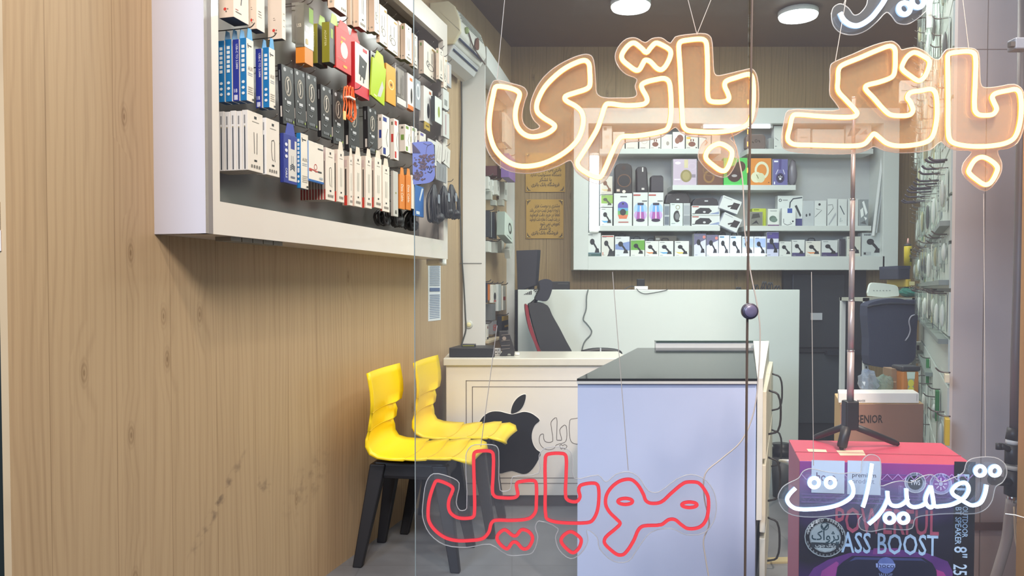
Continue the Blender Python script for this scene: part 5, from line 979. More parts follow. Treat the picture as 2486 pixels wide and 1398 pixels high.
# right half of the middle shelf
bk('grey photo box with black gadgets in front of a lime box', 1821, 1852, 514, 3, [('r', .05, .05, .95, .95, '#77786f'), ('p', [(.1, .1), (.5, .2), (.7, .1), (.5, .4)], '#2f2f33'), ('p', [(.1, .5), (.8, .6), (.7, .9), (.2, .85)], '#44443f')], .03, '#8d8b80', d=.185)
bk('lime green box behind the grey photo box', 1826, 1860, 506, 3, [('r', .1, .9, .5, .95, '#6d7a20')], .06, '#b9c63c', '#9dab2c', d=.145)
bk('small white box with green earbuds case pictured', 1864, 1892, 507, 3, [('e', .45, .42, .32, .18, '#5d7266'), ('e', .55, .35, .3, .14, '#6f8478'), ('r', 0, 0, 1, .07, '#6a3f6f'), ('r', .2, .86, .8, .9, '#8f9496')], .05, '#dadfd8', d=.18)
bk('large white earphone box with a dark curved band at its top', 1888, 1949, 475, 3, [('l', [(.48, .6), (.5, .78), (.62, .9), (.98, .94)], .05, '#3f4650'), ('p', [(.68, .66), (.76, .7), (.95, .36), (.9, .3)], '#3a3d42'), ('o', .1, .85, .06, .05, .6, '#3a3d42'), ('r', .2, .84, .4, .87, '#8f9496'), ('r', .7, 0, .98, .25, '#4a4a80')], .06, '#d8dedb', d=.15)
bk('white earphone box with blue label in front of the large white one', 1898, 1932, 505, 3, [('p', [(.4, .72), (.75, .72), (.75, .98), (.4, .98)], '#3c56a5'), ('l', [(.15, .12), (.4, .04), (.75, .12), (.6, .2)], .04, '#55595c'), ('r', .1, .15, .16, .4, '#8f9496'), ('e', .8, .25, .06, .05, '#2b2c31')], .03, '#dde2df', d=.19)
bk('misty grey box with two dark earbuds pictured', 1950, 1977, 487, 3, [('e', .3, .42, .08, .06, '#44474c'), ('e', .6, .45, .08, .06, '#44474c')], .05, '#b9bfc1', d=.17)
for i, (xl, xr, yt, pr) in enumerate([(1978, 2007, 487, [('l', [(.02, .35), (.6, .62), (.1, .68)], .04, '#3f4347'), ('e', .4, .85, .1, .05, '#2b2c31')]), (2009, 2033, 482, [('l', [(.05, .4), (.6, .65), (.5, .78), (.05, .76)], .05, '#3f4347'), ('p', [(.1, .05), (.2, .02), (.9, .4), (.85, .5)], '#a8adb0')]), (2035, 2057, 483, [('l', [(.2, .75), (.7, .42)], .1, '#44505a'), ('l', [(.3, .3), (.2, .15), (.5, .2)], .04, '#5d7a80')]), (2059, 2084, 482, [('l', [(.2, .3), (.3, .5)], .04, '#55595c')])]):
    bk(f'white earphone pack with a grey cable picture, {ORD[i]} of four towards the silver pack', xl, xr, yt, 3, pr, .02, '#d5dad7', d=.18, nm='earphone_pack', rough=.25)
bk('shiny silver crumpled pack at the far end of the middle shelf', 2086, 2109, 484, 3, [('p', [(.3, .9), (.5, .95), (.9, .5), (.7, .4)], '#f0f4f2'), ('p', [(.1, .6), (.4, .7), (.5, .4), (.2, .3)], '#eef2ee'), ('p', [(.1, .1), (.6, .2), (.8, .05)], '#5d6264'), ('p', [(.5, .35), (.7, .2), (.85, .3)], '#f2f5f3')], .03, '#8f9698', d=.18, rough=.15)
# headphone shelf
bk('clear pack with beige headphones at the start of the headphone shelf', 1634, 1692, 386, 2, [('l', [(.55, .98), (.55, .66)], .16, '#cfc39a'), ('e', .55, .36, .24, .24, '#8f8355'), ('e', .55, .36, .16, .17, '#a59866'), ('o', .8, .72, .18, .13, .75, '#c9b9c9'), ('e', .2, .85, .12, .05, '#efe9f2'), ('r', .05, .2, .3, .25, '#e3dbe8'), ('r', .78, .3, .95, .42, '#8f8490')], .06, '#c3b3c3', d=.17, nm='headphone_box')
bk('brown headphone box beside the clear pack, behind the orange dot', 1693, 1756, 390, 2, [('e', .45, .35, .22, .26, '#8f6a3a'), ('e', .45, .35, .15, .18, '#6a4630'), ('o', .5, .62, .3, .25, .85, '#7d5a3a')], .06, '#6d4a3a', d=.17, nm='headphone_box')
bk('bright green headphone box in the middle of the headphone shelf', 1757, 1815, 383, 2, [('e', .45, .42, .32, .3, '#3f2420'), ('e', .7, .68, .22, .2, '#4a3424'), ('e', .45, .35, .12, .05, '#a9a5a5'), ('r', .02, .02, .95, .05, '#5fd86a')], .06, '#4fbf58', '#3c9a46', d=.17, nm='headphone_box')
bk('orange headphone box with cream headphones pictured', 1821, 1873, 384, 2, [('o', .55, .55, .34, .33, .7, '#dfe0c0'), ('e', .3, .3, .26, .2, '#dfe0c0'), ('e', .5, .28, .2, .18, '#d3d4b0'), ('l', [(.3, .4), (.4, .25)], .04, '#8f8a60'), ('p', [(.85, .12), (.92, .12), (.88, .08)], '#4a3320')], .06, '#d98a36', '#b87028', d=.17, nm='headphone_box')
bk('indigo clear pack with a paw print on blue headphones', 1876, 1913, 386, 2, [('l', [(.5, 1), (.48, .6)], .16, '#4d4682'), ('e', .5, .28, .28, .19, '#3a3358'), ('e', .5, .28, .18, .13, '#2a2640'), ('e', .5, .25, .08, .05, '#e3e3ea'), ('e', .4, .32, .03, .025, '#e3e3ea'), ('e', .5, .35, .03, .025, '#e3e3ea'), ('e', .6, .32, .03, .025, '#e3e3ea'), ('r', .08, .88, .35, .94, '#efeff5'), ('l', [(.2, .42), (.35, .6)], .05, '#d3d3e6'), ('l', [(.8, .42), (.68, .6)], .05, '#d3d3e6'), ('r', .08, .04, .16, .14, '#efeff5')], .05, '#6a68a0', d=.17, nm='headphone_box')
mb = MB(); a, z = WB.px(1926, 420, .15); mb.ball(WB.at(a, .13, (zsh[2] + WB.px(0, 388, .15)[1]) / 2), 1, mat('#77747c', .3), 12, 10, (.034, .03, (WB.px(0, 388, .15)[1] - zsh[2]) / 2), .12); tag(mb.build('bagged_headphones', None, True), 'headphones wrapped in a crumpled grey bag at the end of the headphone shelf', 'bag')
# upper shelf
for i, (xl, xr, yt, pr, fc, lb) in enumerate([(1462, 1486, 305, [('r', .15, .8, .45, .92, '#8a7a6a'), ('r', .3, .45, .7, .6, '#d3c9bc'), ('r', .4, .14, .6, .16, '#77706a')] + icons(.15, .85, .05, 4, .05, '#b9aea2'), '#e3dcd2', 'tall white box at the start of the upper shelf'),
  (1488, 1517, 320, [('r', .1, .8, .4, .85, '#c9b9a5')], '#e3d9cc', 'cream box second on the upper shelf, behind the orange sign'), (1519, 1549, 335, [('r', .1, .1, .7, .14, '#8f857a')], '#dcd6cc', 'low plain white box third on the upper shelf'),
  (1552, 1577, 331, [('o', .5, .62, .3, .2, .85, '#b9ada0'), ('r', .1, .1, .6, .14, '#6d655c')], '#dcd6cc', 'white box with a faint ring, fourth on the upper shelf'), (1578, 1604, 328, pr_buds(), '#dedad0', 'white earbuds box with a brown case pictured, fifth on the upper shelf'),
  (1605, 1632, 326, [('e', .4, .72, .15, .1, '#f2ece4'), ('e', .6, .4, .14, .14, '#a59a90')], '#dcd8d0', 'white earbuds box with pale buds pictured, sixth on the upper shelf'), (1633, 1663, 320, [('e', .6, .62, .28, .22, '#7d4a3a'), ('e', .38, .5, .2, .18, '#8f5a48'), ('r', .1, .1, .4, .13, '#77706a')], '#e3dfd6', 'white box with brown round cases pictured, seventh on the upper shelf'),
  (1665, 1695, 327, [('r', .05, .7, .4, .85, '#e3b94a'), ('r', .05, .35, .4, .55, '#efdcae')] + pr_buds(), '#dcd6cc', 'white earbuds box with a gold sticker, eighth on the upper shelf'), (1697, 1726, 329, [('l', [(.5, .7), (.7, .5), (.5, .3)], .12, '#a5765c')], '#dcd0c4', 'white box with a looped strap pictured, ninth on the upper shelf'), (1728, 1749, 328, [('r', .1, .2, .9, .5, '#d9b58f')], '#e0cdb9', 'pale box last on the near half of the upper shelf'),
  (1868, 1878, 335, [], '#8f9490', 'narrow grey box next to the rounded speaker'), (1879, 1902, 306, [('l', [(.1, .5), (.5, .38)], .04, '#55595c'), ('r', .1, .12, .3, .15, '#77797a')], '#d5d9d2', 'tall white box past the rounded speaker on the upper shelf'),
  (1936, 1968, 312, [('r', .2, .55, .8, .6, '#9a938c'), ('o', .5, .4, .3, .2, .9, '#b3aaa5')], '#c9c3be', 'grey white box behind the bank sign, nearest the pole'), (1973, 2050, 314, [('r', .3, .02, .6, .08, '#a5643c')], '#cdc7c2', 'wide white box behind the bank sign'), (2053, 2118, 338, [('r', .02, .1, .98, .5, '#b9a59c')], '#bfb3ac', 'low box under the picture card behind the bank sign')]):
    bk(lb, xl, xr, yt, 1, pr, .06, fc, d=.165)
zc = WB.px(0, 338, .165)[1]
bk('picture card box with a dark photo, standing above the low box behind the sign', 2054, 2116, 303, zc, [('p', [(.05, .2), (.4, .3), (.6, .75), (.2, .8)], '#6d6068'), ('e', .3, .5, .08, .2, '#e3dcd8'), ('p', [(.5, .3), (.85, .35), (.8, .7)], '#8f8288')], .04, '#cfc6c2', d=.16)
ls = thing('leaning_strip', 'white plastic strip leaning inside the far end of the back wall display', 'strip', WB.at(WB.px(2130, 620, .1)[0], .1, zsh[4]))
mb = MB(); a0, z0 = WB.px(2118, 566, .19); a1, z1 = WB.px(2140, 380, .16); mb.tube([WB.at(a0, .205, z0 - .02), WB.at(a1, .18, z1)], .012, mat('#c9cdcb', .4), False, 4); mb.build('strip_rail', ls)
mb = MB(); mb.tube([WB.at(a0 + .022, .2, z0), WB.at(a1 + .02, .175, z1 - .06)], .008, mat('#aeb3b3', .4), False, 4); mb.build('strip_rail', ls)

# ---------------------------------------------------------------- gold plaques on the back wall
gold = mat('#a8894a', .5, .6, var=.12)
for i, (x0, y0, x1, y1, txt) in enumerate([(1276, 372, 1372, 466, ['مشتری گرامی', 'لطفا هنگام خرید دقت کنید', 'باتری پس از گرفته شدن', 'دستگاه مسئولیت ندارد', 'با تشکر', 'فروشگاه بانک باتری']), (1277, 484, 1368, 579, ['مشتری و دوست عزیز', 'با توجه به نوسان قیمت خرید می باشد', 'لطفا در خرید دقت فرمایید', 'در رفت قیمت تا مغازه دقت فرمایید', 'تعویض نمی شود', 'با تشکر', 'فروشگاه بانک باتری'])]):
    p0 = P(x0, y1, 5.506); p1 = P(x1, y0, 5.506); w = p1.x - p0.x; h = p1.z - p0.z
    g_ = thing('wall_plaque', ['gold plaque with Persian text, the upper one partly behind the orange sign', 'gold plaque with Persian text, the lower of two on the back wall'][i], 'plaque', P((x0 + x1) / 2, y1, 5.506))
    mb = MB(); mb.box((p0.x, 5.502, p0.z), (p1.x, 5.51, p1.z), gold); mb.build('plate', g_)
    fr = Fr((p0.x, 5.502, p0.z), (w, 0, 0), (0, 0, h)); bl_ = '#20180c'; sh = []
    for k, tx in enumerate(txt):
        n_ = len(tx); ww = min(.8, .036 * n_ + .06); yy = .80 - k * (.115 if len(txt) > 6 else .13); xx = .9 - ww if k < len(txt) - 2 else .5 - ww / 2
        sh.append(('t', persian(tx), xx, yy, .088, ww, 0, bl_))
    for sx in (0, 1):
        for sy in (0, 1):
            f = lambda x, y: ((1 - x) if sx else x, (1 - y) if sy else y)
            q = [f(.03, .03), f(.14, .03), f(.09, .06), f(.06, .1), f(.03, .16)]; sh.append(('p', q, '#5a4720'))
    mb = MB(); art(mb, fr, sh, .0006, .0002); mb.build('engraved_text', g_, normals=False, weld=False)
    for x in (.04, .96):
        for z in (.04, .96): mb = MB(); mb.lathe((p0.x + w * x, 5.502, p0.z + h * z), (0, -1, 0), [(.006, 0), (.006, .003), (.003, .005)], mat('#d9c58a', .3, .8), 8); mb.build('fixing_screw', g_, True)
# ---------------------------------------------------------------- white rack in the far corner of the left wall
b0 = P(1178, 700, 4.42); c0 = P(1250, 700, 5.42); rr = Vector((c0.x - b0.x, c0.y - b0.y, 0)); RLEN = rr.length; rr.normalize(); rn = Vector((rr.y, -rr.x, 0))
WN = Wall((b0.x, b0.y, 0), rr, rn)
RT = 2.38
rk = thing('accessory_rack', 'tall white rack of hanging adapters in the far corner below the air conditioner', 'rack', (b0.x, b0.y, 0))
rw_m = mat('#dadcda', .4, var=.02)
lw_ = lambda y: -1.49 + .2687 * y + .012
px0 = max(P(1108, 700, 4.42).x, lw_(4.44))
mb = MB(); mb.hexa([(x, y, z) for z in (0, RT) for x, y in ((px0, 4.42), (b0.x, 4.42), (b0.x + rr.x * .012, 4.432), (px0 + .01, 4.432))], rw_m); mb.build('front_post', rk)
bk_ = [WN.at(.03, -.11, 0), WN.at(RLEN - .02, -.11, 0)]
mb = MB(); mb.obox(WN.at(.03, -.12, 0), rr * (RLEN - .05), rn * .012, ZV * RT, mat('#cfd3d3', .35)); mb.build('back_board', rk)
mb = MB(); mb.obox(WN.at(RLEN - .03, -.12, 0), rr * .03, rn * .12, ZV * RT, rw_m); mb.build('end_post', rk)
mb = MB(); mb.obox(WN.at(.0, -.12, RT), rr * RLEN, rn * .13, ZV * .11, rw_m); mb.build('top_band', rk)
zz = P(1200, 660, 4.6).z
mb = MB(); mb.obox(WN.at(.03, -.108, P(1140, 640, 4.4).z), rr * (RLEN - .06), rn * .004, ZV * .005, mat('#6d7070', .5)); mb.build('joint_line', rk)
mb = MB(); q = P(1114, 640, 4.415); mb.box((q.x, 4.417, q.z), (b0.x - .02, 4.4205, q.z + .004), mat('#6d7070', .5)); mb.build('joint_line', rk)
q = P(1138, 788, 4.415); mb = MB(); mb.lathe((q.x, 4.42, q.z), (0, -1, 0), [(.024, 0), (.024, .004), (.016, .006)], mat('#c9ccc4', .4), 14); mb.build('grommet', rk, True, label='round grommet')
mb = MB(); mb.lathe((q.x, 4.4135, q.z), (0, -1, 0), [(.014, 0), (.013, .002), (.004, .003)], mat('#e6e0ae', .4), 12); mb.build('grommet_cap', rk, True, label='yellowish centre')
mb = MB(); q = P(1160, 835, 4.37); mb.obox(WN.at(.0, -.10, q.z), rr * .45, rn * .12, ZV * .012, mat('#b9a98c', .5)); mb.build('wooden_shelf', rk)
mb = MB(); pts = [(1120, 196), (1121, 300), (1117, 400), (1116, 480), (1119, 560), (1121, 620), (1126, 690), (1130, 770), (1131, 800), (1124, 825), (1120, 838)]
mb.tube(smooth_path([P(x, y, 4.405) for x, y in pts], False, 3), .0045, mat('#4a4d4a', .5), False, 6); tag(mb.build('power_cable', None, True), 'dark cord running down the white rack post from the air conditioner', 'cord')
G3 = 'packages hung on the white corner rack'
def rk_p(lb, xl, xr, yt, yb, f, s_=None, t=.03, d=-.02, prints=(), tilt=0., cat='package', nm='accessory_pack', tab=None, h=True, spine=()):
    r = pack(WN, nm, lb, cat, (xl, xr, yt, yb), d, t, f, s_ or f, None, prints, spine, tab, tilt, G3)
    if h:
        a0, zt = WN.px(xl, yt, d); a1, _ = WN.px(xr, yt, d); hook(WN, (a0 + a1) / 2, zt + .006, -.104, d + .02, rk, .003)
rk_p('brownish bundled pouch at the top of the corner rack behind the orange letter', 1212, 1219, 268, 340, '#8a6f5c', '#7b6150', .05)
rk_p('large white sleeve at the top of the corner rack', 1226, 1243, 272, 344, '#e0d3c3', '#d6c6b4', .02, d=.035, prints=[('r', .2, .85, .8, .87, '#8d7d6e'), ('o', .6, .8, .08, .02, .6, '#8d7d6e')])
rk_p('small grey box beside the large white sleeve', 1217, 1223, 294, 316, '#b3a899', '#a89c8d', .02)
rk_p('white upright strip pack beside the purple box on the corner rack', 1224, 1231, 360, 426, '#e3ddd8', '#e3ddd8', .03)
rk_p('purple box on the corner rack under the orange letter', 1235, 1251, 372, 430, '#8d6fae', '#7d62a0', .05, d=.058)
rk_p('dark red box on the corner rack beside the purple box', 1206, 1217, 402, 426, '#6d3f44', '#5a353a', .075)
for i, (a, b, y0, y1) in enumerate([(1186, 1190, 428, 458), (1195, 1199, 436, 471), (1207, 1213, 437, 472), (1225, 1232, 441, 484)]):
    rk_p(f'white plug adapter, {ORD[i]} in the row of adapters on the corner rack', a, b, y0, y1, '#dcdfda', '#cfd2cb', .04, prints=[('r', .3, .3, .6, .6, '#8f9490')], cat='adapter', nm='plug_adapter')
for i, (a, b, y0, y1) in enumerate([(1192, 1196, 463, 484), (1203, 1207, 485, 498), (1220, 1225, 484, 498)]):
    rk_p(f'greyish plug block under the white adapters, {ORD[i]} of three', a, b, y0, y1, '#b9bcb2', '#a9aca3', .035, cat='adapter', nm='plug_adapter', h=False)
for i, (a, b, y0, y1, c) in enumerate([(1189, 1194, 512, 574, '#35383c'), (1201, 1206, 516, 578, '#2c2f33')]):
    rk_p(f'slim black boxed cable, {ORD[i]} of two on the corner rack', a, b, y0, y1, c, c, .04, prints=[('r', .7, .0, 1, 1, '#a9adab')])
rk_p('pale green box hanging askew with a dark cable pictured', 1226, 1246, 520, 578, '#d5e3d9', '#93a196', .05, d=.062, prints=[('e', .62, .52, .2, .24, '#3f4a44'), ('e', .6, .52, .1, .14, '#d5e3d9'), ('r', .3, .1, .8, .13, '#5d6a63')], tilt=-.12)
for i, (a, b, y0, y1, tl) in enumerate([(1186, 1193, 585, 611, 0), (1203, 1208, 587, 613, 0), (1218, 1224, 582, 613, .05), (1236, 1246, 592, 616, .5)]):
    rk_p(f'white connector pack, {ORD[i]} in the row under the slim black boxes', a, b, y0, y1, '#d9dbd3', '#c9ccc3', .035, d=.042 if i == 3 else -.02, tilt=tl, cat='adapter', nm='connector_pack')
rk_p('navy pack at the near end of the lower rack row', 1181, 1184, 686, 735, '#27283a', '#24263a', .03)
rk_p('thin orange pack behind the white card on the corner rack', 1187, 1190, 690, 729, '#c9742f', '#c9742f', .02)
rk_p('white card pack with a black gadget and red tip', 1196, 1205, 691, 735, '#dcdcd2', '#dcdcd2', .02, prints=[('e', .6, .35, .3, .22, '#2a2628'), ('r', .3, .04, .9, .14, '#b8524a')])
rk_p('silvery blister in the middle of the lower rack row', 1210, 1217, 690, 755, '#bcc3c2', '#cdd4d2', .02)
rk_p('white strip pack with a red label on the lower rack row', 1221, 1228, 693, 753, '#d6d8d0', '#d6d8d0', .01, prints=[('r', .1, .4, .9, .55, '#b8483f')])
rk_p('grey plastic pouch below the white card pack', 1195, 1203, 738, 778, '#77797a', '#6a6c6d', .06)
rk_p('black and yellow package above the phone stand', 1218, 1234, 768, 806, '#26262a', '#2a2a2e', .03, prints=[('r', 0, .7, 1, 1, '#c9a436'), ('r', .4, .25, 1, .38, '#c9a436')])
rk_p('grey pouch with red clips at the bottom of the corner rack', 1196, 1206, 780, 812, '#87878a', '#7d7d80', .06, prints=[('o', .5, .6, .4, .12, .6, '#c0483f'), ('o', .5, .38, .4, .12, .6, '#c0483f')])
rk_p('white card with black foot at the bottom near corner of the rack', 1182, 1186, 788, 824, '#d9dad3', '#d9dad3', .02, prints=[('r', 0, 0, 1, .15, '#2a2a2e'), ('e', .5, .8, .3, .1, '#7d4a44')])
# ---------------------------------------------------------------- on the desk
DZ = .7525
bb = thing('black_case', 'long black box lying at the near corner of the white desk', 'box', (P(1145, 868, 3.87).x, 3.87, DZ))
a = P(1090, 866, 3.83); c = P(1201, 844, 3.83); a.x = max(a.x, -.33)
mb = MB(); mb.hexa([(x, y, z) for z in (DZ + .0008, c.z) for x, y in ((a.x, 3.83), (c.x, 3.83), (c.x - .005, 4.0), (a.x + .035, 4.0))], blk); mb.build('case_body', bb, bevel=.003)
mb = MB(); mb.box((a.x + .06, 3.88, c.z + .0006), (a.x + .13, 3.95, c.z + .012), mat('#26262a', .4)); mb.box((a.x + .065, 3.879, c.z + .004), (a.x + .125, 3.8802, c.z + .009), mat('#8f8f3a', .5)); mb.build('case_lid', bb)
ps = thing('phone_stand', 'black ribbed phone stand standing on the white desk', 'stand', (P(1232, 860, 3.9).x, 3.9, DZ))
dzp = DZ + .001 - P(1250, 862, 3.9).z
pts = [P(x, y, 3.9) + ZV * dzp for x, y in [(1213, 862), (1220, 852), (1216, 842), (1212, 822), (1212, 803), (1232, 802), (1233, 808), (1238, 812), (1250, 850), (1248, 862), (1241, 862), (1239, 857), (1233, 857), (1231, 862)]]
mb = MB(); mb.prism(pts, (0, .06, 0), mat('#2b2725', .45)); mb.build('stand_body', ps, bevel=.002)
mb = MB()
for yy in (812, 826, 838, 846): q = P(1217, yy, 3.898) + ZV * dzp; r_ = P(1238, yy - 2, 3.898) + ZV * dzp; mb.tube([q, r_], .002, mat('#6d6560', .4), False, 5)
mb.build('rib', ps)
mb = MB(); q = P(1224, 820, 3.898) + ZV * dzp; mb.lathe((q.x, 3.899, q.z), (0, -1, 0), [(.011, 0), (.009, .003)], mat('#8d8176', .4), 12); mb.build('round_badge', ps)
pc = thing('paper_card', 'small white card with dark marks leaning beside the phone stand', 'card', (P(1207, 862, 3.95).x, 3.95, DZ))
a = P(1200, 860, 3.95); a.z = DZ + .001; mb = MB(); mb.obox(a, Vector((.034, 0, 0)), Vector((0, .004, .0)), ZV * .036, paper); mb.build('card_board', pc)
mb = MB(); art(mb, Fr(a, (.034, 0, 0), (0, 0, .036)), [('t', 'RF', .15, .5, .35, .6, 0, '#2a2a2c'), ('t', 'MTN', .15, .1, .25, .7, 0, '#2a2a2c')]); mb.build('front_print', pc, normals=False)
wb = thing('white_clip', 'little white plastic block beside the phone stand on the desk', 'block', (P(1256, 860, 3.95).x, 3.95, DZ)); a = P(1250, 860, 3.95)
mb = MB(); mb.box((a.x, 3.94, DZ + .0008), (a.x + .024, 3.97, DZ + .013), paper); mb.build('clip_body', wb, bevel=.002)

# ---------------------------------------------------------------- slat wall of blister packs on the right
WR = Wall((R0.x, R0.y, 0), -RU, RN)
uf = -WR.px(2236, 700, .02)[0]; un = 2.65
sw = thing('slat_wall', 'pale slotted wall board carrying rows of clear blister packs by the white pillar', 'display board', RW((uf + un) / 2, 0, .2))
slm = mat('#ccd6cf', .4, var=.03)
for k in range(17):
    z0 = .2 + k * .15; mb = MB(); mb.obox(RW(un, .0005, z0), RU * (uf - un), RN * .018, ZV * .138, slm); mb.build('board_slat', sw)
mb = MB(); mb.obox(RW(un, .0002, .2), RU * (uf - un), RN * .006, ZV * 2.54, mat('#8a918c', .5)); mb.build('groove_backing', sw)
railm = mat('#7f8a84', .4, .3)
for z, u0, u1 in ((1.295, un, uf), (1.11, un, uf), (.925, un, uf), (.725, 3.6, 4.9), (.53, 4.0, uf)):
    mb = MB(); mb.obox(RW(u0, .019, z), RU * (u1 - u0), RN * .028, ZV * .016, railm); mb.build('hanging_rail', sw)
bl = clear_mat('blister_clear', (.93, .96, .94, 1), .10, .05, (.9, .95, .92, 1)); rnd = random.Random(11)
G4 = 'blister packs on the right slat wall'
nm_rows = [(2.50, 2.32, .17, 14, 'topmost'), (2.24, 2.06, .17, 14, 'second highest'), (1.98, 1.80, .17, 14, 'third highest'), (1.76, 1.57, .17, 14, 'row over the dark hooks'), (1.49, 1.33, .17, 14, 'row under the dark hooks'), (1.28, 1.13, .15, 15, 'row under the highest rail'), (1.095, .945, .15, 15, 'row at eye level'), (.70, .56, .42, 5, 'sparse low row'), (.50, .34, .5, 4, 'lowest row')]
cards = ['#dfe6e2', '#eef2ef', '#ccd4cf', '#f2efe4', '#aab3ae', '#e6ecE8', '#3f7a4a', '#dfe4d4', '#f0f2f0', '#e3d79a']
for z1, z0, st, n, rl in nm_rows:
    for i in range(n):
        u = un + .10 + i * st + rnd.uniform(-.02, .02)
        if u > uf - .1: break
        w = rnd.uniform(.055, .09); h = z1 - z0; d = rnd.uniform(.045, .075) if u > un + .6 else rnd.uniform(.032, .05); cc = rnd.choice(cards); zt = z1 - rnd.uniform(.004, .02); zb = z0 + rnd.uniform(-.01, .05)
        nmx = rl if 'row' in rl else rl + ' row'
        pack_at(WR, 'blister_pack', f'slat wall blister pack, {ORD[i]} from the pillar, {nmx}', 'package', -u - w / 2, -u + w / 2, zb, zt, d, .022, cc, clear=bl, group=G4, rough=.2,
            extra=[('b', .02, .0, .98, 1.0, .0, .08, cc, 'backing_card'), ('s', .15, .1, .85, .75, .15, .85, rnd.choice(['#dfe3e0', '#2f3236', '#c9cdca', '#e6e8e6', '#a9a27a']), 'product')], tilt=rnd.uniform(-.05, .05))
        hook(WR, -u, zt + .005, .02, d + .022, sw, .0022)
for i in range(12):
    u = un + .15 + i * .13; hook(WR, -u, 1.53 + rnd.uniform(-.01, .01), .02, .07 + i * .006, sw, .004, '#4a4650')
for i, (px_, py0, py1, c) in enumerate([(2292, 905, 925, '#efe3c0'), (2270, 945, 1020, '#2f7d3f'), (2292, 1010, 1075, '#d8b52e'), (2248, 870, 935, '#2f7d3f')]):
    a0, zt = WR.px(px_, py0, .035); _, zb = WR.px(px_, py1, .035)
    pack_at(WR, 'product_card', ['small cream card hanging low on the slat wall', 'bright green card low on the slat wall near the kraft carton', 'yellow fronted tube pack hanging lowest beside the speaker carton', 'bright green strip card under the low rail'][i], 'package', a0, a0 + [.05, .05, .06, .05][i], zb, zt, .035, .012, c, c, None, group=G4); hook(WR, a0 + .025, zt + .004, .02, .055, sw, .0022)
# electrical boxes at the far end of the slat wall and stacked packs low down
for i, (x0, y0, x1, y1, Yd) in enumerate([(2217, 830, 2234, 866, 4.6), (2215, 868, 2236, 882, 4.6), (2246, 827, 2253, 858, 4.3), (2186, 195, 2206, 245, 4.6), (2206, 238, 2226, 268, 4.5)]):
    a = P(x0, y1, Yd); c = P(x1, y0, Yd); jb = thing('junction_box', ['white switch box with a dark gap mounted at the far end of the slat wall', 'lower white switch box mounted at the far end of the slat wall', 'narrow white trunking box on the slat wall near the switch boxes', 'white trunking piece high at the far end of the slat wall', 'white bracket box high on the slat wall behind the orange dot'][i], 'switch box', a)
    xw = .2 + .498 * Yd - .015
    mb = MB(); mb.hexa([(x, y, z) for z in (a.z, c.z) for x, y in ((a.x, Yd), (xw, Yd), (xw + .03, Yd + .06), (a.x + .02, Yd + .06))], paper); mb.build('box_body', jb, bevel=.003)
    if i == 0: mb = MB(); mb.box((a.x + .02, Yd - .002, a.z + .02), (a.x + .035, Yd, c.z - .02), dk); mb.build('switch_gap', jb)
    else: mb = MB(); mb.box((a.x + .004, Yd - .002, (a.z + c.z) / 2 - .002), (c.x - .004, Yd, (a.z + c.z) / 2 + .002), mat('#a9ada8', .4)); mb.build('cover_line', jb)
# coiled grey hose high in the far corner
mb = MB(); q = P(2278, 0, 3.0)
cc = P(2277, 10, 4.9); mb.tube([P(2268 + 9 * math.cos(t * .9) + 6, -40 + t * 2.2, 4.9 + .03 * math.sin(t * .9)) for t in range(40)], .022, mat('#7d8a96', .5), False, 8)
tag(mb.build('coiled_hose', None, True), 'grey coiled hose hanging from the ceiling in the far corner above the slat wall', 'hose')

# ---------------------------------------------------------------- shelf stand with bags behind the carton
Ys = 4.25; sz = P(2150, 723, Ys).z
st = thing('shelf_stand', 'pale perforated metal shelf stand in the far corner beside the metal door', 'shelf', (P(2165, 700, Ys).x, Ys, 0))
sx0 = P(2100, 700, Ys).x; sx1 = P(2226, 700, Ys).x
for xx in (sx0, sx1 - .025):
    for yy in (Ys, Ys + .3):
        mb = MB(); mb.box((xx, yy, 0), (xx + .025, yy + .025, sz), mat('#c9cbc8', .4)); mb.build('leg', st)
mb = MB(); mb.box((sx0, Ys, sz - .02), (sx1, Ys + .33, sz), mat('#a9a99c', .4)); mb.build('shelf_board', st)
mb = MB(); mb.box((sx0, Ys, .12), (sx1, Ys + .33, .14), mat('#a9a99c', .4)); mb.build('shelf_board', st)
mb = MB()
for yy in range(740, 900, 14): q = P(2101, yy, Ys); mb.box((sx0 + .008, Ys - .0015, q.z), (sx0 + .016, Ys, q.z + .012), dk)
mb.build('perforation_pattern', st)
wp = thing('white_tablet', 'white rounded board leaning on the shelf above the navy bag', 'board', P(2146, 738, Ys + .05))
pts = smooth_path([P(x, y, Ys + .06) for x, y in [(2109, 722), (2110, 700), (2114, 691), (2122, 689), (2172, 695), (2180, 700), (2182, 710), (2182, 722)]], True, 2)
zm = min(p.z for p in pts); pts = [p + ZV * (sz + .001 - zm) for p in pts]
mb = MB(); mb.prism(pts, (0, .02, 0), mat('#d5dcd4', .35)); mb.build('board_body', wp, bevel=.003)
mb = MB(); a = P(2120, 706, Ys + .058); c = P(2168, 712, Ys + .058)
for k in range(6): mb.box((a.x + k * .018, Ys + .0588, a.z), (a.x + k * .018 + .008, Ys + .0598, a.z + .004), mat('#9aa3a0', .4))
mb.build('printed_line', wp)
nb = thing('navy_bag', 'navy cloth bag hanging in front of the shelf stand', 'bag', P(2168, 890, Ys - .08))
pts = [P(x, y, Ys - .10) for x, y in [(2106, 742), (2122, 732), (2150, 726), (2180, 724), (2205, 729), (2228, 730), (2226, 800), (2222, 868), (2212, 880), (2195, 888), (2160, 893), (2130, 890), (2112, 884), (2110, 820)]]
mb = MB(); mb.prism(smooth_path(pts, True, 3), (0, .09, 0), mat('#31364c', .8, bump=.3)); mb.build('bag_body', nb, bevel=.02)
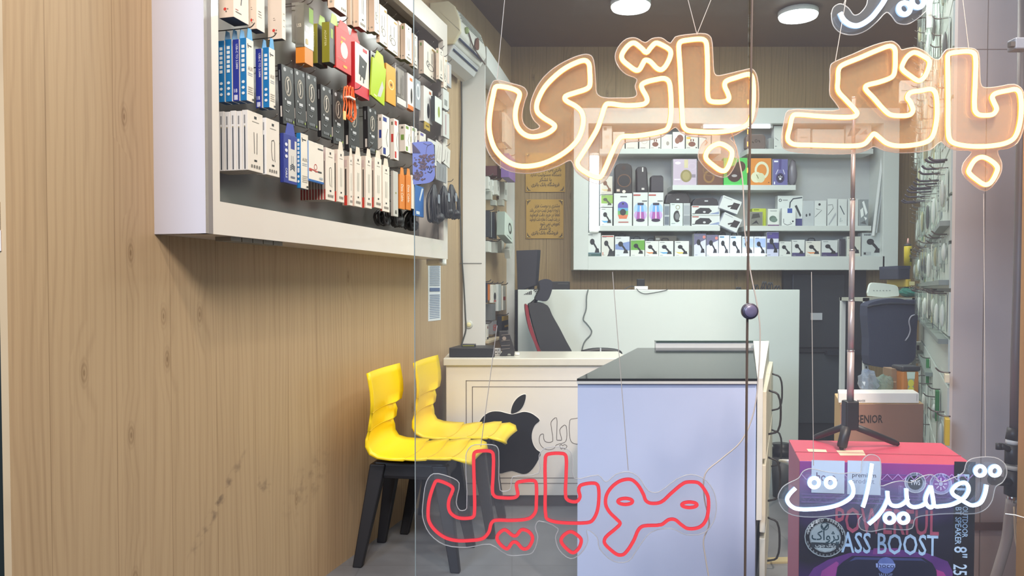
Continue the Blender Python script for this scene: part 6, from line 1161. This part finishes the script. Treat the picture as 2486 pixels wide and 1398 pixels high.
mb = MB(); mb.tube(smooth_path([P(x, y, Ys - .105) for x, y in [(2106, 745), (2118, 742), (2150, 737), (2190, 737), (2226, 739)]], False, 3), .006, mat('#1f2230', .6), False, 6); mb.build('top_seam', nb, True)
mb = MB(); mb.tube(smooth_path([P(x, y, Ys - .12) for x, y in [(2222, 764), (2212, 768), (2207, 780), (2210, 800), (2206, 815), (2198, 827)]], False, 3), .004, mat('#9a97a3', .5), False, 6); mb.build('drawstring', nb, True, label='pale drawstring')
def blob(nm, lb, cat, cx, cy, Y, rx, ry, rd, m, zb=None, jit=.12, sd=3):
    random.seed(sd); q = P(cx, cy, Y); z = q.z if zb is None else zb + ry
    mb = MB(); mb.ball((q.x, Y, z), 1, m, 16, 11, (rx, rd, ry), jit); o = mb.build(nm, None, False, subsurf=0); tag(o, lb, cat); return o
blob('plastic_bag', 'crumpled green plastic bag lying on the shelf stand', 'bag', 2206, 710, Ys + .1, .052, .028, .07, mat('#2f6f62', .35), sz + .004)
yb = thing('yellow_box', 'flat yellow box lying above the green plastic bag', 'box', P(2208, 695, Ys + .1)); a = P(2190, 694, Ys + .12); c = P(2226, 676, Ys + .12)
yz = sz + .062
mb = MB(); mb.box((a.x, Ys + .06, yz), (sx1 - .002, Ys + .3, yz + .042), mat('#b39a35', .5)); mb.build('box_body', yb, bevel=.002)
mb = MB(); mb.box((a.x + .01, Ys + .059, yz + .008), (a.x + .04, Ys + .0598, yz + .03), mat('#d9cf9a', .5)); mb.build('label_print', yb)
nbx = thing('dark_box', 'dark navy box on top of the yellow box at the far corner', 'box', P(2208, 675, Ys + .12)); bz2 = yz + .0428
mb = MB(); mb.box((P(2180, 660, Ys + .08).x, Ys + .08, bz2), (sx1 + .002, Ys + .3, bz2 + .075), mat('#262a3c', .5)); mb.build('box_body', nbx, bevel=.003)
mb = MB(); mb.box((P(2180, 660, Ys + .08).x - .001, Ys + .078, bz2 + .058), (sx1 + .003, Ys + .3, bz2 + .0765), mat('#2d3146', .5)); mb.build('box_lid', nbx)
gt = thing('glue_tube', 'yellow glue tube with black lettering standing on the dark box in the corner', 'tube', P(2204, 642, Ys + .15)); gz = bz2 + .0772; gx = P(2204, 620, Ys + .15).x
gh = P(2204, 590, Ys + .15).z - gz
mb = MB(); mb.lathe((gx, Ys + .15, gz), (0, 0, 1), [(.021, 0), (.021, gh * .82), (.02, gh * .86)], mat('#cdb62e', .4), 16); mb.build('tube_body', gt, True)
mb = MB(); mb.lathe((gx, Ys + .15, gz + gh * .86), (0, 0, 1), [(.018, 0), (.018, .012), (.008, .016)], dk, 14); mb.build('collar', gt, True)
mb = MB(); mb.lathe((gx, Ys + .15, gz + gh * .86 + .016), (0, 0, 1), [(.007, 0), (.003, .03)], mat('#d9a59a', .4), 10); mb.build('nozzle', gt, True)
mb = MB(); art(mb, Fr((gx - .008, Ys + .1275, gz + .01), (.026, 0, 0), (0, 0, gh * .7)), [('t', 'M.FOAM', .3, .95, .5, .8, 1, '#26241c')]); mb.build('lettering', gt, normals=False)

# ---------------------------------------------------------------- kraft carton behind the speaker carton
cY = 2.62; cz = P(2140, 980, cY).z
kc = thing('kraft_carton', 'brown cardboard carton with black lettering standing behind the pink speaker carton', 'carton', (P(2140, 1000, cY).x, cY, 0))
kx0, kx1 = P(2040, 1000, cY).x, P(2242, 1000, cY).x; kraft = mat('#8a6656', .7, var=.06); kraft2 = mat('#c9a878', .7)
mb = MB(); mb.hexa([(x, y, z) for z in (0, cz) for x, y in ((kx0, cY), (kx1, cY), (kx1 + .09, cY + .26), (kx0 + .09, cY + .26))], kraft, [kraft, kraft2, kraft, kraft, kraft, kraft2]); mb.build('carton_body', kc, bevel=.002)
mb = MB(); mb.hexa([(x, y, z) for z in (cz + .0003, cz + .0012) for x, y in ((kx0 + .12, cY + .0), (kx0 + .16, cY), (kx0 + .25, cY + .26), (kx0 + .21, cY + .26))], mat('#b3936a', .4)); mb.build('packing_tape', kc)
a = P(2079, 1026, cY - .001); mb = MB(); art(mb, Fr(a, (.1, 0, 0), (0, 0, 19 * cY / F)), [('t', 'SENIOR', 0, 0, 1, 64 * cY / F / .1, 0, '#2a211e')]); mb.build('carton_lettering', kc, normals=False)
wbx = thing('white_box', 'long flat white box lying on the kraft carton', 'box', P(2130, 975, cY)); a = P(2036, 974, cY + .01); c = P(2229, 952, cY + .01)
mb = MB(); mb.hexa([(x, y, z) for z in (cz + .0016, cz + .036) for x, y in ((a.x, cY + .01), (c.x, cY + .004), (c.x + .03, cY + .10), (a.x + .035, cY + .10))], mat('#e6e3e0', .4)); mb.build('box_body', wbx, bevel=.0015)
mb = MB(); art(mb, Fr((a.x, cY + .0098, cz + .0016), (c.x - a.x, -.0058, 0), (0, 0, .034)), [('t', 'MAVOS', .23, .12, .2, .1, 0, '#3a3a3c'), ('r', .97, .2, .975, .9, '#8f8f8f')], .0008); mb.build('front_print', wbx, normals=False)
kz = cz + .0008
kb = thing('small_kraft_box', 'small brown box standing beside the orange lantern on the carton', 'box', P(2176, 950, cY + .2)); a = P(2164, 950, cY + .18); c = P(2187, 895, cY + .18)
mb = MB(); mb.box((a.x, cY + .18, kz), (c.x - .006, cY + .245, c.z), mat('#8f7458', .6)); mb.build('box_body', kb, bevel=.001)
mb = MB(); art(mb, Fr((a.x, cY + .18, kz), (c.x - .006 - a.x, 0, 0), (0, 0, c.z - kz)), [('r', .8, .2, .97, .9, '#d9d4c6'), ('r', .1, .5, .6, .54, '#c2aa88')]); mb.build('front_print', kb, normals=False)
lt = thing('work_lantern', 'orange work lantern with black cap and yellow lamp face on the carton', 'lantern', P(2211, 950, cY + .17)); a = P(2190, 950, cY + .14); c = P(2232, 893, cY + .14)
lx = (a.x + c.x) / 2; lw2 = (c.x - a.x) / 2
mb = MB(); mb.box((a.x, cY + .14, kz), (c.x, cY + .21, c.z - .012), mat('#b8742e', .4)); mb.build('lantern_body', lt, bevel=.006)
mb = MB(); mb.box((a.x - .004, cY + .135, c.z - .012), (c.x + .004, cY + .215, c.z + .006), mat('#2a2c34', .5)); mb.build('cap', lt, bevel=.006)
h_ = c.z - .012 - kz
mb = MB(); art(mb, Fr((a.x, cY + .14, kz), (c.x - a.x, 0, 0), (0, 0, h_)), [('p', [(.26, .08), (.74, .08), (.66, .5), (.76, .98), (.24, .98), (.34, .5)], '#9aa88f'), ('p', [(.28, .72), (.72, .72), (.74, .97), (.26, .97)], '#c2d6cb'), ('e', .5, .55, .18, .14, '#d2cf4a'), ('e', .5, .28, .19, .15, '#d2cf4a')], .001, .0006); mb.build('lamp_face', lt, normals=False)
for i, (cx, rx, c_) in enumerate([(2108, .035, (.75, .83, .95, 1)), (2146, .032, (.72, .85, .78, 1))]):
    blob('plastic_bag', ['bluish clear plastic bag on the carton behind the silver pole', 'greenish clear plastic bag on the carton beside the small brown box'][i], 'bag', cx, 915, cY + .19, rx, [.045, .036][i], .04, clear_mat('bag_film_%s' % 'ab'[i], c_, .35, .12, (c_[0] * .8, c_[1] * .8, c_[2] * .8, 1)), kz + .004, .18, 8 + i)

# ---------------------------------------------------------------- pink speaker carton at the window
ztop = .69
def top(px, py): d = ray(px, py); return ORI + d * ((ztop - EYE) / d.z)
FL, FR2, BR, BL = top(1941, 1118), top(2366, 1129), top(2286, 1075), top(1915, 1067)
sc_ = thing('speaker_carton', 'big pink and purple carton of a party speaker standing inside the window', 'carton', ((FL + FR2) / 2 - ZV * ztop))
pink = mat('#c2475f', .38, var=.05)
def box_print():
    m = bpy.data.materials.new('carton_print'); m.use_nodes = True; nt = m.node_tree; b = nt.nodes['Principled BSDF']; b.inputs['Roughness'].default_value = .3
    geo = nt.nodes.new('ShaderNodeNewGeometry'); sp = nt.nodes.new('ShaderNodeSeparateXYZ'); nt.links.new(geo.outputs['Position'], sp.inputs[0])
    nz = nt.nodes.new('ShaderNodeTexNoise'); nz.inputs['Scale'].default_value = 7; nt.links.new(geo.outputs['Position'], nz.inputs['Vector'])
    ad = nt.nodes.new('ShaderNodeMath'); ad.operation = 'MULTIPLY_ADD'; nt.links.new(nz.outputs['Fac'], ad.inputs[0]); ad.inputs[1].default_value = .12; nt.links.new(sp.outputs['Z'], ad.inputs[2])
    rp = nt.nodes.new('ShaderNodeValToRGB'); nt.links.new(ad.outputs[0], rp.inputs[0]); e = rp.color_ramp.elements
    e[0].position = .30; e[0].color = lin('#3d2260'); e[1].position = .76; e[1].color = lin('#8f3a86')
    for p, c in ((.42, '#4a2a70'), (.50, '#1c1a26'), (.59, '#221f33'), (.66, '#4f3b78'), (.71, '#7d3f86')): n = e.new(p); n.color = lin(c)
    nt.links.new(rp.outputs[0], b.inputs['Base Color']); return m
down = lambda p: Vector((p.x, p.y, 0))
cpm = box_print()
mb = MB(); mb.hexa([down(FL), down(FR2), down(BR), down(BL), FL, FR2, BR, BL], pink, [pink, pink, cpm, pink, pink, mat('#b24a58', .5)]); mb.build('carton_body', sc_, bevel=.002)
mb = MB(); e_ = (FL * .62 + BL * .38); f2 = (FR2 * .62 + BR * .38); mb.tube([e_ + ZV * .0006, f2 + ZV * .0006], .0012, mat('#8d2f44', .5), False, 4); mb.build('flap_seam', sc_)
fx = FR2 - FL; fx.z = 0
f_ = Fr(down(FL), fx, ZV * ztop)
def fpx(px, py):
    d = ray(px, py); p = ORI + d * ((FL - ORI).dot(f_.en) / d.dot(f_.en)); q = p - f_.o; return (q.dot(f_.ex) / f_.ex.length_squared, q.dot(f_.ey) / f_.ey.length_squared)
def rect(x0, y0, x1, y1, c): a = fpx(x0, y1); b = fpx(x1, y0); return ('r', a[0], a[1], b[0], b[1], c)
def txt(s, x0, y0, x1, y1, c): a = fpx(x0, y1); b = fpx(x1, y0); return ('t', s, a[0], a[1], b[1] - a[1], b[0] - a[0], 0, c)
def pl(pts, c): return ('p', [fpx(x, y) for x, y in pts], c)
def ln(pts, w, c): return ('l', [fpx(x, y) for x, y in pts], w, c)
def vt(s, x0, y0, x1, y1, c):  # lettering that reads downwards
    a = fpx(x0, y0); b = fpx(x1, y1); return ('t', s, a[0], a[1], b[0] - a[0], a[1] - b[1], 1, c)
def parts(nm, sh, k=0, **kw): mb = MB(); art(mb, f_, sh, .0006 + k * .0008, .00008); return mb.build(nm, sc_, normals=False, weld=False, **kw)
tr_c = '#a884c4'; tr = []
for y0, y1 in ((1148, 1150), (1163, 1166), (1200, 1202), (1207, 1210), (1218, 1221)): tr.append(pl([(1945, y0 - 2), (2368, y0 + 8), (2368, y1 + 8), (1945, y1 - 2)], '#6d4f96'))
for k in range(16): x = 1945 + k * 26; tr.append(ln([(x, 1150), (x + 13, 1164), (x + 26, 1151)], .006, tr_c)); tr.append(ln([(x, 1204), (x + 13, 1219), (x + 26, 1206)], .006, '#5d4a88'))
parts('truss_print', tr)
parts('black_band', [rect(2312, 1121, 2368, 1398, '#15141c')], 1)
lb_ = ['#b7c6dd']
parts('logo_label', [rect(1969, 1118, 2050, 1195, '#bccde4'), txt('hoco.', 1981, 1147, 2033, 1166, '#5a3a66')], 2)
parts('premium_label', [rect(2056, 1119, 2138, 1199, '#bccde4'), txt('premium', 2068, 1148, 2126, 1157, '#4a4456'), txt('product', 2068, 1162, 2122, 1172, '#8b93ab')], 2)
def disc(cx, cy, r, c): a = fpx(cx, cy); b = fpx(cx + r, cy + r); return ('e', a[0], a[1], abs(b[0] - a[0]), abs(b[1] - a[1]), c)
def ringd(cx, cy, r, k, c): a = fpx(cx, cy); b = fpx(cx + r, cy + r); return ('o', a[0], a[1], abs(b[0] - a[0]), abs(b[1] - a[1]), k, c)
def arc_text(s, cx, cy, r, a0, a1, hh, c):
    out = []
    for i, ch in enumerate(s):
        if ch == ' ': continue
        an = math.radians(a0 + (a1 - a0) * i / max(1, len(s) - 1)); x = cx + r * math.cos(an); y = cy - r * math.sin(an)
        out.append(txt(ch, x - hh * .35, y - hh / 2, x + hh * .35, y + hh / 2, c))
    return out
parts('sound_seal', [disc(2221, 1171, 26, '#8f97ae'), ringd(2221, 1171, 26, .93, '#c3c9dc'), disc(2221, 1171, 18, '#1d2430'), txt('TWS', 2209, 1165, 2233, 1176, '#d3dae8')] + arc_text('WIRELESS STEREO', 2221, 1171, 22, 160, 20, 5, '#39405a'), 2)
parts('light_seal', [disc(2283, 1174, 27, '#8f8fc0'), ringd(2283, 1174, 27, .92, '#b3b6dc'), disc(2283, 1174, 19, '#7d4a9a'), disc(2283, 1174, 5, '#b3b9dc')] + [ln([(2283 + 7 * math.cos(k * .785), 1174 + 7 * math.sin(k * .785)), (2283 + 15 * math.cos(k * .785), 1174 + 15 * math.sin(k * .785))], .006, '#c9c4e6') for k in range(8)] + arc_text('COLORFUL LIGHT', 2283, 1174, 23, 160, 20, 5, '#5a3f7a'), 2)
parts('headline', [txt('POWERFUL', 2027, 1238, 2279, 1290, '#a8506a')], 2)
parts('second_headline', [txt('BASS BOOST', 2020, 1298, 2277, 1338, '#a9c8ea')], 2)
parts('side_lettering', [vt('DJ', 2324, 1150, 2352, 1190, '#a9c8ea'), vt('OUTDOOR', 2336, 1228, 2348, 1304, '#a9c8ea'), vt('BT SPEAKER', 2319, 1230, 2332, 1321, '#a9c8ea'), vt('8"', 2316, 1325, 2346, 1353, '#b9d4f2'), vt('25', 2314, 1368, 2346, 1396, '#b9d4f2')], 2)
sl = [disc(2002, 1303, 50, '#151a22'), ringd(2002, 1303, 50, .95, '#9aa8b0'), ringd(2002, 1303, 38, .95, '#8d9ba3'), disc(2002, 1303, 36, '#9fb0b8'), rect(1968, 1317, 2036, 1327, '#26333c'), txt(persian('پژواک'), 1969, 1288, 2036, 1308, '#1f3f4a'), txt(persian('پژواک جنوب'), 1978, 1319, 2028, 1325, '#c3d0d6'), ln([(1993, 1274), (1999, 1283), (2010, 1270)], .012, '#1f3f4a'), ringd(2001, 1276, 10, .8, '#1f3f4a')]
sl += arc_text('VERIFIED WARRANTY', 2002, 1303, 43.5, 165, 15, 8, '#c9d2d8') + arc_text('REPRESENTATIVE', 2002, 1303, 43.5, 195, 345, 6, '#8d979f')
parts('warranty_seal', sl, 4)
pts = [(1962, 1398), (1975, 1378), (2010, 1358), (2060, 1342), (2110, 1334), (2180, 1333), (2250, 1342), (2300, 1362), (2318, 1398)]
parts('picture_glow', [pl([(1945, 1420)] + pts + [(2318, 1420)], '#5a2f78'), pl([(1985, 1420), (1995, 1385), (2030, 1362), (2036, 1366), (2022, 1420)], '#8f3f8c'), pl([(2240, 1420), (2262, 1378), (2290, 1388), (2310, 1420)], '#9a3a86'), pl([(2120, 1330), (2180, 1330), (2185, 1345), (2118, 1345)], '#7a3a82')], 1)
parts('speaker_picture', [pl([(2025, 1430), (2032, 1375), (2046, 1362), (2068, 1348), (2240, 1352), (2262, 1366), (2272, 1384), (2276, 1430)], '#1b1c34'), pl([(2060, 1362), (2075, 1351), (2235, 1354), (2250, 1366), (2240, 1360), (2078, 1357)], '#3a4272'), disc(2150, 1371, 21, '#5d6fb0'), pl([(2125, 1366), (2172, 1367), (2172, 1376), (2126, 1376)], '#8fa3dc'), txt('hoco', 2130, 1367, 2170, 1376, '#2a3060'), txt('WAVE', 2132, 1391, 2166, 1402, '#7d8bb8')], 3)
for i, (pp) in enumerate([[(1958, 1090), (2005, 1092), (2008, 1098), (1964, 1098)], [(2030, 1094), (2095, 1093), (2102, 1106), (2040, 1106)]]):
    P2 = [top(x, y) for x, y in pp]; mb = MB(); mb.prism([p + ZV * .0004 for p in P2], ZV * .0004, mat('#dcc9ae', .5)); mb.build('paper_label', sc_, label='cream paper label')
# telescopic tripod on the carton
tz = ztop
tp = thing('phone_tripod', 'black legged telescopic phone tripod with long silver pole standing on the pink carton', 'tripod', top(2065, 1070))
hub = P(2064, 985, 1.93); tx, ty = hub.x, hub.y
feet = [top(1978, 1068), top(2043, 1093), top(2178, 1083)]
hz = P(2064, 1035, 1.93).z
mb = MB(); mb.box((tx - .0165, ty - .0165, hz - .008), (tx + .0165, ty + .0165, P(0, 972, 1.93).z), mat('#1f1e20', .45)); mb.build('handle_body', tp, bevel=.004)
for i, f in enumerate(feet):
    mb = MB(); a = Vector((tx, ty, hz)) + (Vector((f.x, f.y, 0)) - Vector((tx, ty, 0))).normalized() * .012; e = f + ZV * .007
    mb.tube([a, a.lerp(e, .5), a.lerp(e, .93), e], [.0085, .0085, .008, .006] if i != 1 else [.0125, .0125, .0125, .010], mat('#232224', .45), False, 10); lg = mb.build('leg', tp, True)
    mb = MB(); mb.ball(e, .0065, mat('#171618', .6), 8, 6); mb.build('rubber_foot', lg, True)
z0 = P(0, 972, 1.93).z; ztp = P(0, 236, 1.93).z; dx = P(2073, 236, 1.93).x - tx
pole_c = mat('#b5a8a4', .35, .35); n = 6
for i in range(n):
    a = i / n; b = (i + 1) / n; r = .0085 - i * .0008
    mb = MB(); mb.tube([(tx + dx * a, ty, z0 + (ztp - z0) * a), (tx + dx * b, ty, z0 + (ztp - z0) * b)], r, pole_c, False, 12); s_ = mb.build('pole_section', tp, True)
    mb = MB(); q = Vector((tx + dx * b, ty, z0 + (ztp - z0) * b)); mb.tube([q - ZV * .003, q + ZV * .001], r + .0006, mat('#dcdadb', .2, .9), False, 12); mb.build('section_ring', s_, True)
# ---------------------------------------------------------------- pipe, valve and hose by the pillar
pp_ = thing('water_pipe', 'grey water pipe with black valve and pale hose beside the white pillar', 'pipe', (P(2460, 1398, 1.98).x, 1.98, 0))
pY = 1.98; pm = mat('#7d7878', .5, .3); pk = mat('#39383a', .45)
mb = MB(); mb.tube([P(2486, -40, pY), P(2481, 300, pY), P(2472, 700, pY), P(2467, 850, pY), P(2464, 1050, pY)], .0125, pm, False, 12); mb.build('riser', pp_, True)
for nm, y0, y1, r, m in (('coupling', 1040, 1068, .016, pk), ('thread_tape', 1066, 1078, .0155, paper), ('coupling', 1078, 1125, .0175, pk), ('thread_tape', 1130, 1140, .0165, mat('#c9c4b8', .5)), ('coupling', 1142, 1200, .019, mat('#26252a', .45)), ('hose_clip', 1200, 1218, .013, steel)):
    mb = MB(); mb.tube([P(2458 if y0 > 1060 else 2462, y0, pY), P(2457, y1, pY)], r, m, False, 14); mb.build(nm, pp_, True)
mb = MB(); mb.tube([P(2456, 1095, pY), P(2440, 1085, pY - .01), P(2428, 1083, pY - .015)], [.009, .008, .01], pk, False, 8); mb.tube([P(2424, 1076, pY - .016), P(2424, 1091, pY - .016)], .007, pk, False, 8); mb.build('side_tap', pp_, True)
mb = MB(); mb.tube([P(2456, 1170, pY), P(2432, 1168, pY - .02), P(2408, 1164, pY - .03)], [.012, .012, .014], mat('#2b2228', .45), False, 8); mb.build('valve_lever', pp_, True)
mb = MB(); mb.tube(smooth_path([P(x, y, pY) for x, y in [(2456, 1212), (2450, 1260), (2444, 1310), (2430, 1360), (2412, 1420), (2400, 1480)]], False, 4), .0125, mat('#b3aaa3', .5), False, 10); mb.build('hose', pp_, True, label='pale hose')
mb = MB(); mb.tube(smooth_path([P(x, y, pY - .03) for x, y in [(2462, 1230), (2464, 1290), (2468, 1325), (2474, 1332), (2470, 1300), (2462, 1250)]], False, 3), .0025, mat('#d9c3a0', .5), False, 6); mb.build('loose_tie', pp_, True, label='cream loose tie')
mb = MB(); mb.tube([P(2440, 1247, 1.72 - .012), P(2465, 1250, 1.70), P(2492, 1258, 1.69)], .0012, paper, False, 5); tag(mb.build('white_thread', None, True), 'short white thread tied across the wooden jamb by the pipe', 'thread')
bkx = P(2472, 105, 1.70); bkt = thing('sign_bracket', 'small blue-grey bracket fixed to the wooden jamb above the bank sign', 'bracket', bkx)
mb = MB(); mb.box((bkx.x - .006, 1.70, bkx.z - .012), (bkx.x + .03, 1.73, bkx.z + .014), mat('#6d7684', .4)); mb.build('bracket_body', bkt, bevel=.003)
mb = MB(); mb.box((bkx.x - .016, 1.70, bkx.z - .006), (bkx.x - .006, 1.712, bkx.z + .004), dk); mb.build('bracket_lug', bkt)
# ---------------------------------------------------------------- on the floor behind the counter
bn = thing('waste_bin', 'dark bin with a black bag on the floor behind the counter drawers', 'bin', floor_pt(1870, 1217))
q = Vector((1.425, 4.0, 0)); mb = MB(); mb.lathe((q.x, q.y, 0.0005), (0, 0, 1), [(.045, 0), (.055, .22)], mat('#4d4f52', .5), 18); mb.build('bin_body', bn, True)
mb = MB(); mb.lathe((q.x, q.y, .22), (0, 0, 1), [(.058, 0), (.06, .03), (.045, .045), (.052, .06)], mat('#1f1f22', .4), 18); mb.build('bag_rim', bn, True)
q = floor_pt(1885, 1365); mb = MB(); mb.obox(Vector((q.x - .05, q.y - .02, .0006)), Vector((.13, .01, 0)), Vector((-.01, .05, 0)), ZV * .008, mat('#a99f7a', .7)); tag(mb.build('cardboard_scrap', None), 'flat piece of cardboard lying on the floor beside the counter', 'cardboard')
q0 = P(1893, 1118, 4.0); mb = MB(); mb.tube([Vector((1.46, 3.9, .18)), P(1893, 1118, 3.4), P(1920, 1120, 2.4), P(1960, 1125, 2.2)], .006, paper, False, 6); tag(mb.build('white_cable', None, True), 'white cable stretched between the bin and the pink speaker carton', 'cable')

# hooks that would run through a neighbouring package are pulled out
from mathutils.bvhtree import BVHTree
bpy.context.view_layer.update()
def world_mesh(o):
    off = parent_loc(o); return [v.co + off for v in o.data.vertices], [tuple(p.vertices) for p in o.data.polygons]
_cand = []
for o in bpy.data.objects:
    if o.type == 'MESH' and o.name.split('.')[0] in ('carton', 'hang_tab', 'cable_loop', 'plug_cluster'):
        v, f = world_mesh(o); lo = [min(p[i] for p in v) for i in range(3)]; hi = [max(p[i] for p in v) for i in range(3)]; _cand.append((lo, hi, v, f))
for o in [q for q in bpy.data.objects if q.type == 'MESH' and q.name.split('.')[0] == 'hook']:
    v, f = world_mesh(o); lo = [min(p[i] for p in v) for i in range(3)]; hi = [max(p[i] for p in v) for i in range(3)]; tree = None
    for l2, h2, v2, f2 in _cand:
        if all(lo[i] < h2[i] and l2[i] < hi[i] for i in range(3)):
            tree = tree or BVHTree.FromPolygons(v, f)
            if tree.overlap(BVHTree.FromPolygons(v2, f2)): bpy.data.objects.remove(o); break
